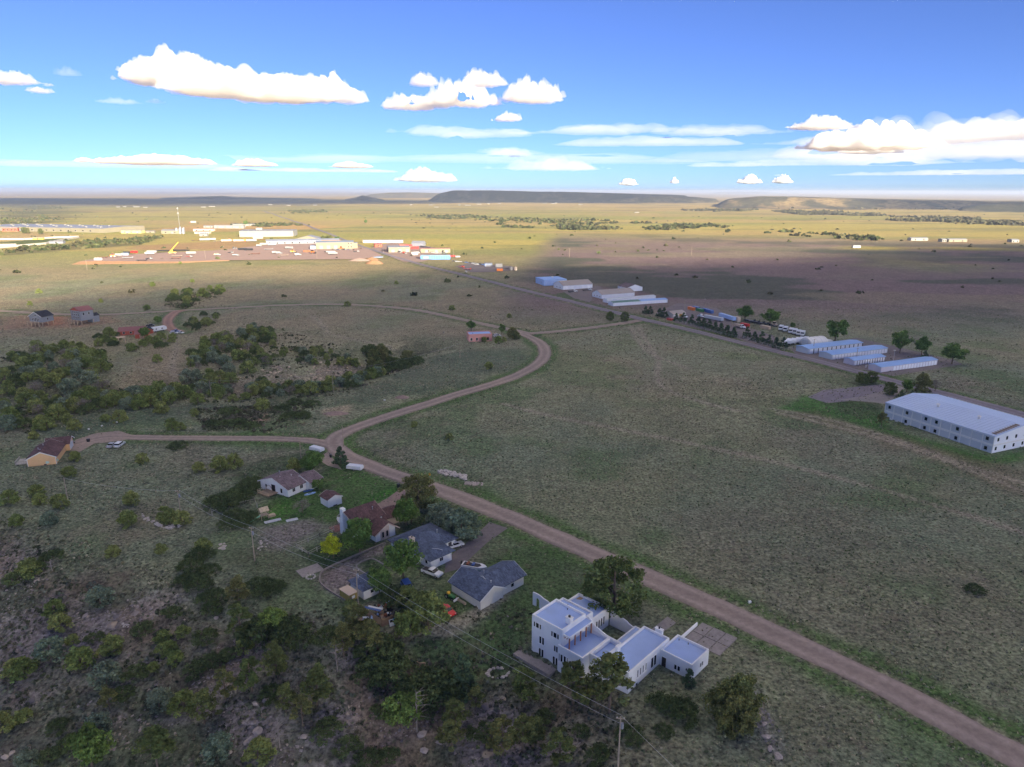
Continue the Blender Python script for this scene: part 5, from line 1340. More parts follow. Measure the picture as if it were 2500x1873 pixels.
many([(45, 1416), (128, 1368), (90, 1395), (467, 1388), (484, 1433), (519, 1468), (460, 1425), (668, 1440), (633, 1440), (520, 1490), (490, 1360), (510, 1400)], 'oak', 2.8, 4.0, 'dark oak thicket near the top of the bluff', 'oak thickets on the upper bluff', 1.15)
many([(803, 1556), (937, 1642), (925, 1606), (954, 1615), (970, 1660), (1010, 1690), (1052, 1697), (1080, 1700), (900, 1650), (850, 1560), (700, 1545), (720, 1570), (640, 1560)], 'oak', 4.0, 6.5, 'tall dark oak on the bluff in front of the fenced yard', 'dark oaks on the middle bluff', 0.95)
many([(480, 1640), (520, 1620), (560, 1600), (500, 1560), (330, 1650), (300, 1700), (170, 1820), (120, 1850), (140, 1780), (800, 1790), (850, 1830), (900, 1860), (950, 1850), (1180, 1800), (1330, 1760), (1420, 1790), (1540, 1800), (1620, 1790), (1460, 1850), (420, 1500), (350, 1540), (230, 1560), (660, 1700), (1040, 1740), (930, 1740)], 'oak', 1.8, 3.0, 'low dark oak scrub between the rocks of the bluff', 'low oak scrub on the bluff', 1.3)

# right side: windbreak, cottonwoods, planting at the metal building
many([(1576, 766), (1587, 766), (1610, 774), (1621, 775), (1651, 784), (1668, 787), (1688, 792), (1705, 797), (1717, 801), (1731, 804), (1746, 810), (1760, 814), (1775, 819), (1791, 823)], 'row', 6.0, 7.6, 'dark spruce in the roadside row left of the yard gate', 'spruce row left of the gate', 1.25)
many([(1823, 825), (1842, 833), (1860, 838), (1876, 843), (1894, 849), (1912, 852)], 'row', 6.0, 7.6, 'dark spruce in the roadside row right of the yard gate', 'spruce row right of the gate', 1.3)
many([(1490, 783), (1525, 784)], 'roundpine', 6.6, 7.2, 'dark tree where the dirt road meets the paved road', 'pair at the paved road', 1.2)
tree((1819, 783), 'leafy', 11.0, 'left cottonwood behind the contractor yard', None, wide=1.25)
tree((1880, 793), 'leafy', 11.0, 'second cottonwood behind the contractor yard', None, wide=1.25)
tree((1934, 803), 'leafy', 4.5, 'small cottonwood beyond the row of white trucks', None)
tree((2038, 832), 'leafy', 14.5, 'large cottonwood behind the white arched shelter', None, wide=1.15)
tree((2196, 862), 'leafy', 13.5, 'cottonwood behind the storage units, left of three', None, wide=1.0)
tree((2250, 868), 'leafy', 11.0, 'pale cottonwood behind the storage units, middle of three', None, wide=0.95)
tree((2258, 874), 'row', 4.6, 'small dark spruce under the pale cottonwood', None, wide=1.4)
tree((2323, 889), 'leafy', 11.5, 'wide cottonwood behind the storage units, right of three', None, wide=1.35)
many([(2104, 938), (2128, 936)], 'roundpine', 5.6, 6.4, 'dark tree at the parking lot corner by the paved road', 'trees at the lot corner', 1.2)
tree((2171, 965), 'roundpine', 6.4, 'dark pine at the bend of the white building drive', None, wide=1.2)
tree((2213, 957), 'leafy', 6.0, 'pale tree behind the white metal building', None)
tree((2250, 959), 'roundpine', 9.4, 'tall dark pine behind the white metal building', None, wide=0.95)
tree((2282, 956), 'bare', 6.0, 'bare brown tree behind the white metal building', None)
many([(2200, 970), (2225, 972)], 'row', 3.6, 4.0, 'small spruce in the bed by the white metal building', 'small spruces in the bed', 1.3)
tree((2152, 1041), 'pine', 6.0, 'lone pine at the corner of the white metal building', None, wide=1.5)
# at the pink building
tree((1150, 808), 'leafy', 7.0, 'leafy tree behind the pink building', None, wide=1.1)
tree((1225, 816), 'leafy', 7.0, 'thin tree between the pink building and the road', None, wide=0.8)
many([(1252, 827, 7.5), (1261, 829, 5.5)], 'roundpine', 5, 8, 'dark pine at the junction by the pink building', 'pines by the pink building', 1.1)
many([(1217, 838, 4.6), (1182, 836, 3.6), (1230, 834, 2.8)], 'juniper', 3, 5, 'small tree in front of the pink building', 'small trees at the pink building', 1.0)
# far trees of the yards
many([(790, 588), (798, 588), (806, 589)], 'roundpine', 9, 12, 'dark tree behind the orange-roofed shop in the far yards', 'far dark trees', 1.0)
many([(893, 547, 12), (600, 552, 14), (823, 590, 10)], 'leafy', 10, 14, 'lone tree on the far yellow field', 'lone far trees', 1.1)
many([(60, 570, 13), (66, 570, 12), (100, 572, 12)], 'roundpine', 10, 14, 'dark tree in front of the long far warehouse', 'trees at the far warehouse', 1.2)

# ---------------------------------------------------------------- dead snags
def snag(at, h, label, sd):
    rng = np.random.RandomState(sd); b = MB()
    b.tube((0, 0, -0.4), (0.1, 0, h * 0.6), 0.14, 0.09, 7).tube((0.1, 0, h * 0.6), (0.05, 0.1, h), 0.09, 0.03, 7)
    for i in range(16):
        t = 0.35 + 0.63 * i / 16; a = rng.rand() * 6.28; L = h * 0.26 * (1.2 - 0.6 * t)
        p0 = Vector((0.08, 0, h * t)); p1 = p0 + Vector((math.cos(a) * L, math.sin(a) * L, L * rng.uniform(-0.1, 0.4))); p2 = p1 + Vector((math.cos(a + .5) * L * .5, math.sin(a + .5) * L * .5, -L * 0.25))
        b.tube(p0, p1, 0.06, 0.035, 5).tube(p1, p2, 0.035, 0.012, 5)
    e = root('dead_tree', label, 'tree', at, rng.rand() * 360); b.build('trunk', PALEBARK, e)
snag((1018, 1785), 9.0, 'grey dead snag with bare drooping limbs on the bluff', 1)
snag((824, 1640), 6.5, 'pale dead tree forking on the bluff left of the deer', 2)
snag((683, 1825), 6.0, 'dead leaning tree between boulders at lower left', 3)
snag((128, 1395), 3.5, 'fallen grey branches beside the oak thicket at left', 4)
# ---------------------------------------------------------------- large white metal building at right
DOORW = mat('white_door', (0.80, 0.81, 0.84), 0.5, var=0.03)
LAV = mat('lavender_metal', (0.58, 0.53, 0.58), 0.55, var=0.04, scale=0.3)
g = root('metal_building', 'big white two-storey metal building with pale standing-seam roof at right', 'building', (2421, 1107), -67)
gable_wall(g, -44.5, 0, 0, 30.5, -1.5, 6.4, 8.6, WHITEMET, 'x')
PALEBLUE = mat('pale_blue_roof', (0.47, 0.57, 0.76), 0.5, 0.1, var=0.04, scale=0.1)
rf = gable_roof(g, -44.5, 0, 0, 30.5, 6.4, 8.6, PALEBLUE, 'x', 0.35, 0.14)
sl = (8.6 - 6.4) / 15.25
for i in range(30):
    x = -44.4 + i * 1.53
    for s0 in (0, 1):
        y0, y1 = (-0.3, 15.1) if s0 == 0 else (15.4, 30.8)
        z0, z1 = (6.4 - 0.04 + 0.18, 8.6 + 0.15) if s0 == 0 else (8.6 + 0.15, 6.4 + 0.14)
        MB().add([(x, y0, z0), (x + 0.1, y0, z0), (x + 0.1, y1, z1), (x, y1, z1), (x, y0, z0 + 0.09), (x + 0.1, y0, z0 + 0.09), (x + 0.1, y1, z1 + 0.09), (x, y1, z1 + 0.09)],
                 [(3, 2, 1, 0), (4, 5, 6, 7), (0, 1, 5, 4), (1, 2, 6, 5), (2, 3, 7, 6), (3, 0, 4, 7)]).build('roof_seam', PALEBLUE, rf)
for x in (-29.0, -12.5):
    o = MB().tube((x, 9.5, 7.6), (x, 9.5, 8.9), 0.55, 0.5, 10).tube((x, 9.5, 8.9), (x, 9.5, 9.3), 0.8, 0.2, 10).build('roof_vent', TRIM, rf)
for i in range(10): MB().box(-1.9, 1.0 + i * 1.32, 6.75 + (1.0 + i * 1.32) * sl, -0.4, 1.75 + i * 1.32, 6.88 + (1.5 + i * 1.32) * sl).build('snow_guard', WOOD, rf)
# long facade: bays of grey panel between white columns and a mid belt
nb = 11; bw = 44.5 / nb
for i in range(nb):
    x0, x1 = -44.5 + i * bw + 0.22, -44.5 + (i + 1) * bw - 0.22
    for z0, z1 in ((-0.4, 2.55), (3.35, 6.0)): MB().box(x0, -0.05, z0, x1, -0.004, z1).build('wall_panel', GREYPANEL, g)
for i in range(nb + 1): MB().box(-44.5 + i * bw - 0.14, -0.22, -1.2, -44.5 + i * bw + 0.14, -0.006, 6.3).build('column', TRIM, g)
MB().box(-44.3, -0.13, 2.6, 0, -0.007, 3.3).build('belt', TRIM, g)
for k, x in enumerate((-42.6, -34.6, -26.4, -22.0, -13.6, -2.4)):
    window(g, '-y', -0.05, x, 4.9, 0.95, 1.15, frame=DARKMET)
    if k != 0: window(g, '-y', -0.05, x, 1.3, 0.95, 1.15, frame=DARKMET)
for v in (2.2, 7.0, 12.0, 17.0, 22.0, 27.0):
    window(g, '+x', 0, v, 4.9, 0.8, 1.15, frame=DARKMET); window(g, '+x', 0, v - 0.5, 1.6, 0.8, 1.15, frame=DARKMET)
MB().box(0.004, 0.0, 2.7, 0.12, 30.5, 3.3).build('belt', TRIM, g)
for x in (-41, -38.5, -34): MB().box(x, -1.4, -0.6, x + 1.1, -0.5, 0.6).build('air_conditioner', GREYPANEL, g)
MB().box(-40, 30.7, 6.55, -10, 30.78, 6.75).build('gutter', TRIM, rf)
lm = root('lamp_post', 'parking lot lamp post near the open storage lot', 'lamp post', (2181, 882), 0)
MB().tube((0, 0, -0.3), (0, 0, 6.0), 0.1, 0.07).build('pole', CHROME, lm); MB().box(-0.6, -0.2, 6.0, 0.3, 0.2, 6.25).build('lamp_head', TRIM, lm)

# ---------------------------------------------------------------- rows of storage units
def storage(at, deg, L, W, h, wallm, roofm, label, ndoor, door0=0.5, rise=0.7, split=None, doorm=DOORW, group='storage units'):
    g = root('storage_unit', label, 'building', at, deg, group)
    gable_wall(g, 0, 0, L, W, -0.8, h, h + rise, wallm, 'x')
    if split:
        gable_roof(g, 0, 0, split[0], W, h, h + rise, roofm, 'x', 0.25, 0.1)
        gable_roof(g, split[0] + 0.52, 0, L, W, h, h + rise, split[1], 'x', 0.25, 0.1)
    else: gable_roof(g, 0, 0, L, W, h, h + rise, roofm, 'x', 0.25, 0.1)
    step = (L - door0 - 0.4) / ndoor
    for i in range(ndoor):
        c = door0 + (i + 0.5) * step
        d = MB().box(c - step * 0.40, -0.05, 0.0, c + step * 0.40, -0.004, h * 0.86).build('roller_door', doorm, g)
        for k in range(1, 4): MB().box(c - step * 0.39, -0.075, h * 0.86 * k / 4, c + step * 0.39, -0.051, h * 0.86 * k / 4 + 0.05).build('door_rib', GREYPANEL, d) if i < 3 else None
        MB().box(c + step * 0.42, -0.09, -0.1, c + step * 0.58, -0.004, h * 0.9).build('pier', DARKMET if ndoor < 14 and roofm is not GREENMET else wallm, g)
    return g
storage((1973, 865), 24, 43.5, 9.3, 3.1, GREYPANEL, BLUEMET, 'blue-roofed storage row nearest the arched shelter', 12)
storage((2030, 879), 24, 44.0, 9.0, 2.9, GREYPANEL, BLUEMET, 'long blue-roofed storage row, second from the arched shelter', 19)
storage((2084, 893), 25, 24.5, 6.6, 2.7, LAV, BLUEMET, 'short blue-roofed storage row in front of the lamp post', 12)
storage((2150, 910), 24, 43.0, 7.6, 2.8, LAV, BLUEMET, 'pinkish storage row with blue roof nearest the paved junction', 15, 9.0)
sgn = root('sign_board', 'small white sign board at the storage lot entrance', 'sign', (2114, 900), 24)
MB().box(-0.6, 0, 0.6, 0.6, 0.1, 2.0).build('board', TRIM, sgn); MB().box(-0.5, 0.02, -0.3, -0.4, 0.08, 0.598).box(0.4, 0.02, -0.3, 0.5, 0.08, 0.598).build('leg', WOOD, sgn)

# ---------------------------------------------------------------- barns further along the paved road
def barn(at, deg, L, W, h, rise, wallm, roofm, label, doors=(), wins=(), name='metal_barn', group=None):
    g = root(name, label, 'building', at, deg, group)
    gable_wall(g, 0, 0, L, W, -0.8, h, h + rise, wallm, 'x'); gable_roof(g, 0, 0, L, W, h, h + rise, roofm, 'x', 0.4, 0.15)
    for x, w, hh in doors: door(g, '-y', 0, x, 0, w, hh, DOORW, TRIM, False, 'overhead_door')
    for f, pl, a, z, w, hh in wins: window(g, f, pl, a, z, w, hh)
    return g
barn((1375, 708), 26, 32.5, 18.5, 3.9, 3.4, WHITEMET, TANMET, 'white barn with tan roof and loading doors, the farther of two', [(4, 3, 3), (10, 3, 3), (16, 3.4, 3.2), (22, 3.2, 3), (28, 3, 3)], [('-x', 0, 6, 1.8, 1.4, 1.0), ('-x', 0, 12, 1.8, 1.4, 1.0)])
barn((1469, 730), 26, 34.5, 15.5, 3.7, 3.0, WHITEMET, TANMET, 'white barn with tan roof beside the green-roofed units', [], [('-x', 0, 3, 1.6, 1.2, 0.9), ('-x', 0, 7.5, 1.9, 1.2, 0.9), ('-x', 0, 12, 1.7, 1.2, 0.9)])
g = root('metal_building', 'pale blue flat-roofed building behind the farther white barn', 'building', (1328, 698), 18)
wall(g, 0, 0, 24, 24, -0.8, 5.6, LTBLUE); MB().box(-0.2, -0.2, 5.602, 24.2, 24.2, 5.8).build('roof', BLUEMET, g)
MB().tube((15, 16, 5.8), (15, 16, 7.0), 0.8, n=10).build('roof_vent', TRIM, g)
for x in (4, 9, 14): door(g, '-y', 0, x, 0, 2.6, 3, LTBLUE, TRIM, False)
window(g, '-x', 0, 8, 2.5, 0.8, 2.0)
barn((1508, 707), -66, 16, 17, 3.6, 2.6, WHITEMET, SH_GREY, 'white barn with grey roof turned crosswise behind the two tan-roofed barns', [(5, 3, 3), (11, 3, 3)])
storage((1482, 740), 26, 50, 6.5, 2.8, WHITEMET, GREYPANEL, 'long grey-roofed storage row under the near white barn', 17)
storage((1497, 748), 22, 52, 8.5, 2.8, WHITEMET, GREENMET, 'long storage row with green and blue roof by the paved road', 20, split=(25.5, BLUEMET))
barn((1643, 777), 30, 12.5, 9, 2.9, 1.6, CREAM, TANMET, 'small shop with brown roof inside the spruce row', [(3, 2.6, 2.4), (8, 2.6, 2.4)], name='workshop')
g = root('arched_shelter', 'white arched fabric shelter at the end of the truck rows', 'building', (2020, 843), 24)
ar = [(y, z) for y, z in [(5 - 5 * math.cos(t), 0.2 + 4.6 * math.sin(t)) for t in np.linspace(0, math.pi, 13)]]
MB().prof(ar, -13, 1.0, 'x').build('canopy', TRIM, g)
MB().box(1.02, 0.5, -0.3, 4.5, 9.5, 2.7).build('office', SIDING, g); door(g, '+x', 4.5, 3, 0, 1, 2, GREYPANEL); MB().box(-13.6, 3.0, -0.1, -13.02, 7.0, 3.4).build('end_flap', GREYPANEL, g)
for x in (-11, -7.5, -4, -0.5): MB().prof([(y, z + 0.05) for y, z in ar] + [(y, z + 0.12) for y, z in ar[::-1]], x, x + 0.25, 'x').build('rib', GREYPANEL, g)

# ---------------------------------------------------------------- far industrial area
PADZ = lambda x, y: 2.6 * (1 - float(sstep(-560, -330, x))) + hz(x, y) * 0.3 + 0.25
pad_px = [(196, 640), (240, 632), (330, 622), (420, 617), (520, 612), (600, 603), (660, 596), (760, 592), (860, 597), (900, 606), (935, 622), (880, 630), (760, 631), (560, 633), (430, 638), (300, 639)]
GRAVELPINK = dirt_mat('yard_gravel', (0.34, 0.235, 0.20), (0.30, 0.215, 0.19))
pad_w = [flat(x, y, 2.0) for x, y in pad_px]
pad = tag(sheet('gravel_yard', pad_w, GRAVELPINK, 0.35, 18.0, PADZ), kind='structure')
ORANGESOIL = dirt_mat('orange_soil', (0.30, 0.165, 0.09), (0.26, 0.155, 0.095), 0.5)
bk = []
n = len(pad_w); cxm = sum(p[0] for p in pad_w) / n; cym = sum(p[1] for p in pad_w) / n
vs = []; fs = []
for i, (x, y) in enumerate(pad_w):
    dx, dy = x - cxm, y - cym; L = math.hypot(dx, dy); h = PADZ(x, y)
    k = 1.0 + 4.0 * max(0, h - 0.6)
    ox, oy = x + dx / L * k, y + dy / L * k - (1.5 * h if dy < 0 else 0)
    vs += [(x, y, h + 0.352), (ox, oy, hz(ox, oy) - 0.4)]
for i in range(n):
    j = (i + 1) % n
    if min(pad_w[i][0], pad_w[j][0]) > -400: continue
    fs.append((2 * i, 2 * i + 1, 2 * j + 1, 2 * j))
bank = tag(MB().add(vs, fs).build('embankment', ORANGESOIL), kind='structure')
def on_pad(px, py):
    d = ray(px, py); z = 2.0
    for _ in range(8):
        t = (z - EYE) / d[2]; z = PADZ(d[0] * t, d[1] * t) + 0.35
    t = (z - EYE) / d[2]; return Vector((d[0] * t, d[1] * t, z))

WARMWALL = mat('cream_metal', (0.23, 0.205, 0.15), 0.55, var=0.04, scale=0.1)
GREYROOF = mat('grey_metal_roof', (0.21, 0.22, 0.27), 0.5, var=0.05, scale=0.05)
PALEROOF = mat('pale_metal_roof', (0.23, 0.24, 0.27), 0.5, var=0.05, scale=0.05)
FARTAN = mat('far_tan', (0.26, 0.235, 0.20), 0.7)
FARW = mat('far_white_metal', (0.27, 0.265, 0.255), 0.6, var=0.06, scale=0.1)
def shed_far(at, deg, L, W, h, rise, wm, rm, label, nwin=0, ndoor=0, name='industrial_building', vents=0, base=None):
    g = root(name, label, 'building', at, deg) if base is None else root(name, label, 'building', base, deg)
    gable_wall(g, 0, 0, L, W, -2.5, h, h + rise, wm, 'x'); gable_roof(g, 0, 0, L, W, h, h + rise, rm, 'x', 0.5, 0.25)
    for i in range(nwin): window(g, '-y', 0, L * (i + 0.5) / nwin, h * 0.45, 2.6, 2.0)
    for i in range(ndoor): door(g, '-y', 0, L * (i + 0.6) / ndoor, 0, 4.2, min(4.4, h * 0.75), GREYROOF, FARW, False, 'overhead_door')
    for i in range(vents):
        f = (i + 0.5) / vents; y = W * (0.25 + 0.5 * (i % 2)); z = h + rise * 0.5
        MB().tube((L * f, y, z - 1), (L * f, y, z + 2.4), 1.0, n=8).tube((L * f, y, z + 2.4), (L * f, y, z + 3.0), 1.6, n=8).build('roof_vent', FARW, g)
    return g
A, B = P(-40, 563), P(252, 569)
dlt = B - A; deg = math.degrees(math.atan2(dlt.y, dlt.x))
g = root('warehouse', 'very long cream warehouse with grey roof and rooftop vents far at left', 'building', A, deg)
LW, WW = dlt.length, 120.0
gable_wall(g, 0, 0, LW, WW, -3, 9.5, 11.5, WARMWALL, 'x'); gable_roof(g, 0, 0, LW, WW, 9.5, 11.5, GREYROOF, 'x', 0.4, 0.3)
for i in range(9): window(g, '-y', 0, LW * (0.42 + 0.06 * i), 4.0, 4.5, 2.2)
for i in range(4): door(g, '-y', 0, LW * (0.08 + 0.08 * i), 0, 5, 5, GREYROOF, FARW, False, 'overhead_door')
for i in range(22):
    f = 0.06 + 0.9 * i / 22; y = WW * (0.2 + 0.3 * ((i * 7) % 3) / 2); z = 9.5 + 2 * (1 - abs(2 * y / WW - 1))
    MB().box(LW * f - 1.6, y - 1.6, z - 0.5, LW * f + 1.6, y + 1.6, z + 2.3).build('rooftop_unit', FARW, g)
for i in range(14): MB().box(LW * i / 14 - 0.15, -0.12, -2, LW * i / 14 + 0.15, -0.004, 9.3).build('seam', GREYROOF, g)

g = root('office_building', 'small red and white office at the left end of the far warehouse', 'building', (5, 566), 20); wall(g, 0, 0, 30, 20, -2, 8, REDWALL); MB().box(-0.5, -0.5, 8.002, 30.5, 20.5, 8.6).build('roof', PALEROOF, g)
for i in range(4): window(g, '-y', 0, 4 + 7 * i, 4, 3, 3)
shed_far((296, 570), 3, 42, 18, 5.5, 1.0, mat('yellow_metal', (0.60, 0.50, 0.22), 0.6), GREYROOF, 'low yellow shed right of the long far warehouse', 3, 2)
shed_far((356, 569), 3, 18, 8, 3.5, 1.0, WARMWALL, PALEROOF, 'tiny pale shed between the yellow shed and the silos', 1)
shed_far((394, 571), 2, 38, 18, 6.5, 2.2, WARMWALL, PALEROOF, 'cream shed beside the silver silos', 2, 1)
g = root('silo_cluster', 'cluster of silver silos and pipes beside the cream shed', 'silos', (432, 571), 0)
for i, (x, y, r_, h_) in enumerate(((0, 0, 3, 11), (7, 1, 3, 11), (14, 0, 3, 10), (5, 7, 2.5, 13), (12, 7, 2.5, 12))):
    MB().tube((x, y, -1), (x, y, h_), r_, n=14).tube((x, y, h_), (x, y, h_ + 2), r_, 0.4, 14).build('silo', CHROME, g)
shed_far((475, 571), 4, 30, 14, 4.5, 1.6, BRICKTAN, SH_RED, 'red-roofed shed right of the silos', 2, 1)
shed_far((472, 565), 6, 44, 14, 4.5, 1.2, BRICKTAN, mat('pinkish_roof', (0.44, 0.31, 0.27), 0.7), 'long pinkish shed behind the red-roofed shed', 3)
shed_far((487, 577), 4, 15, 10, 4.0, 2.4, FARW, PALEROOF, 'small white gabled hut on the grass below the red-roofed shed', 1)
shed_far((497, 556), 2, 22, 8, 4.2, 0.8, FARW, PALEROOF, 'white portable office on the orange dirt', 2)
g = shed_far((585, 579), 9, 104, 60, 11.5, 1.0, FARW, PALEROOF, 'large plain white flat building in the far yards', 0, 0, vents=0)
MB().box(28, 24, 11.5, 40, 34, 16.5).build('penthouse', FARW, g)
for i in range(9): MB().box(6 + 11 * i, 1.0, 12.2, 7.4 + 11 * i, 29, 12.9).build('skylight', GREYROOF, g)
door(g, '-y', 0, 30, 0, 6, 6, GREYROOF, FARW, False, 'overhead_door')
shed_far((523, 557.5), 5, 70, 16, 6.5, 0.8, FARW, PALEROOF, 'long white shed with parked trailers on the orange dirt', 4, 2)
for i, (x, l) in enumerate(((568, 'left'), (583, 'middle'), (598, 'right'))): shed_far((x, 552), 2, 24, 9, 5.0, 0.5, FARW, PALEROOF, '%s of three white boxes behind the plain white building' % l, 1)

shed_far((650, 598), 18, 122, 26, 6.0, 2.0, GREYROOF, mat('grey_blue_roof', (0.25, 0.28, 0.36), 0.5, var=0.06, scale=0.05), 'very long low grey building along the back of the gravel yard', 10, 3)
g = shed_far((772, 609), 13, 58, 30, 10.5, 1.5, WARMWALL, mat('slate_blue_roof', (0.19, 0.23, 0.32), 0.5, var=0.05, scale=0.05), 'tall cream shop with slate roof at the right end of the gravel yard', 0, 0)
for x in (50, 54): 
    for z in (3.2, 8.4): window(g, '-y', 0, x, z, 1.8, 1.5)
for x in (8, 19, 30): door(g, '-y', 0, x, 0, 5.2, 5.6, FARW, FARW, False, 'overhead_door')
wall(g, -9, 4, -0.02, 20, -2, 5.0, LTBLUE); MB().box(-9.3, 3.7, 5.002, -0.03, 20.3, 5.4).build('roof', GREYROOF, g)
wall(g, 58.02, 6, 64, 24, -2, 8.5, WARMWALL); MB().box(58.03, 5.8, 8.502, 64.3, 24.2, 8.8).build('roof', GREYROOF, g)
g = root('industrial_building', 'cream shed with broad gable front behind the long grey building', 'building', (722, 589), 4)
gable_wall(g, 0, 0, 44, 30, -2, 4.0, 9.5, WARMWALL, 'y'); gable_roof(g, 0, 0, 44, 30, 4.0, 9.5, GREYROOF, 'y', 0.6, 0.3); door(g, '-y', 0, 22, 0, 5, 4.5, FARW, FARW, False, 'overhead_door')
g = root('industrial_building', 'shop with orange-tan gable roof beside the slate-roofed shop', 'building', (785, 599), 8)
gable_wall(g, 0, 0, 30, 20, -2, 4.5, 7.5, FARW, 'x'); gable_roof(g, 0, 0, 30, 20, 4.5, 7.5, mat('orange_roof', (0.60, 0.33, 0.16), 0.7, var=0.06), 'x', 0.8, 0.3); window(g, '-y', 0, 8, 2.4, 2, 1.6); window(g, '-y', 0, 20, 2.4, 2, 1.6)
g = root('storage_row', 'long cream storage row alone on the grass beyond the road', 'building', (885, 593), 3)
gable_wall(g, 0, 0, 72, 9, -2, 4.6, 5.2, WARMWALL, 'x'); gable_roof(g, 0, 0, 72, 9, 4.6, 5.2, PALEROOF, 'x', 0.3, 0.15)
for i in range(14): MB().box(2 + 5 * i, -0.06, 0, 6 + 5 * i, -0.004, 3.6).build('roller_door', DOORW, g)
# right-hand far yard
g = shed_far((949, 617), 14, 32, 34, 7.5, 0.8, WARMWALL, PALEROOF, 'white flat-topped shop in the red vehicle yard', 0, 3)
g = shed_far((1027, 618), 6, 44, 12, 6.5, 0.6, WARMWALL, SH_RED, 'long cream shop behind the bright blue building', 2, 3)
g = root('blue_building', 'bright blue metal building with a white sign panel by the paved road', 'building', (1027, 633.5), 6)
wall(g, 0, 0, 40, 13, -1.5, 5.0, BLUEWALL); MB().box(-0.3, -0.3, 5.002, 40.3, 13.3, 5.35).build('roof', PALEROOF, g)
MB().box(3.5, -0.12, 1.4, 11.0, -0.004, 3.8).build('sign_panel', FARW, g)
for i in range(8): MB().box(13.6 + 3.3 * i, -0.05, -1, 13.75 + 3.3 * i, -0.004, 4.9).build('seam', LTBLUE, g)
shed_far((1005, 601), -8, 20, 16, 5, 3, GREYROOF, GREYROOF, 'grey round-shouldered shed behind the red containers', 0, 1)
shed_far((915, 604), 20, 12, 10, 5, 1.5, REDWALL, SH_RED, 'small red shed at the start of the red vehicle yard', 1)
g = root('storage_box', 'ribbed white cargo box at the lone lot by the paved road', 'container', (1210, 653), 8)
MB().box(0, 0, 0, 8.4, 3.4, 4.2).build('body', FARW, g)
for i in range(10): MB().box(0.3 + 0.82 * i, -0.06, 0.1, 0.6 + 0.82 * i, -0.004, 4.1).build('rib', GREYROOF, g)
shed_far((1184, 651), 8, 9, 7, 3.4, 0.7, LTBLUE, GREYROOF, 'small blue shop at the lone lot by the paved road', 0, 2)
for i, (x, lab) in enumerate(((1248, 'left'), (1259, 'right'))):
    g = root('storage_tank', '%s of two pale upright tanks beside the lone lot' % lab, 'tank', (x, 660), 0); MB().tube((0, 0, -0.3), (0, 0, 3.6), 1.7, n=14).tube((0, 0, 3.6), (0, 0, 4.2), 1.7, 0.5, 14).build('tank', FARW if i == 0 else BRICKTAN, g)
# white-walled garden plots at the far left
WB = mat('white_bank', (0.42, 0.39, 0.35), 0.8)
def bank_line(px, w, h, name, label, cat, m):
    pts = [P(*q) for q in px]; b = MB()
    for a, c in zip(pts[:-1], pts[1:]):
        d_ = (c - a).normalized(); nn = Vector((-d_.y, d_.x, 0)) * w / 2
        b.add([a - nn + Vector((0, 0, -1)), a + nn + Vector((0, 0, -1)), c + nn + Vector((0, 0, -1)), c - nn + Vector((0, 0, -1)), a - nn + Vector((0, 0, h)), a + nn + Vector((0, 0, h)), c + nn + Vector((0, 0, h)), c - nn + Vector((0, 0, h))], [(3, 2, 1, 0), (4, 5, 6, 7), (0, 1, 5, 4), (1, 2, 6, 5), (2, 3, 7, 6), (3, 0, 4, 7)])
    e = root(name, label, cat, Vector((0, 0, 0)), 0); e.location = pts[0]
    o = b.build('wall', m, e); o.location = -pts[0]; return e
bank_line([(-10, 586), (60, 586), (130, 582), (192, 580)], 3.0, 3.2, 'perimeter_fence', 'white screen fence along the back of the far garden plots', 'fence', WB)
bank_line([(-10, 607), (50, 602), (110, 597), (150, 588), (192, 581)], 3.0, 3.2, 'perimeter_fence', 'white screen fence along the front of the far garden plots', 'fence', WB)
bank_line([(-10, 600), (40, 599)], 2.5, 2.6, 'perimeter_fence', 'short white screen fence inside the far garden plots', 'fence', WB)
shed_far((120, 595), 10, 22, 10, 3.5, 1.0, GREYROOF, PALEROOF, 'grey box shed at the front fence of the garden plots', 1)
shed_far((80, 585), 4, 18, 6, 3.2, 0.6, mat('yellow_box', (0.7, 0.5, 0.1), 0.6), PALEROOF, 'yellow box shed at the back fence of the garden plots', 1)
# ranch buildings on the far right
for px, py, L_, lab, wm, rm in ((2224, 588, 34, 'white ranch shed on the far right plain, left of two', FARW, PALEROOF), (2316, 591, 36, 'tan ranch house on the far right plain', WARMWALL, PALEROOF), (2300, 591, 9, 'tiny white shed beside the tan ranch house', FARW, PALEROOF), (2470, 592, 14, 'white shed at the right edge of the far plain', FARW, PALEROOF)):
    shed_far((px, py), 4, L_, 12, 4.5, 1.5, wm, rm, lab, 2, 0, 'ranch_building')
rr = random.Random(4)
for where, pts in (('at the foot of the dark mesa', ((1118, 501), (1135, 502), (1140, 502), (1165, 499), (1190, 498), (1215, 498), (1272, 491), (1325, 496), (1345, 497), (1355, 496), (1381, 493), (1396, 492), (1405, 493), (1412, 500))), ('on the shadowed far plain at left', ((284, 506), (300, 505), (325, 506), (350, 507), (490, 506), (510, 505), (655, 501), (700, 503), (765, 502))), ('on the far plain left of the mesa', ((1001, 501), (1047, 501), (1060, 506))), ('on the far plain right of the mesa', ((1480, 494), (1500, 493), (1550, 519)))):
    for i, (px, py) in enumerate(pts):
        p = flat(px, py, 0); g = root('farmstead', 'tiny white farmstead building %s, %s' % (where, ordinal(i, len(pts))), 'building', Vector((p[0], p[1], hz(*p))), rr.uniform(-20, 20), 'farmsteads ' + where)
        L_ = rr.uniform(14, 34); gable_wall(g, 0, 0, L_, 9, -4, 2.6, 3.8, FARTAN, 'x'); gable_roof(g, 0, 0, L_, 9, 2.6, 3.8, PALEROOF, 'x', 0.6, 0.3)
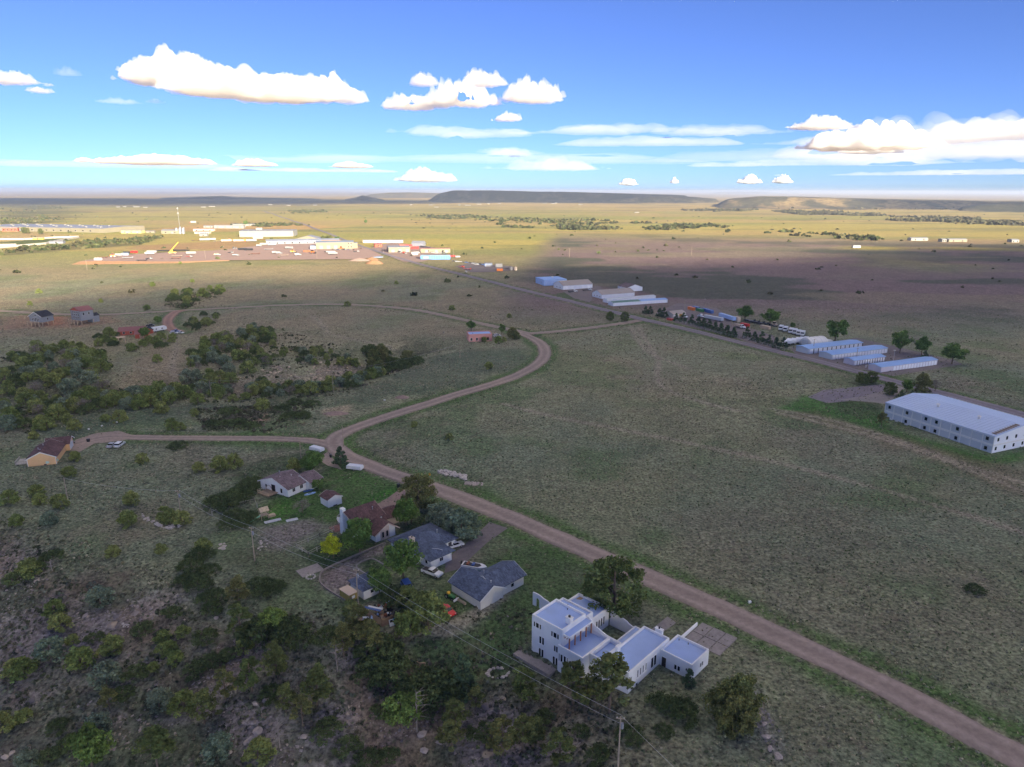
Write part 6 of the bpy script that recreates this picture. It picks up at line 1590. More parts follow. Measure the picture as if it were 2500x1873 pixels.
# tall mast
g = root('radio_mast', 'tall thin mast with lamps rising over the far silos', 'mast', (440, 566), 0)
MB().tube((0, 0, -1), (0, 0, 52), 0.5, 0.3, 6).build('mast', PALEROOF, g); MB().tube((0, 0, 39), (0, 0, 42), 2.0, n=8).tube((0, 0, 50), (0, 0, 53), 1.6, n=8).build('lamp_ring', FARW, g)
# dirt heaps by the yard
def heap(at, w, d, h, m, label, sd):
    rng = np.random.RandomState(sd); n = 26; b = MB(); vs = []; fs = []
    for j in range(7):
        f = j / 6
        for i in range(n):
            a = 6.283 * i / n; k = (1 - f) * (1 + 0.18 * (rng.rand() - 0.5)); vs.append((math.cos(a) * w / 2 * k, math.sin(a) * d / 2 * k, -0.6 + (h + 0.6) * (1 - (1 - f) ** 1.5) * (0.95 + 0.1 * rng.rand())))
    for j in range(6):
        for i in range(n): fs.append((j * n + i, j * n + (i + 1) % n, (j + 1) * n + (i + 1) % n, (j + 1) * n + i))
    e = root('dirt_heap', label, 'heap', at, 0); b.add(vs, fs).build('soil', m, e, smooth=True); return e
heap((914, 644), 26, 16, 5.5, ORANGESOIL, 'orange soil heap beside the paved road, the pointed one', 1)
heap((878, 637), 34, 14, 4.0, GRAVEL, 'flat pale soil heap left of the orange one', 2)
heap((908, 634), 22, 10, 3.2, ORANGESOIL, 'low soil heap behind the orange one', 3)
heap((820, 1010), 15, 7, 1.0, GRAVEL, 'low pale dirt mound left of the curving road', 4)
heap((981, 971), 9, 6, 1.1, GRAVEL, 'small pale dirt mound by the curving road', 5)
g = root('pond_liner', 'flat pale sheet lying on the grass by the gravel yard', 'tarp', (920, 628), 0)
MB().prism([(-7, -3), (4, -4), (9, 0), (3, 4), (-6, 3)], -0.2, 0.5).build('sheet', LTBLUE, g)
# ---------------------------------------------------------------- vehicles
def paint(name, c, r=0.35): return mat('paint_' + name, c, r, 0.0, var=0.03, scale=0.5, spec=0.5)
PW, PR, PB, PK_, PG, PS, PY, PT, PO = (paint('white', (0.66, 0.67, 0.68)), paint('red', (0.55, 0.02, 0.02)), paint('blue', (0.05, 0.12, 0.34)), paint('black', (0.02, 0.02, 0.022)), paint('green', (0.05, 0.20, 0.06)), paint('silver', (0.40, 0.43, 0.48)), paint('yellow', (0.70, 0.40, 0.04)), paint('teal', (0.06, 0.34, 0.36)), paint('orange', (0.75, 0.20, 0.03)))
RED2 = paint('faded_red', (0.60, 0.10, 0.06)); TANP = paint('tan', (0.55, 0.42, 0.30)); RUST = mat('rust', (0.28, 0.11, 0.06), 0.9, var=0.3, scale=2)
def heading(a, b):
    A, B = P(*a), P(*b); return math.degrees(math.atan2(B.y - A.y, B.x - A.x))

def wheels(r, xs_, w, rad, dual=False):
    for x in xs_:
        for s in (-1, 1):
            o = MB().tube((x, s * (w / 2 - 0.02), rad), (x, s * (w / 2 - 0.26 - (0.2 if dual else 0)), rad), rad, n=12).build('wheel', RUBBER, r)
            MB().tube((x, s * (w / 2 - 0.015), rad), (x, s * (w / 2 + 0.005), rad), rad * 0.55, n=10).build('rim', CHROME, o)

def vehicle(kind, at, deg, m, label, cat, group=None, scale=1.0, full=True, name=None, z=None):
    at_ = at if len(at) == 3 else tuple(at)
    g = root(name or {'sedan': 'parked_car', 'suv': 'parked_car', 'pickup': 'pickup_truck', 'van': 'van'}[kind], label, cat, at_, deg, group)
    if kind == 'sedan':
        L, w, body, cab, roof = 4.6, 1.8, [(0, .32), (4.6, .32), (4.6, .68), (4.4, .80), (3.3, .93), (.9, .96), (.1, .90), (0, .65)], [(.75, .955), (3.35, .925), (2.65, 1.40), (1.35, 1.40)], [(1.3, 1.40), (2.7, 1.40), (2.6, 1.46), (1.45, 1.46)]
    elif kind == 'suv':
        L, w, body, cab, roof = 4.8, 1.9, [(0, .38), (4.8, .38), (4.8, .80), (4.6, .95), (3.5, 1.08), (.05, 1.10), (0, .8)], [(.1, 1.095), (3.6, 1.07), (2.9, 1.66), (.3, 1.66)], [(.2, 1.66), (2.95, 1.66), (2.8, 1.74), (.35, 1.74)]
    elif kind == 'van':
        L, w, body, cab, roof = 5.4, 2.0, [(0, .4), (5.4, .4), (5.4, .95), (4.9, 1.15), (4.2, 1.2), (0, 1.2)], [(0.02, 1.19), (4.4, 1.19), (3.7, 2.0), (.1, 2.0)], [(.05, 2.0), (3.8, 2.0), (3.6, 2.12), (.15, 2.12)]
    else:
        L, w, body, cab, roof = 5.4, 1.95, [(0, .48), (5.4, .48), (5.4, .90), (5.2, 1.05), (3.9, 1.12), (2.1, 1.12), (2.08, 1.10), (0, 1.08)], [(2.12, 1.11), (4.0, 1.10), (3.35, 1.72), (2.2, 1.72)], [(2.15, 1.72), (3.4, 1.72), (3.3, 1.80), (2.25, 1.80)]
    sh = lambda poly: [(x - L / 2, z_) for x, z_ in poly]
    MB().prof(sh(body), -w / 2, w / 2, 'y').build('body', m, g)
    MB().prof(sh(cab), -w / 2 + 0.1, w / 2 - 0.1, 'y').build('windows', GLASS, g)
    MB().prof(sh(roof), -w / 2 + 0.08, w / 2 - 0.08, 'y').build('roof', m, g)
    if kind == 'pickup': MB().box(-L / 2 + 0.12, -w / 2 + 0.15, 1.085, -L / 2 + 1.95, w / 2 - 0.15, 1.10).build('bed_liner', DARKMET, g)
    if full:
        wheels(g, (-L / 2 + 0.95, L / 2 - 0.95), w + 0.06, 0.34 if kind in ('sedan',) else 0.38)
        for s in (-1, 1):
            MB().box(L / 2 + 0.002, s * w * 0.36 - 0.16, 0.62, L / 2 + 0.03, s * w * 0.36 + 0.16, 0.78).build('headlight', TRIM, g)
            MB().box(-L / 2 - 0.03, s * w * 0.38 - 0.1, 0.66, -L / 2 - 0.002, s * w * 0.38 + 0.1, 0.86).build('taillight', PR, g)
        for x in (-0.55, 0.75):
            for s in (-1, 1): MB().box(x - 0.03 + 0.2, s * (w / 2 - 0.115) - 0.01 * s - 0.01, body[-2][1] + 0.02, x + 0.03 + 0.2, s * (w / 2 - 0.095) + 0.01, cab[-1][1] - 0.02).build('window_pillar', m, g)
    g.scale = (scale,) * 3
    return g

def truck(at, deg, cabm, boxm, label, L=8.0, kind='box', cat='truck', group=None, h=3.4, full=True):
    """lorry with bonnet: cab, load body, wheels"""
    g = root('truck', label, cat, at, deg, group); w = 2.5
    cabp = [(L / 2 - 3.0, .7), (L / 2, .7), (L / 2, 1.5), (L / 2 - 0.15, 1.65), (L / 2 - 1.3, 1.75), (L / 2 - 1.75, 2.75), (L / 2 - 3.0, 2.8)]
    c = MB().prof(cabp, -w / 2 + 0.1, w / 2 - 0.1, 'y').build('cab', cabm, g)
    MB().add([(L / 2 - 1.28, -w / 2 + 0.25, 1.80), (L / 2 - 1.28, w / 2 - 0.25, 1.80), (L / 2 - 1.70, w / 2 - 0.25, 2.65), (L / 2 - 1.70, -w / 2 + 0.25, 2.65)], [(0, 1, 2, 3)]).build('windscreen', GLASS, c)
    for s in (-1, 1): MB().box(L / 2 - 2.7, s * (w / 2 - 0.1) - 0.012, 1.85, L / 2 - 1.9, s * (w / 2 - 0.1) + 0.012, 2.55).build('side_window', GLASS, c)
    x0, x1 = -L / 2, L / 2 - 3.15
    if kind == 'box': MB().box(x0, -w / 2, 1.0, x1, w / 2, h).build('cargo_box', boxm, g)
    elif kind == 'tank': MB().tube((x0, 0, 2.1), (x1, 0, 2.1), 1.1, n=16).build('tank', boxm, g)
    elif kind == 'dump': MB().prof([(x0, 1.2), (x1, 1.0), (x1 + 0.5, 2.9), (x1, 2.7), (x0, 2.4)], -w / 2, w / 2, 'y').build('dump_body', boxm, g)
    elif kind == 'flat': MB().box(x0, -w / 2, 1.05, x1, w / 2, 1.25).build('flatbed', boxm, g)
    MB().box(x0, -0.45, 0.7, L / 2 - 0.4, 0.45, 0.98).build('chassis', DARKMET, g)
    if full: wheels(g, (L / 2 - 0.9, x0 + 1.2, x0 + 2.3), w, 0.5)
    return g

def trailer(at, deg, m, label, L=12.0, h=3.9, kind='box', group=None, cat='trailer', w=2.6):
    g = root({'box': 'box_trailer', 'flat': 'flatbed_trailer', 'tank': 'tank_trailer', 'van': 'camper_trailer'}[kind], label, cat, at, deg, group)
    if kind == 'box':
        MB().box(-L / 2, -w / 2, 1.1, L / 2, w / 2, h).build('body', m, g); MB().box(-L / 2 - 0.03, -w / 2 + 0.1, 1.25, -L / 2 - 0.002, w / 2 - 0.1, h - 0.1).build('rear_door', GREYPANEL, g)
    elif kind == 'flat':
        MB().box(-L / 2, -w / 2, 1.1, L / 2, w / 2, 1.35).build('deck', m, g); MB().box(L / 2 - 0.15, -w / 2, 1.352, L / 2, w / 2, 2.3).build('headboard', m, g)
    elif kind == 'van':
        MB().prof([(-L / 2, .8), (L / 2 - 0.6, .8), (L / 2, 1.4), (L / 2 - 0.4, h - 0.3), (L / 2 - 0.9, h), (-L / 2 + 0.3, h), (-L / 2, h - 0.3)], -w / 2, w / 2, 'y').build('body', m, g)
        for x in (-L * 0.25, L * 0.15): MB().box(x - 0.5, -w / 2 - 0.012, 1.7, x + 0.5, -w / 2 - 0.002, 2.3).build('window', GLASS, g)
    else: MB().tube((-L / 2, 0, 2.3), (L / 2, 0, 2.3), 1.2, n=16).build('tank', m, g)
    MB().box(-L / 2, -0.5, 0.75, L / 2, 0.5, 1.08).build('chassis', DARKMET, g)
    wheels(g, (-L / 2 + 1.2, -L / 2 + 2.4), w, 0.5); MB().box(L / 2 - 2.2, -0.6, 0, L / 2 - 2.05, 0.6, 0.76).build('landing_leg', DARKMET, g)
    return g

def container(at, deg, m, label, L=6.0, h=2.6, group=None, w=2.44):
    g = root('container', label, 'container', at, deg, group)
    MB().box(-L / 2, -w / 2, 0.05, L / 2, w / 2, h).build('body', m, g)
    for i in range(int(L)): MB().box(-L / 2 + 0.3 + i, -w / 2 - 0.05, 0.1, -L / 2 + 0.65 + i, -w / 2 - 0.002, h - 0.05).build('rib', m, g)
    MB().box(L / 2 + 0.002, -w / 2 + 0.1, 0.1, L / 2 + 0.06, w / 2 - 0.1, h - 0.1).build('door', m, g)
    return g

def loader(at, deg, m, label, s=1.0, arm=True):
    g = root('loader', label, 'loader', at, deg); g.scale = (s,) * 3
    MB().box(-2.2, -1.1, 0.9, 1.0, 1.1, 2.0).build('body', m, g); c = MB().box(-0.8, -0.8, 2.002, 0.6, 0.8, 3.3, 0.1).build('cab', GLASS, g); MB().box(-0.9, -0.9, 3.302, 0.7, 0.9, 3.42).build('roof', m, c)
    wheels(g, (-1.4, 1.2), 2.6, 0.8)
    if arm: MB().tube((0.8, 0, 1.6), (2.8, 0, 1.2), 0.18).build('boom', m, g); MB().prof([(2.6, .2), (3.6, .25), (3.3, 1.4), (2.6, 1.3)], -1.2, 1.2, 'y').build('bucket', DARKMET, g)
    return g

# near the houses
vehicle('pickup', (1055, 1403), heading((1033, 1394), (1078, 1410)), PW, 'white pickup truck parked at the corner of the blue-roofed ranch house', 'pickup')
vehicle('sedan', (1091, 1496), heading((1078, 1486), (1104, 1506)), PR, 'red car parked by the bushy olive trees', 'car')
vehicle('suv', (995, 1439), heading((986, 1427), (1002, 1450)), PB, 'dark blue car half hidden under the trees behind the white pickup', 'car')
vehicle('pickup', (1110, 1336), heading((1094, 1340), (1127, 1331)), PW, 'white car beside the far side of the blue-roofed ranch house', 'pickup', scale=0.9)
vehicle('suv', (158, 1078), heading((148, 1082), (168, 1074)), PB, 'dark blue car nearest the garage of the tan house', 'car')
vehicle('suv', (164, 1086), heading((152, 1088), (178, 1083)), PK_, 'black car in front of the tan house garage', 'car')
vehicle('sedan', (274, 1090), heading((262, 1097), (286, 1082)), PS, 'blue-grey car parked beside the white one on the lane', 'car')
vehicle('suv', (293, 1089), heading((281, 1097), (304, 1081)), PW, 'white car with dark windows parked by the dirt lane', 'car')
vehicle('suv', (1214, 822), 20, PW, 'white car beside the pink building', 'car')
vehicle('pickup', (368, 797), 10, PK_, 'black pickup beside the red bungalow', 'pickup')
trailer((389, 809), heading((376, 811), (402, 807)), PW, 'long white camper parked by the red driveway', 9.5, 3.2, 'van', cat='camper')
vehicle('pickup', (429, 811), -20, PB, 'dark car at the end of the red driveway, left of two', 'pickup')
vehicle('sedan', (441, 814), -25, PW, 'white car at the end of the red driveway', 'car')
vehicle('suv', (425, 815), 10, PW, 'small white car at the left end of the red driveway lot', 'car')
vehicle('sedan', (933, 615), heading((936, 617), (928, 613)), PK_, 'dark car driving on the paved road by the far yards', 'car')
vehicle('pickup', (1138, 665), heading((1145, 668), (1130, 662)), PW, 'white pickup pulling out onto the paved road by the lone lot', 'pickup')

def camper(at, deg, label):
    g = root('camper_trailer', label, 'camper', at, deg)
    MB().prof([(-2.7, .55), (2.7, .55), (2.7, 1.25), (2.55, 1.5), (-2.55, 1.5), (-2.7, 1.25)], -1.15, 1.15, 'y').build('body', TRIM, g)
    MB().box(-2.62, -1.1, 1.502, 2.62, 1.1, 1.72, 0.12).build('folded_roof', PW, g); wheels(g, (0.0,), 2.2, 0.33)
    MB().tube((2.7, 0, 0.5), (3.9, 0, 0.5), 0.06, n=6).build('drawbar', DARKMET, g)
camper((774, 1102), heading((760, 1096), (790, 1104)), 'white folded camper beside the leafy tree at the junction')
camper((867, 1147), heading((854, 1142), (881, 1145)), 'white folded camper on the grass by the roadside')

g = root('motor_boat', 'white open boat with dark seats on the drive behind the slate-roofed house', 'boat', (1158, 1390), heading((1134, 1384), (1182, 1392)))
MB().prism([(-3.1, -1.1), (1.6, -1.15), (2.6, -0.7), (3.3, 0), (2.6, 0.7), (1.6, 1.15), (-3.1, 1.1)], 0.5, 1.25).build('hull', PW, g)
MB().prism([(-2.7, -0.85), (1.2, -0.85), (1.9, 0), (1.2, 0.85), (-2.7, 0.85)], 1.252, 1.27).build('cockpit', DARKMET, g)
for x in (-1.6, -0.2): MB().box(x - 0.3, -0.6, 1.272, x + 0.3, 0.6, 1.6).build('seat', RUST if x < -1 else PB, g)
MB().box(-3.5, -0.25, 0.7, -3.12, 0.25, 1.8).build('outboard', PK_, g); wheels(g, (-1.0,), 2.2, 0.35)

g = root('garden_tractor', 'small green tractor with yellow hood parked by the slate-roofed house wall', 'tractor', (1098, 1460), heading((1090, 1455), (1112, 1466)))
MB().box(-0.7, -0.4, 0.5, 0.5, 0.4, 1.0).build('body', PG, g); MB().box(0.502, -0.35, 0.55, 1.5, 0.35, 1.05).build('hood', PG, g); MB().box(-0.6, -0.3, 1.002, -0.1, 0.3, 1.5).build('seat', PY, g)
wheels(g, (-0.5,), 1.4, 0.55); wheels(g, (1.2,), 1.2, 0.32); MB().box(1.9, -0.8, 0.1, 2.1, 0.8, 0.6).build('front_blade', TRIM, g); MB().tube((1.4, 0, 0.5), (1.95, 0, 0.4), 0.06, n=6).build('arm', DARKMET, g)
g = root('pallet_stack', 'row of pale slatted pallets leaning along the slate-roofed house wall', 'pallets', (1122, 1468), heading((1108, 1459), (1135, 1476)))
for i in range(14): MB().box(-2.0 + 0.3 * i, -0.25, 0, -1.86 + 0.3 * i, 0.25, 0.5).build('slat', PALEWOOD, g)

for (px, py), lab in (((808, 1117), 'black wheeled bin at the corner by the junction'), ((973, 1190), 'black wheeled bin at the split-level house drive'), ((216, 1079), 'black wheeled bin on the turnout by the tan house')):
    g = root('wheeled_bin', lab, 'bin', (px, py), random.uniform(0, 90)); b = MB().box(-0.34, -0.4, 0.12, 0.34, 0.4, 1.1, -0.05).build('bin', PK_, g)
    MB().box(-0.4, -0.47, 1.102, 0.4, 0.47, 1.2).build('lid', PK_, g); wheels(g, (-0.3,), 0.8, 0.13)
g = root('road_sign', 'yellow warning sign on a post by the roadside', 'sign', (1050, 1173), 48)
MB().tube((0, 0, -0.3), (0, 0, 2.4), 0.05, n=6).build('post', CHROME, g); MB().add([(-0.05, 0, 1.5), (-0.05, 0.62, 2.1), (-0.05, 0, 2.7), (-0.05, -0.62, 2.1), (-0.09, 0, 1.5), (-0.09, 0.62, 2.1), (-0.09, 0, 2.7), (-0.09, -0.62, 2.1)], [(0, 1, 2, 3), (7, 6, 5, 4), (0, 4, 5, 1), (1, 5, 6, 2), (2, 6, 7, 3), (3, 7, 4, 0)]).build('plate', PY, g)
g = root('propane_tank', 'pale green propane tank lying beside the tan house', 'tank', (128, 1132), heading((117, 1134), (139, 1129)))
MB().tube((-1.6, 0, 0.9), (1.6, 0, 0.9), 0.52, n=14).ball((-1.6, 0, 0.9), 0.3, 0.52, 0.52, 12, 8).ball((1.6, 0, 0.9), 0.3, 0.52, 0.52, 12, 8).build('tank', mat('pale_green', (0.42, 0.62, 0.55), 0.5), g, smooth=True)
for x in (-1.0, 1.0): MB().box(x - 0.12, -0.4, -0.2, x + 0.12, 0.4, 0.5).build('cradle', CONCRETE, g)
MB().tube((0, 0, 1.4), (0, 0, 1.65), 0.16, n=8).build('valve_dome', TRIM, g)
g = root('playset', 'wooden playset with gabled canopy and green slide', 'playset', (639, 1271), heading((630, 1268), (650, 1262)))
for x in (0, 2.0):
    for y in (0, 1.6): MB().box(x - 0.06, y - 0.06, -0.2, x + 0.06, y + 0.06, 2.6).build('post', PALEWOOD, g)
MB().box(-0.1, -0.1, 1.2, 2.1, 1.7, 1.3).build('platform', PALEWOOD, g); MB().prof([(-0.3, 2.5), (0.8, 3.5), (1.9, 2.5), (1.9, 2.6), (0.8, 3.6), (-0.3, 2.6)], -0.3, 2.3, 'x').build('canopy', PALEWOOD, g)
MB().add([(-0.1, 0.3, 1.25), (-0.1, 0.9, 1.25), (-3.0, 0.9, 0.2), (-3.0, 0.3, 0.2), (-0.1, 0.3, 1.35), (-0.1, 0.9, 1.35), (-3.0, 0.9, 0.3), (-3.0, 0.3, 0.3)], [(3, 2, 1, 0), (4, 5, 6, 7), (0, 1, 5, 4), (1, 2, 6, 5), (2, 3, 7, 6), (3, 0, 4, 7)]).build('slide', mat('green_plastic', (0.25, 0.55, 0.35), 0.4), g)
MB().box(2.3, 0.2, -0.1, 4.2, 1.5, 0.6).build('sandbox', PALEWOOD, g)
for (px, py), lab, m, sx, sy in (((753, 1199), 'blue kayak lying by the gabled house', PB, 3.2, 0.7), ((757, 1207), 'pale blue canoe lying by the gabled house', LTBLUE, 3.6, 0.8)):
    g = root('kayak', lab, 'kayak', (px, py), heading((744, 1206), (768, 1200))); MB().prism([(-sx / 2, 0), (-sx / 4, -sy / 2), (sx / 4, -sy / 2), (sx / 2, 0), (sx / 4, sy / 2), (-sx / 4, sy / 2)], 0.05, 0.4).build('hull', m, g); MB().box(-0.6, -0.2, 0.402, 0.5, 0.2, 0.43).build('cockpit', DARKMET, g)
for (px, py), lab in (((660, 1274), 'blue-grey board lying beside the playset, left one'), ((672, 1271), 'blue-grey board lying beside the playset, right one'), ((713, 1270), 'pale flat stone on the lawn below the gabled house')):
    g = root('flat_board', lab, 'board', (px, py), 30); MB().box(-1.6, -0.7, 0.02, 1.6, 0.7, 0.16).build('board', mat('grey_board', (0.45, 0.47, 0.52), 0.8), g)
g = root('satellite_dish', 'white dish beside the split-level house chimney', 'dish', (826, 1281), 40); MB().tube((0, 0, -0.3), (0, 0, 1.2), 0.06, n=6).build('post', CHROME, g); MB().tube((0, 0, 1.2), (0.25, -0.3, 1.5), 0.1, 1.0, 14).build('dish', TRIM, g)
PALEROCK0 = mat('ring_stone', (0.45, 0.42, 0.39), 0.95, var=0.2)
g = root('concrete_slab', 'square concrete slab with a white stone ring on the slope', 'slab', (757, 1393), 40)
MB().box(-2.8, -2.0, -0.3, 2.8, 2.0, 0.12).build('slab', CONCRETE, g)
for i in range(10): MB().ball((-1.2 + 1.0 * math.cos(i * .628), -3.0 + 1.0 * math.sin(i * .628), 0.1), 0.3, 0.28, 0.25, 6, 4, 0.2, i).build('stone', PALEROCK0, g)
for (px, py), lab in (((939, 978), 'white utility box by the curving road'), ((249, 1041), 'white block above the turnout, middle of three'), ((285, 1032), 'white block above the turnout, right of three'), ((217, 1049), 'white block above the turnout, left of three'), ((1830, 1472), 'white box on the verge across from the apron')):
    g = root('utility_box', lab, 'box', (px, py), 20); g.scale = (0.55,) * 3; MB().box(-0.6, -0.4, -0.2, 0.6, 0.4, 0.8, 0.05).build('box', TRIM, g); MB().box(-0.64, -0.44, 0.802, 0.64, 0.44, 0.86).build('lid', TRIM, g)
# scrap yard behind the wooden fence
def picket(px, h, label, m=WOOD, gap=0.0, step=0.16):
    pts = [P(*q) for q in px]; e = root('board_fence', label, 'fence', pts[0], 0)
    for a, c in zip(pts[:-1], pts[1:]):
        L = (c - a).length; n = max(2, int(L / 1.9)); ang = math.atan2(c.y - a.y, c.x - a.x)
        for i in range(n):
            q = a.lerp(c, i / n); q2 = a.lerp(c, (i + 1) / n); b = MB()
            k = (q2 - q).length / 12
            for j in range(12): b.box(j * k + 0.008, -0.02, 0.05, (j + 1) * k - 0.008, 0.02, h + 0.06 * ((j * 7 + i * 3) % 3 - 1))
            o = b.build('fence_panel', m, e); o.location = q - pts[0]; o.rotation_euler = (0, 0, ang)
            o = MB().box(-0.06, -0.1, -0.4, 0.06, -0.022, h + 0.1).build('post', m, e); o.location = q - pts[0]; o.rotation_euler = (0, 0, ang)
    return e
picket([(853, 1473), (872, 1487), (900, 1507), (932, 1531)], 1.8, 'weathered board fence along the slope side of the scrap yard')
picket([(932, 1531), (976, 1513)], 1.9, 'brown board fence closing the near end of the scrap yard', mat('brown_board', (0.17, 0.11, 0.075), 0.9, var=0.25, scale=3))
for (px, py), m, lab in (((958, 1529), PW, 'white vehicle door leaning on the brown board fence'), ((968, 1525), PT, 'teal vehicle door leaning on the brown board fence')):
    g = root('vehicle_door', lab, 'door', (px, py), heading((932, 1531), (976, 1513))); g.rotation_euler[0] = R(-18)
    MB().box(-0.55, -0.06, 0.05, 0.55, 0.06, 0.85).build('panel', m, g); f = MB()
    for q in ((-0.55, 0.852, -0.43, 1.5), (0.3, 0.852, 0.42, 1.5), (-0.43, 1.4, 0.3, 1.5)): f.box(q[0], -0.05, q[1], q[2], 0.05, q[3])
    f.build('window_frame', m, g); MB().box(-0.43, -0.02, 0.852, 0.3, 0.02, 1.4).build('window', GLASS, g)
rr = random.Random(9)
g = root('scrap_heap', 'dark heap of scrap and boards behind the board fence', 'scrap', (915, 1500), 30)
cols = [DARKMET, RUST, GREYPANEL, WOOD, LTBLUE, DARKMET, RUBBER, TRIM]
for i in range(46):
    x, y = rr.uniform(-4.5, 4.5), rr.uniform(-2.6, 2.6); s = rr.uniform(0.2, 0.9)
    o = MB().box(-s, -s * 0.5, 0, s, s * 0.5, rr.uniform(0.15, 0.7)).build('scrap_piece', cols[i % 8], g); o.location = (x, y, rr.uniform(0, 0.4)); o.rotation_euler = (rr.uniform(-.4, .4), rr.uniform(-.4, .4), rr.uniform(0, 3))
g = root('ladder_rack', 'blue and white folded boards on a metal frame in the scrap yard', 'rack', (912, 1497), heading((903, 1493), (932, 1500)))
MB().box(-2, -0.6, 1.2, 2, 0.0, 1.3).build('board', PB, g); MB().box(-1.4, 0.05, 1.25, 2.2, 0.5, 1.36).build('board', TRIM, g)
for x in (-1.6, 1.6): MB().box(x - 0.05, -0.5, 0, x + 0.05, 0.4, 1.19).build('leg', DARKMET, g)
g = root('yellow_trailer', 'boxy yellow trailer with a tan top beside the blue-roofed shed', 'trailer', (852, 1462), heading((838, 1448), (862, 1464)))
MB().box(-1.9, -1.1, 0.5, 1.9, 1.1, 2.1).build('body', mat('mustard', (0.33, 0.25, 0.06), 0.7), g); MB().box(-2.0, -1.2, 2.102, 2.0, 1.2, 2.25).build('roof', TANP, g); wheels(g, (0,), 2.2, 0.35); MB().box(1.902, -0.4, 1.0, 1.93, 0.4, 1.7).build('window', TRIM, g)

# rail fence of the yard
def rail_fence(px, label, h=1.3, step=3.4, m=RAILWOOD, rails=(0.55, 1.15)):
    pts = [P(*q) for q in px]; e = root('rail_fence', label, 'fence', pts[0], 0)
    for a, c in zip(pts[:-1], pts[1:]):
        n = max(1, round((c - a).length / step)); prev = None
        for i in range(n + 1):
            q = a.lerp(c, i / n); q.z = hz(q.x, q.y) if len(px) else q.z
            MB().box(q.x - 0.09, q.y - 0.09, q.z - 0.4, q.x + 0.09, q.y + 0.09, q.z + h).build('post', m, e).location = -pts[0]
            if prev is not None:
                for r_ in rails: MB().tube(prev + Vector((0, 0, r_)), q + Vector((0, 0, r_)), 0.055, n=6).build('rail', m, e).location = -pts[0]
            prev = q
    return e
rail_fence([(815, 1296), (781, 1312), (723, 1337), (753, 1357), (795, 1336)], 'grey rail fence around the corner of the split-level house yard')
rail_fence([(1638, 781), (1700, 799), (1760, 817), (1800, 826)], 'wire fence along the spruce row left of the gate', 1.6, 6.0, CHROME, (0.4, 1.0, 1.5))
rail_fence([(1815, 826), (1860, 842), (1915, 856), (1935, 853)], 'wire fence along the spruce row right of the gate', 1.6, 6.0, CHROME, (0.4, 1.0, 1.5))
rail_fence([(518, 1258), (560, 1240), (600, 1232), (622, 1226), (628, 1240)], 'broken wire fence through the oak thickets', 1.4, 4.0, RAILWOOD, (1.1,))
def kerb(px, w, h, m, label, name):
    pts = smooth_line([tuple(P(*q)[:2]) for q in px]); b = MB(); e = root(name, label, 'edging', Vector((pts[0][0], pts[0][1], hz(*pts[0]))), 0)
    for a, c in zip(pts[:-1], pts[1:]):
        A, Cc = Vector((a[0], a[1], hz(*a))), Vector((c[0], c[1], hz(*c))); d_ = (Cc - A).normalized(); nn = Vector((-d_.y, d_.x, 0)) * w / 2; up = Vector((0, 0, h)); dn = Vector((0, 0, -0.3))
        b.add([A - nn + dn, A + nn + dn, Cc + nn + dn, Cc - nn + dn, A - nn + up, A + nn + up, Cc + nn + up, Cc - nn + up], [(3, 2, 1, 0), (4, 5, 6, 7), (0, 1, 5, 4), (1, 2, 6, 5), (2, 3, 7, 6), (3, 0, 4, 7)])
    o = b.build('edging', m, e); o.location = -e.location
kerb([(941, 1327), (880, 1352), (839, 1370), (801, 1387), (783, 1399), (779, 1421), (792, 1435), (826, 1457), (853, 1472)], 0.32, 0.4, mat('block_wall', (0.26, 0.22, 0.20), 0.9, var=0.2), 'low curved garden wall bounding the gravel back yard', 'garden_edging')
kerb([(942, 1382), (915, 1366), (904, 1363), (880, 1373), (867, 1382), (880, 1395), (907, 1409)], 0.35, 0.2, CONCRETE, 'pale concrete kerb around the small lawn plot', 'garden_edging')

# ---------------------------------------------------------------- utility poles and lines
POLEWOOD = mat('pole_wood', (0.36, 0.29, 0.22), 0.9, var=0.2, scale=2)
def pole(base, h, label, lean=(0, 0), trans=False, lamp=False, arm=True):
    g = root('utility_pole', label, 'utility pole', base, random.uniform(-20, 20)); g.rotation_euler[0] = lean[0]; g.rotation_euler[1] = lean[1]
    MB().tube((0, 0, -0.5), (0, 0, h), 0.16, 0.10, 8).build('pole', POLEWOOD, g)
    if arm: MB().box(-0.7, -0.06, h - 0.45, 0.7, 0.06, h - 0.33).build('crossarm', POLEWOOD, g)
    for x in (-0.55, 0.55) if arm else (): MB().tube((x, 0, h - 0.328), (x, 0, h - 0.12), 0.05, n=6).build('insulator', TRIM, g)
    if trans: MB().tube((0.32, 0, h - 2.2), (0.32, 0, h - 1.2), 0.24, n=10).build('transformer', PALEROOF, g)
    if lamp: MB().box(-1.2, -0.1, h - 0.2, -0.2, 0.1, h - 0.05).build('lamp_head', TRIM, g)
    return Vector(g.location) + Vector((0, 0, h - 0.15))
tops = [pole((168, 1235), 9.0, 'slender utility pole among junipers at far left, no equipment', arm=False), pole((443, 1268), 9.0, 'utility pole with lamp box above the stone band', trans=True), pole((622, 1370), 9.5, 'utility pole with transformer beside the grey bare rock', trans=True), pole((876, 1497), 11.0, 'brown utility pole with transformer at the scrap yard fence', trans=True), pole((1508, 1888), 11.0, 'utility pole with transformer at the bottom edge below the adobe house', trans=True)]
mid = [pole((98, 868), 8.0, 'pole with bent top above the left wooded draw', arm=False), pole((516, 971), 8.5, 'pale utility pole beside the olive bush below the draw', arm=False), pole((814, 957), 10.0, 'pale utility pole in the meadow right of the draw', arm=False), pole((1123, 873), 8.0, 'pale utility pole in front of the pink building', arm=False)]
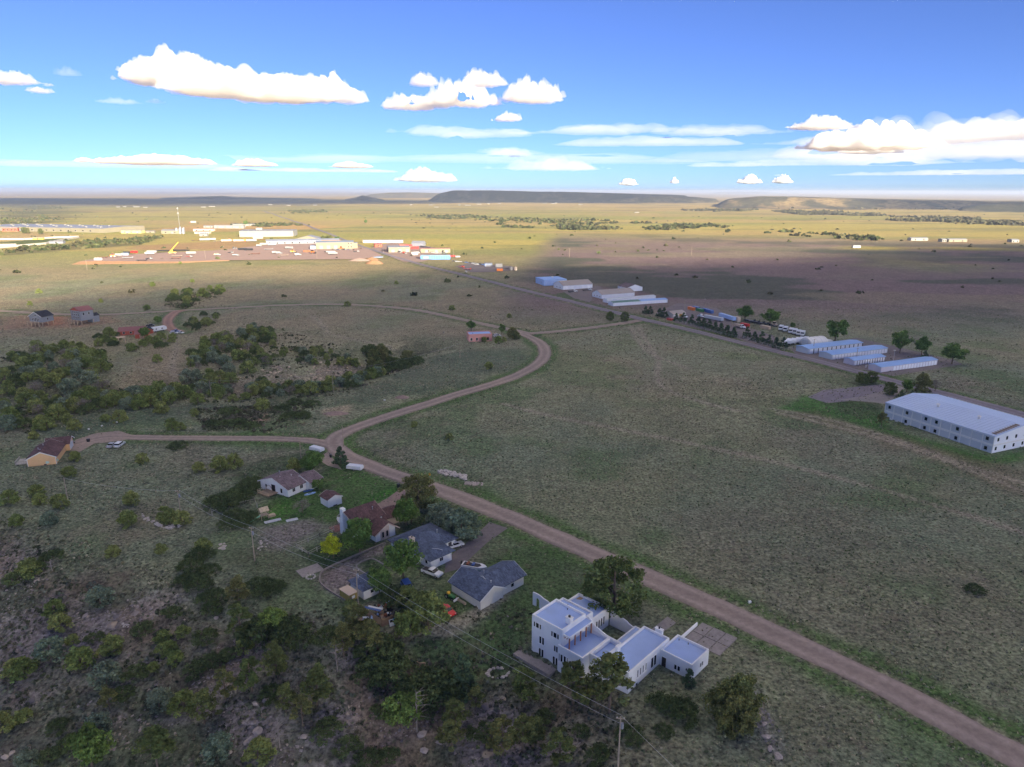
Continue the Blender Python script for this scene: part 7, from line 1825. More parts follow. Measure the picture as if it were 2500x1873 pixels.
pole((735, 1119), 6.5, 'thin pole beside the leafy tree at the junction', arm=False); pole((839, 1091), 8.0, 'thin pole at the fork of the dirt roads', arm=False)
pole((1083, 834), 7.5, 'utility pole with a white box left of the pink building', trans=True, arm=False); pole((256, 811), 7.0, 'utility pole beside the red bungalow junipers', arm=False); pole((174, 815), 7.0, 'utility pole below the tall red-roofed house', arm=False)
for (x, y), lab in (((213, 659), 'dark utility pole at the orange bank of the gravel yard'), ((502, 634), 'dark utility pole at the middle of the gravel yard edge'), ((774, 633), 'dark utility pole at the right part of the gravel yard edge'), ((1107, 629), 'dark utility pole behind the red trucks'), ((1390, 628), 'dark utility pole on the bare flat, left of two'), ((1688, 623), 'dark utility pole on the bare flat, right of two'), ((1671, 757), 'light pole beside the containers'), ((2133, 848), 'pole behind the second storage row'), ((1985, 860), 'pole in front of the first storage row'), ((2090, 884), 'thin lamp pole by the short storage row')):
    pole((x, y), 12.0 if y < 700 else 8.0, lab)
pole((1722, 758), 9.0, 'tall yard floodlight behind the containers', lamp=True)
def wire(a, b_, sag, label, off):
    d_ = (b_ - a); nn = Vector((-d_.y, d_.x, 0)).normalized() * off; m = MB(); prev = None
    for i in range(13):
        t = i / 12; p = a.lerp(b_, t) + nn - Vector((0, 0, sag * 4 * t * (1 - t)))
        if prev is not None: m.tube(prev, p, 0.022, n=4)
        prev = p
    e = root('overhead_wire', label, 'wire', a, 0, 'overhead wires'); m.build('cable', CHROME, e).location = -e.location
for i in range(1, 4):
    nm = ['', 'the lamp-box pole and the transformer pole by the bare rock', 'the bare-rock pole and the scrap yard pole', 'the scrap yard pole and the bottom-edge pole'][i]
    wire(tops[i], tops[i + 1], 1.0, 'upper of two wires between ' + nm, 0.5); wire(tops[i] - Vector((0, 0, 0.9)), tops[i + 1] - Vector((0, 0, 0.9)), 1.2, 'lower of two wires between ' + nm, -0.3)
wire(tops[0], tops[1], 1.0, 'wire between the slender left pole and the lamp-box pole', 0)
for i in range(3): wire(mid[i], mid[i + 1], 1.6, ['wire over the left draw from the bent pole', 'wire along the foot of the draw', 'wire across the meadow towards the pink building'][i], 0)
wire(tops[4], tops[4] + Vector((26, -34, -4)), 0.8, 'wire leaving the bottom-edge pole towards the lower right', 0.3)

# ---------------------------------------------------------------- deer on the slope
def deer(at, deg):
    g = root('deer', 'tan deer walking on the grass below the slate-roofed house', 'deer', at, deg)
    J = [(-0.55, 0, 0.95, .17, .20), (-0.2, 0, 0.97, .18, .20), (0.2, 0, 0.96, .19, .22), (0.5, 0, 1.0, .15, .20), (0.72, 0, 1.2, .09, .12), (0.9, 0, 1.42, .07, .09), (1.0, 0, 1.5, .075, .085), (1.2, 0, 1.42, .04, .045)]
    E_ = [(i, i + 1) for i in range(7)]
    def leg(root_i, pts):
        k = root_i
        for x, y, z, r_ in pts: J.append((x, y, z, r_, r_)); E_.append((k, len(J) - 1)); k = len(J) - 1
    for s, f in ((1, 0.12), (-1, -0.14)):
        leg(3, [(0.5, 0.11 * s, 0.78, .09), (0.52 + f, 0.11 * s, 0.45, .045), (0.5 + f * 0.6, 0.11 * s, 0.22, .035), (0.54 + f * 1.5, 0.11 * s, 0.03, .04)])
        leg(0, [(-0.5, 0.12 * s, 0.75, .12), (-0.45 - f, 0.12 * s, 0.55, .065), (-0.66 - f, 0.12 * s, 0.36, .04), (-0.62 - f * 1.3, 0.12 * s, 0.03, .038)])
    leg(0, [(-0.72, 0, 0.92, .05), (-0.82, 0, 0.8, .03)]); leg(6, [(0.95, 0.1, 1.62, .03)]); leg(6, [(0.95, -0.1, 1.62, .03)])
    me = bpy.data.meshes.new('body'); me.from_pydata([j[:3] for j in J], E_, []); me.update()
    me.materials.append(mat('deer_coat', (0.36, 0.25, 0.15), 0.9, var=0.15, scale=3)); o = link('body', me, g)
    o.modifiers.new('skin', 'SKIN'); sv = me.skin_vertices[0].data
    for i, j in enumerate(J): sv[i].radius = (j[3], j[4])
    sv[1].use_root = True; ss = o.modifiers.new('subsurf', 'SUBSURF'); ss.levels = 2; ss.render_levels = 2
deer((1031, 1629), heading((1040, 1627), (1020, 1629)))

# ---------------------------------------------------------------- rocks
ROCK = mat('sandstone', (0.40, 0.34, 0.30), 0.95, var=0.25, scale=1.2, bump=0.5, stain=(0.28, 0.24, 0.25, 0.6))
PALEROCK = mat('pale_rock', (0.48, 0.43, 0.39), 0.95, var=0.2, scale=1.2, bump=0.5)
rock_me = []
for i in range(6):
    rg = random.Random(i); b = MB(); b.ball((0, 0, 0.25), 0.5, 0.42, 0.36, 8, 5, 0.28, i); rock_me.append((b.mesh('rock', ROCK), b.mesh('rock', PALEROCK)))
def rock_pile(pts, label, pale=1, s0=0.6, s1=1.5, name='rock_pile'):
    w = [P(*q) for q in pts]; e = root(name, label, 'rocks', w[0], 0)
    for i, q in enumerate(w):
        o = link('rock', rock_me[i % 6][pale], e, q - w[0], random.uniform(0, 6)); s = random.uniform(s0, s1); o.scale = (s, s * random.uniform(.7, 1.2), s * random.uniform(.5, .9))
rr = random.Random(2)
rock_pile([(1072 + 65 * t + rr.uniform(-3, 3), 1151 + 17 * t + rr.uniform(-5, 5)) for t in [rr.random() ** .8 for _ in range(48)]], 'pale rock pile beyond the yellow sign, the longer one', 1, 0.8, 1.9)
rock_pile([(1138 + 40 * rr.random(), 1182 + rr.uniform(-3, 4)) for _ in range(26)], 'smaller tan rock pile right of the long one', 0, 0.7, 1.5)
rock_pile([(345 + 95 * t + rr.uniform(-4, 4), 1258 + 30 * math.sin(t * 2.2) + rr.uniform(-4, 4)) for t in [rr.random() for _ in range(44)]], 'curving band of flat stones beside the lamp-box pole', 1, 0.5, 1.3, 'stone_band')
rock_pile([(1216 + 26 * math.cos(a) * rr.uniform(.8, 1.1), 1644 + 12 * math.sin(a)) for a in [rr.uniform(0, 6.28) for _ in range(34)]], 'ring of white stones on the slope left of the adobe patio', 1, 0.4, 0.9, 'stone_ring')
rock_pile([(640 + rr.uniform(-12, 14), 1325 + rr.uniform(-5, 20)) for _ in range(14)], 'scattered pale stones at the foot of the rail fence corner', 1, 0.3, 0.8, 'stone_scatter')
rock_pile([(540 + rr.uniform(-10, 12), 1332 + rr.uniform(-8, 10)) for _ in range(10)], 'few white slabs lying above the transformer pole', 1, 0.6, 1.2, 'stone_scatter')
rock_pile([(306 + rr.uniform(-8, 8), 1527 + rr.uniform(-4, 5)) for _ in range(14)], 'patch of white stones in the middle of the left bluff', 1, 0.3, 0.6, 'stone_scatter')
for i, (px, py, s) in enumerate(sorted(((70, 1757, 3.0), (66, 1835, 3.2), (12, 1850, 2.6), (30, 1840, 2.4), (625, 1720, 2.4), (648, 1712, 2.0), (630, 1790, 3.4), (618, 1805, 2.6), (775, 1790, 2.4), (742, 1800, 2.0), (1030, 1795, 3.2), (1036, 1835, 2.4), (600, 1815, 2.0), (608, 1812, 2.6), (560, 1838, 1.8), (528, 1510, 2.0), (1870, 1800, 2.4), (1880, 1830, 2.0), (1900, 1850, 2.6), (1865, 1770, 1.8)))):
    e = root('boulder', 'grey sandstone boulder showing on the bluff, ' + ordinal(i, 20), 'boulder', (px, py), rr.uniform(0, 360), 'sandstone boulders on the bluff')
    o = link('rock', rock_me[i % 6][0], e); s *= 0.65; o.scale = (s, s * rr.uniform(.6, 1.0), s * rr.uniform(.35, .7))
# ---------------------------------------------------------------- contractor yard by the paved road
YD = heading((1716, 777), (1766, 787))
for (px, py), m, lab in (((1688, 757), PO, 'orange roll-off bin at the left of the container row'), ((1699, 756), PB, 'blue roll-off bin beside the orange one'), ((1709, 761), PG, 'dark green roll-off bin in the container row'), ((1723, 761), PB, 'blue roll-off bin right of the green one'), ((1732, 764), PB, 'blue roll-off bin at the right end of the container row')):
    container((px, py), heading((1690, 757), (1735, 768)) , m, lab, 6.6, 2.4)
trailer((1775, 781), heading((1753, 771), (1797, 785)), LTBLUE, 'long trailer with pale blue roof below the left cottonwood', 19, 3.6, 'box')
container((1799, 785), heading((1753, 771), (1797, 785)), BRICKTAN, 'pale box at the end of the long blue-topped trailer', 5, 3.4)
truck((1712, 776), YD + 180, PW, PW, 'white truck cab in front of the grey grain trailer', 6.0, 'flat')
trailer((1742, 783), YD, GREYPANEL, 'long grey trailer with tan end in the contractor yard', 16, 3.2, 'box')
truck((1667, 776), YD, PW, PY, 'truck with white cab and yellow body beside the small shop', 8, 'dump')
truck((1806, 801), YD, PW, TANP, 'white truck with tan body in front of the red tank', 8, 'dump')
container((1818, 798), YD, PR, 'bright red bin beside the white and tan truck', 6, 2.4)
container((1868, 803), YD, TANP, 'tan box container in the contractor yard', 7, 2.2)
loader((1889, 797), 120, TANP, 'tan excavator beside the tan box container', 1.0)
container((1636, 782), YD, RED2, 'low red bin at the yard entrance', 4.5, 1.4)
for i, (x, y) in enumerate(((1906, 806), (1917, 809), (1930, 813), (1940, 815), (1949, 818), (1959, 820))):
    truck((x, y), -118, PW, PW, ['leftmost', 'second from left', 'third from left', 'fourth from left', 'fifth from left', 'rightmost'][i] + ' of six white bonneted trucks in the back row', 7.5, 'box', group='white trucks in the back row', h=3.0)
for i, (x, y) in enumerate(((1915, 843), (1926, 841), (1937, 840), (1948, 838), (1958, 837), (1968, 836))):
    g = trailer((x, y), -112, PW, ['leftmost', 'second from left', 'third from left', 'fourth from left', 'fifth from left', 'rightmost'][i] + ' of six white round-nosed trailers in the front row', 7.5, 3.2, 'van', group='white trailers in the front row')
for i, (x, y) in enumerate(((1830, 786), (1840, 789), (1852, 791), (1862, 793))):
    trailer((x, y), YD + 8, DARKMET, 'dark flat trailer, %s in the row under the second cottonwood' % ['first from left', 'second from left', 'third from left', 'last'][i], 8, 1.6, 'flat', group='dark flat trailers')
truck((1398, 714), 20, PW, DARKMET, 'white truck with dark flatbed before the farther white barn, left one', 9, 'flat'); truck((1433, 710), 20, PW, DARKMET, 'white truck with dark flatbed before the farther white barn, right one', 9, 'flat')

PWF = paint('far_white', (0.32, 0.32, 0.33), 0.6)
# ---------------------------------------------------------------- gravel yard
def Y(px, py): return tuple(on_pad(px, py))
cr = root('mobile_crane', 'yellow mobile crane with raised boom in the gravel yard', 'crane', Y(421, 619), 20)
MB().box(-5, -1.6, 0.8, 5, 1.6, 2.2).build('carrier', PY, cr); MB().box(-3, -1.4, 2.202, 1.0, 1.4, 4.2).build('cab', PY, cr); MB().tube((-2, 0, 3.6), (9, 4, 15.5), 0.7, 0.45, 8).build('boom', PY, cr); wheels(cr, (-3.6, -2, 2.4, 3.8), 3.2, 0.7)
def yv(kind, px, py, m, lab, deg=5, **k):
    if kind in ('box', 'flat', 'tank'): return trailer(Y(px, py), deg, m, lab, k.get('L', 13), k.get('h', 3.9), kind)
    if kind in ('tbox', 'ttank', 'tdump', 'tflat'): return truck(Y(px, py), deg, k.get('cab', PWF), m, lab, k.get('L', 9), kind[1:])
    if kind == 'load': return loader(Y(px, py), deg, m, lab, k.get('s', 1.6))
    if kind == 'con': return container(Y(px, py), deg, m, lab, k.get('L', 9), k.get('h', 2.8))
for a in (('box', 366, 622, PWF, 'front white box trailer of the pair left of the crane'), ('box', 371, 618.5, PWF, 'rear white box trailer of the pair left of the crane'), ('con', 328, 617.5, PR, 'flat red bin at the back of the gravel yard'), ('con', 310, 619, DARKMET, 'black bin left of the flat red one'),
          ('load', 276, 628, PO, 'orange machine near the left end of the gravel yard', 30), ('flat', 312, 631, GREYPANEL, 'grey flat trailer with gear left of the black wreck'), ('tflat', 364, 633, DARKMET, 'dark flatbed truck below the white box trailers'), ('flat', 432, 627, TANP, 'tan flatbed load below the crane'), ('flat', 428, 632, RUST, 'rusty brown flatbed at the front of the yard'),
          ('box', 467, 621, PWF, 'white tank trailer right of the crane'), ('tflat', 462, 628, RED2, 'faded red truck frame below the white tank trailer'), ('tdump', 531, 624, TANP, 'pale dump truck with yellow cab in mid yard', 10), ('tdump', 576, 625, PWF, 'white and tan truck at the front of mid yard'), ('tflat', 563, 618, DARKMET, 'dark blue truck behind the white and tan truck', -20),
          ('tank', 592, 611, DARKMET, 'black tank lying in the back of the yard, left of two'), ('tank', 607, 612, DARKMET, 'black tank with white top, right of two'), ('flat', 623, 621, RUST, 'rust-red trailer frame in mid yard'), ('tbox', 633, 602, PWF, 'white box truck near the long grey building', 0), ('flat', 656, 610, GREYPANEL, 'grey machine frame in mid yard'), ('tbox', 672, 619, PWF, 'white truck pair in mid yard, left one', 0), ('tbox', 682, 620, PWF, 'white truck pair in mid yard, right one', 0),
          ('flat', 692, 625, TANP, 'pinkish long trailer at the yard front'), ('box', 706, 608, PWF, 'white trailer standing alone before the long grey building', -20), ('load', 715, 617.5, PY, 'yellow loader right of the pinkish trailer', 10), ('tbox', 728, 624, PWF, 'white rounded van truck at the yard front', 15), ('load', 763, 619, PO, 'orange loader in the right part of the yard', -20), ('con', 748, 615.5, RUST, 'rusty scrap block left of the orange loader'),
          ('tank', 808, 618.5, PWF, 'rear white tank trailer of the pair before the tall cream shop'), ('tank', 813, 622, PWF, 'front white tank trailer of the pair before the tall cream shop'), ('flat', 803, 615.5, DARKMET, 'dark trailer behind the two white tank trailers'), ('load', 833, 610, PO, 'orange machine at the foot of the tall cream shop', 0), ('tflat', 870, 615.5, DARKMET, 'black truck at the right end of the gravel yard'), ('box', 645, 599, PWF, 'white trailer parked against the long grey building, left'), ('box', 664, 600, PWF, 'white trailer parked against the long grey building, right'),
          ('con', 240, 635, GREYPANEL, 'grey skids at the left end of the gravel yard'), ('flat', 250, 630, RUST, 'row of dark skids on the left rim of the gravel yard'), ('con', 290, 624, PWF, 'white skid at the back left of the gravel yard'), ('con', 305, 623, LTBLUE, 'pale blue skid at the back left of the gravel yard'), ('flat', 346, 637, DARKMET, 'dark pipes along the front rim of the gravel yard')):
    yv(*a[:5], *(a[5:6]))
g = root('pipe_stack', 'long dark pipes stacked behind the crane', 'pipes', Y(398, 614), 4)
for i in range(8): MB().tube((-14, i * 0.9, 0.5 + (i % 2) * 0.8), (14, i * 0.9, 0.5 + (i % 2) * 0.8), 0.42, n=8).build('pipe', DARKMET, g)
g = root('pipe_stack', 'second stack of long dark pipes right of the crane', 'pipes', Y(440, 613), 4)
for i in range(8): MB().tube((-12, i * 0.9, 0.5 + (i % 2) * 0.8), (12, i * 0.9, 0.5 + (i % 2) * 0.8), 0.42, n=8).build('pipe', DARKMET, g)
for i in range(5): vehicle('pickup', Y(574 + (i % 2) * 6 - 4, 605 + i * 0.8), -60, PWF, 'white pickup in the little group at the back of mid yard, ' + ordinal(i, 5), 'pickup', 'white pickups behind mid yard', full=True)
for i in range(9): vehicle(['sedan', 'pickup', 'suv'][i % 3], Y(812 + i * 6.4, 609.5 + i * 0.2), -80, [PK_, PS, PB, PWF][i % 4], ['black', 'silver', 'blue', 'white'][i % 4] + ' car in the parked row along the tall cream shop, ' + ordinal(i, 9), 'car', 'cars along the cream shop')
# equipment rows north of the yard
for i, (px, py, k, m, lab) in enumerate(((500, 588, 'box', PWF, 'white trailer in the back equipment row, leftmost'), (515, 587, 'box', PWF, 'white trailer in the back equipment row, second from left'), (478, 588, 'flat', RUST, 'rusty frames left of the white equipment row'), (532, 590, 'flat', TANP, 'tan flatbed in the back equipment row'), (553, 590.5, 'box', TANP, 'tan box in the back equipment row'), (583, 590.5, 'box', TANP, 'cream long box in the back equipment row'), (606, 590, 'box', PO, 'orange long box in the back equipment row'), (614, 590, 'box', PWF, 'white box at the end of the orange one'), (630, 584, 'box', PWF, 'long white trailer behind the orange boxes'), (622, 587, 'flat', RUST, 'rust-coloured machinery row right of the orange box'), (640, 586, 'flat', RUST, 'rust-coloured machinery before the long grey building'))):
    p = P(px, py); trailer(tuple(p), 5 + i, m, lab, 18 if k == 'box' else 14, 4.4, k)
heap((560, 588), 22, 12, 4.5, ORANGESOIL, 'tan soil heap in the back equipment row', 8)
truck(tuple(P(471, 545)), 182, RED2, PWF, 'white lorry with red cab on the far yellow field', 18, 'box', h=6)
# red vehicle yard
for px, py, m, lab in ((998, 603, PR, 'red container behind the cream shop, back one'), (1013, 608, PR, 'red container behind the cream shop, front one'), (1004, 606, RED2, 'faded red container with white end'), (985, 602, RED2, 'faded red bin left of the red containers')): container(tuple(P(px, py)), 10, m, lab, 12, 3.6)
for i in range(6): vehicle(['van', 'pickup'][i % 2], tuple(P(958 + i * 4.4, 612 + i * 1.2 - (i % 2) * 2)), -50, PWF, 'white vehicle in the row along the flat-topped shop, ' + ordinal(i, 6), 'vehicle', 'white row by the flat-topped shop', 1.3)
for i in range(6): vehicle('van', tuple(P(1030 + i * 3.6, 604.5 + i * 0.5)), -50, PWF, 'white van in the row behind the cream shop, ' + ordinal(i, 6), 'van', 'vans behind the cream shop', 1.4)
truck(tuple(P(972, 616)), -50, PY, PY, 'yellow truck at the roadside of the red vehicle yard', 8, 'dump'); truck(tuple(P(988, 620)), -45, PWF, RED2, 'white and red truck at the roadside of the red vehicle yard', 8, 'box')
for i, (px, py) in enumerate(((1011, 621), (1018, 620), (1014, 624))): trailer(tuple(P(px, py)), 10, PWF, ['left', 'right', 'front'][i] + ' white camper left of the bright blue building', 8, 3.4, 'van', cat='camper')
for i, (px, py, m, n_) in enumerate(((1047, 617, PWF, 'white'), (1056, 618, PWF, 'white'), (1066, 619, PS, 'silver'), (1075, 619, PWF, 'white'), (1081, 618, PK_, 'black'), (1086, 620, PK_, 'black'))): vehicle('suv', tuple(P(px, py)), 15, m, n_ + ' car parked before the long cream shop, ' + ordinal(i, 6), 'car', 'cars before the cream shop', 1.15)
for px, py, m, lab in ((1087, 630, RED2, 'red machine at the right of the blue building, near one'), (1096, 627, RED2, 'red machine at the right of the blue building, far one')): loader(tuple(P(px, py)), 20, m, lab, 1.2)
truck(tuple(P(1105, 628)), 8, PR, PR, 'red truck right of the red machines', 9, 'dump'); trailer(tuple(P(1118, 629.5)), 4, PWF, 'small white trailer right of the red truck', 7, 2.8, 'van')
# lone lot
for i in range(9): vehicle(['sedan', 'suv', 'pickup'][i % 3], tuple(P(1107 + i * 8, 638.5 + i * 0.9)), 10 + i * 3, [PK_, PS, PWF, PK_, PB][i % 5], ['black', 'silver', 'white', 'black', 'blue'][i % 5] + ' car in the line on the grass behind the lone lot, ' + ordinal(i, 9), 'car', 'cars behind the lone lot')
for i in range(4): vehicle('suv', tuple(P(1162 + i * 6, 647)), 5, [PWF, PS, PK_, PB][i], ['white', 'silver', 'black', 'blue'][i] + ' car at the back edge of the lone lot pavement', 'car')
truck(tuple(P(1127, 653.5)), -40, RED2, RED2, 'red truck at the left of the lone lot', 8, 'flat'); trailer(tuple(P(1141, 659)), -35, RED2, 'red gooseneck trailer at the left of the lone lot', 10, 1.6, 'flat'); container(tuple(P(1220, 662)), 5, PO, 'bright orange bin at the right of the lone lot', 7, 2.8); trailer(tuple(P(1234, 657)), 5, DARKMET, 'dark flat trailer between the orange bin and the tanks', 8, 1.6, 'flat')
g = root('camper_trailer', 'white camper alone on the far right plain', 'camper', (2090, 606), 8); MB().box(-7, -2, 0.5, 7, 2, 4.5, 0.3).build('body', PWF, g); wheels(g, (0,), 3.6, 0.8)
# ---------------------------------------------------------------- ground cover nobody could count
def scatter(name, n, region, size, tone_cols, hmul=1.0, sd=0, dens=None, flat_rock=False, m=None):
    """thousands of small tufts, bushes or stones as one mesh"""
    rng = np.random.RandomState(sd)
    X, Y_ = region(rng, n)
    if dens is not None:
        k = dens(X, Y_) > rng.rand(len(X)); X, Y_ = X[k], Y_[k]
    dr = np.full(len(X), 1e9)
    for line, w in ROAD_W[:6]: dr = np.minimum(dr, seg_dist(X, Y_, line)[0] - w / 2)
    k = dr > 0.8; X, Y_ = X[k], Y_[k]; n = len(X)
    Z = height(X, Y_); s = size * (0.55 + 0.9 * rng.rand(n) ** 2)
    per = (4 if 'prairie' in name else 7) if not flat_rock else 1
    if flat_rock:
        base = np.array([[-.5, -.4, -.25], [.5, -.45, -.25], [.55, .4, -.25], [-.45, .5, -.25], [-.36, -.25, .3], [.3, -.34, .34], [.38, .3, .26], [-.3, .34, .36]])
        q = np.array([(4, 5, 6, 7), (0, 1, 5, 4), (1, 2, 6, 5), (2, 3, 7, 6), (3, 0, 4, 7)])
        a = rng.rand(n) * 6.28; c, s_ = np.cos(a), np.sin(a)
        jit = base[None] * (1 + 0.5 * (rng.rand(n, 8, 3) - 0.5))
        jit = jit * np.stack([s, s * (0.5 + 0.6 * rng.rand(n)), s * hmul * (0.5 + rng.rand(n))], 1)[:, None]
        tl = (rng.rand(n) - 0.5) * 0.9
        x = jit[..., 0] * c[:, None] - jit[..., 1] * s_[:, None]; y = jit[..., 0] * s_[:, None] + jit[..., 1] * c[:, None]
        V = np.stack([X[:, None] + x, Y_[:, None] + y, Z[:, None] + jit[..., 2] + x * tl[:, None]], -1).reshape(-1, 3)
        Fc = (np.arange(n)[:, None, None] * 8 + q[None]).reshape(-1, 4)
        t = np.array(tone_cols)[rng.randint(0, len(tone_cols), n)] * (0.7 + 0.6 * rng.rand(n))[:, None]
        C_ = np.repeat(t, 8, 0)
    else:
        cx_ = np.repeat(X, per); cy_ = np.repeat(Y_, per); cz = np.repeat(Z, per); ss = np.repeat(s, per); N_ = n * per
        d = rng.normal(size=(N_, 3)); d[:, 2] = np.abs(d[:, 2]); d /= np.linalg.norm(d, axis=1)[:, None]
        p = np.stack([cx_, cy_, cz], 1) + d * ss[:, None] * np.array([0.5, 0.5, 0.55 * hmul]) * (0.5 + 0.5 * rng.rand(N_))[:, None]
        nrm = d + 0.6 * rng.normal(size=(N_, 3)); nrm /= np.linalg.norm(nrm, axis=1)[:, None]
        a = np.cross(nrm, rng.normal(size=(N_, 3))); a /= np.linalg.norm(a, axis=1)[:, None]; b = np.cross(nrm, a)
        h = (ss * 0.33)[:, None]
        V = np.stack([p - a * h, p - b * h * 0.8, p + a * h, p + b * h * 0.8], 1).reshape(-1, 3); Fc = np.arange(N_ * 4).reshape(N_, 4)
        t = np.array(tone_cols)[rng.randint(0, len(tone_cols), n)] * (0.7 + 0.6 * rng.rand(n))[:, None]
        C_ = np.repeat(np.repeat(t, per, 0) * (0.8 + 0.4 * rng.rand(N_))[:, None], 4, 0)
    o = link(name, np_mesh(name, V, Fc, [m or TUFT], C_)); return tag(o, kind='stuff')

TUFT, _nt, _b = new_mat('tuft')
_v = _nt.nodes.new('ShaderNodeVertexColor'); _v.layer_name = 'Col'; _nt.links.new(_v.outputs['Color'], _b.inputs['Base Color']); _b.inputs['Roughness'].default_value = 0.95; _b.inputs['Specular IOR Level'].default_value = 0.1

def view_fan(y0, y1, pw=0.8):
    def f(rng, n):
        Y_ = y0 + (y1 - y0) * rng.rand(n) ** pw; X = (rng.rand(n) * 2 - 1) * (Y_ * 0.80 + 22); return X, Y_
    return f
def bluff_over(X, Y_):
    d, s = seg_dist(X, Y_, BLUFF); return np.where((s < 0) & (Y_ < 330) & (X < 160), d, 0)
def not_yard(X, Y_): return 1 - 0.85 * np.exp(-((np.hypot((X + 15) / 70, (Y_ - 150) / 42)) ** 4))
GRASS_T = [(0.30, 0.275, 0.18), (0.22, 0.235, 0.145), (0.10, 0.135, 0.065), (0.33, 0.295, 0.21), (0.19, 0.195, 0.15)]
scatter('prairie_grass', 95000, view_fan(78, 330, 0.9), 0.55, GRASS_T, 0.8, 1, lambda X, Y_: not_yard(X, Y_) * (bluff_over(X, Y_) < 14) * (0.25 + 0.75 * sstep(0.35, 0.6, fbm(X / 15, Y_ / 15, 3, 71))))
scatter('prairie_grass', 30000, view_fan(300, 560, 0.9), 0.8, GRASS_T, 0.8, 2, lambda X, Y_: 0.2 + 0.8 * sstep(0.4, 0.6, fbm(X / 30, Y_ / 30, 3, 73)))
scatter('bluff_scrub', 24000, view_fan(70, 230, 0.8), 0.95, [(0.070, 0.084, 0.045), (0.10, 0.11, 0.065), (0.13, 0.145, 0.10), (0.065, 0.075, 0.042), (0.16, 0.145, 0.11), (0.15, 0.165, 0.12)], 1.0, 3, lambda X, Y_: sstep(3, 14, bluff_over(X, Y_)) * sstep(0.38, 0.58, fbm(X / 13, Y_ / 13, 4, 63)))
scatter('bluff_grass', 20000, view_fan(70, 220, 0.8), 0.6, [(0.12, 0.115, 0.07), (0.17, 0.15, 0.10), (0.085, 0.10, 0.055)], 0.9, 4, lambda X, Y_: sstep(0, 6, bluff_over(X, Y_)) * 0.8)
RK = [(0.23, 0.20, 0.195), (0.28, 0.24, 0.225), (0.18, 0.16, 0.165), (0.30, 0.25, 0.20)]
scatter('bluff_rocks', 26000, view_fan(68, 190, 0.7), 0.55, RK, 0.45, 5, lambda X, Y_: sstep(6, 20, bluff_over(X, Y_)) * sstep(0.47, 0.62, fbm(X / 13, Y_ / 8, 4, 61)), True)
scatter('bluff_ledges', 1600, view_fan(68, 180, 0.7), 1.5, RK, 0.4, 6, lambda X, Y_: sstep(12, 26, bluff_over(X, Y_)) * sstep(0.55, 0.66, fbm(X / 13, Y_ / 8, 4, 61)), True)
def px_zone(polys):
    W_ = [fl(p) for p in polys]
    def f(rng, n):
        k = n // len(W_); xs_, ys_ = [], []
        for w in W_:
            x0, x1 = min(p[0] for p in w), max(p[0] for p in w); y0, y1 = min(p[1] for p in w), max(p[1] for p in w)
            X = rng.uniform(x0, x1, k); Y_ = rng.uniform(y0, y1, k); q = in_poly(X, Y_, w); xs_.append(X[q]); ys_.append(Y_[q])
        return np.concatenate(xs_), np.concatenate(ys_)
    return f
scatter('ledge_rocks', 1500, px_zone([[(640, 900), (700, 885), (900, 880), (930, 895), (780, 925), (640, 935)], [(555, 845), (600, 838), (610, 855), (570, 870)]]), 1.6, [(0.36, 0.29, 0.22), (0.28, 0.235, 0.20), (0.42, 0.34, 0.26)], 0.5, 7, lambda X, Y_: sstep(0.42, 0.6, fbm(X / 11, Y_ / 11, 3, 77)), True)
scatter('bare_rock_rubble', 420, px_zone([[(640, 1290), (760, 1262), (800, 1285), (690, 1345), (640, 1350)], [(1815, 1690), (1850, 1690), (1940, 1850), (1890, 1873), (1850, 1800)]]), 0.55, [(0.25, 0.225, 0.225), (0.20, 0.185, 0.19)], 0.2, 8, lambda X, Y_: sstep(0.42, 0.62, fbm(X / 4, Y_ / 4, 3, 91)), True)
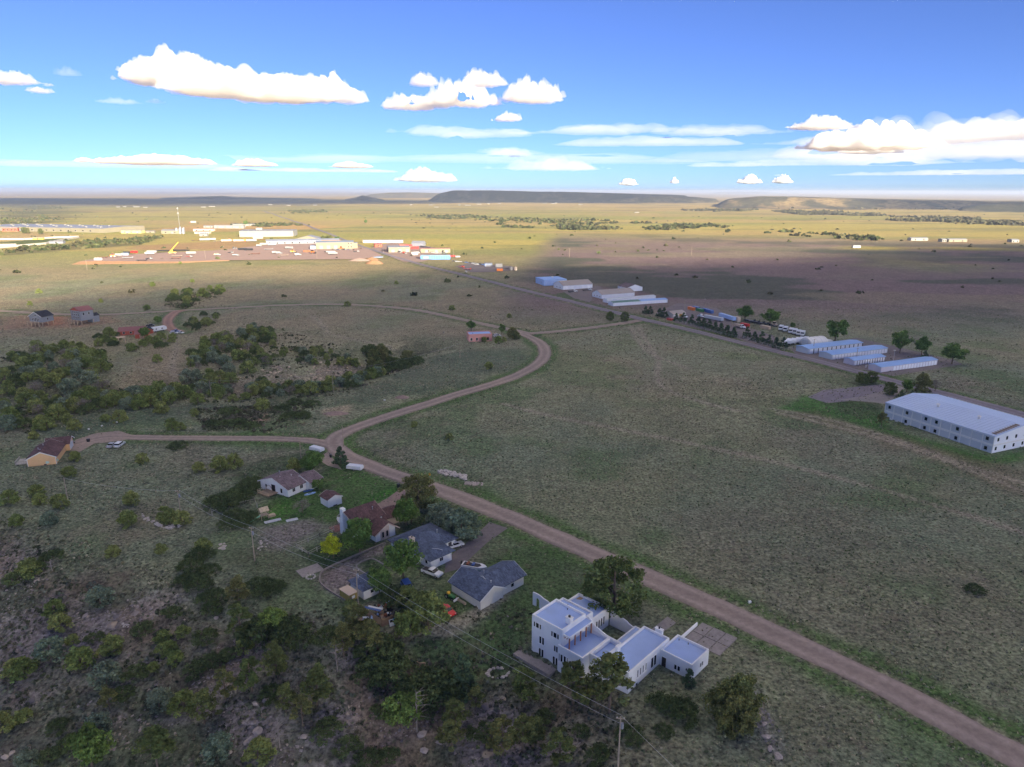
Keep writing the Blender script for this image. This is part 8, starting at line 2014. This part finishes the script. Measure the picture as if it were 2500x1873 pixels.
scatter('draw_scrub', 12000, px_zone([[(0, 870), (260, 855), (300, 930), (420, 930), (480, 960), (300, 1005), (100, 1060), (0, 1065)], [(440, 930), (560, 810), (690, 805), (900, 870), (1010, 870), (960, 920), (850, 960), (700, 985), (480, 980)], [(470, 1000), (760, 980), (770, 1030), (640, 1055), (500, 1050)], [(400, 745), (420, 720), (545, 705), (530, 725), (450, 755)]]), 1.6, [(0.075, 0.085, 0.045), (0.11, 0.108, 0.066), (0.13, 0.115, 0.085), (0.09, 0.105, 0.055)], 0.8, 9, lambda X, Y_: 0.12 + 0.6 * sstep(0.4, 0.6, fbm(X / 18, Y_ / 18, 3, 79)))
FARC = [(0.050, 0.062, 0.026), (0.070, 0.080, 0.032), (0.085, 0.080, 0.040)]
scatter('far_creek_woods', 5200, px_zone([[(1000, 532), (1180, 528), (1330, 535), (1480, 538), (1600, 545), (1560, 552), (1300, 548), (1100, 540)], [(1210, 548), (1350, 546), (1500, 556), (1680, 555), (1760, 562), (1560, 562), (1400, 562), (1230, 556)], [(1600, 548), (1750, 550), (1850, 562), (2000, 572), (2150, 582), (2250, 588), (2100, 588), (1900, 575), (1700, 562)]]), 11, FARC, 0.8, 10, lambda X, Y_: sstep(0.40, 0.58, fbm(X / 70, Y_ / 90, 3, 83)))
scatter('far_hill_scrub', 9000, px_zone([[(1740, 500), (1900, 490), (2300, 494), (2500, 500), (2500, 512), (2200, 512), (1900, 510)], [(1880, 516), (2100, 520), (2200, 528), (2000, 530)], [(2100, 532), (2300, 530), (2500, 545), (2500, 552), (2250, 545)], [(1660, 512), (1850, 512), (1800, 518), (1680, 517)]]), 15, [(0.075, 0.072, 0.042), (0.055, 0.058, 0.032), (0.10, 0.09, 0.055)], 0.7, 11, lambda X, Y_: sstep(0.42, 0.6, fbm(X / 130, Y_ / 160, 3, 85)))
scatter('far_left_woods', 5200, px_zone([[(0, 505), (130, 500), (180, 512), (90, 530), (0, 535)], [(0, 535), (100, 528), (170, 533), (90, 548), (0, 556)], [(0, 612), (180, 592), (400, 578), (340, 598), (160, 612), (0, 624)], [(560, 549), (700, 546), (760, 551), (650, 554)], [(1010, 526), (1130, 524), (1200, 530), (1060, 531)], [(700, 515), (790, 512), (800, 518), (710, 521)]]), 9, FARC, 0.8, 12, lambda X, Y_: sstep(0.35, 0.55, fbm(X / 60, Y_ / 60, 3, 87)))
scatter('field_clods', 700, view_fan(600, 3000, 1.0), 6, FARC, 0.8, 13, lambda X, Y_: 0.5)
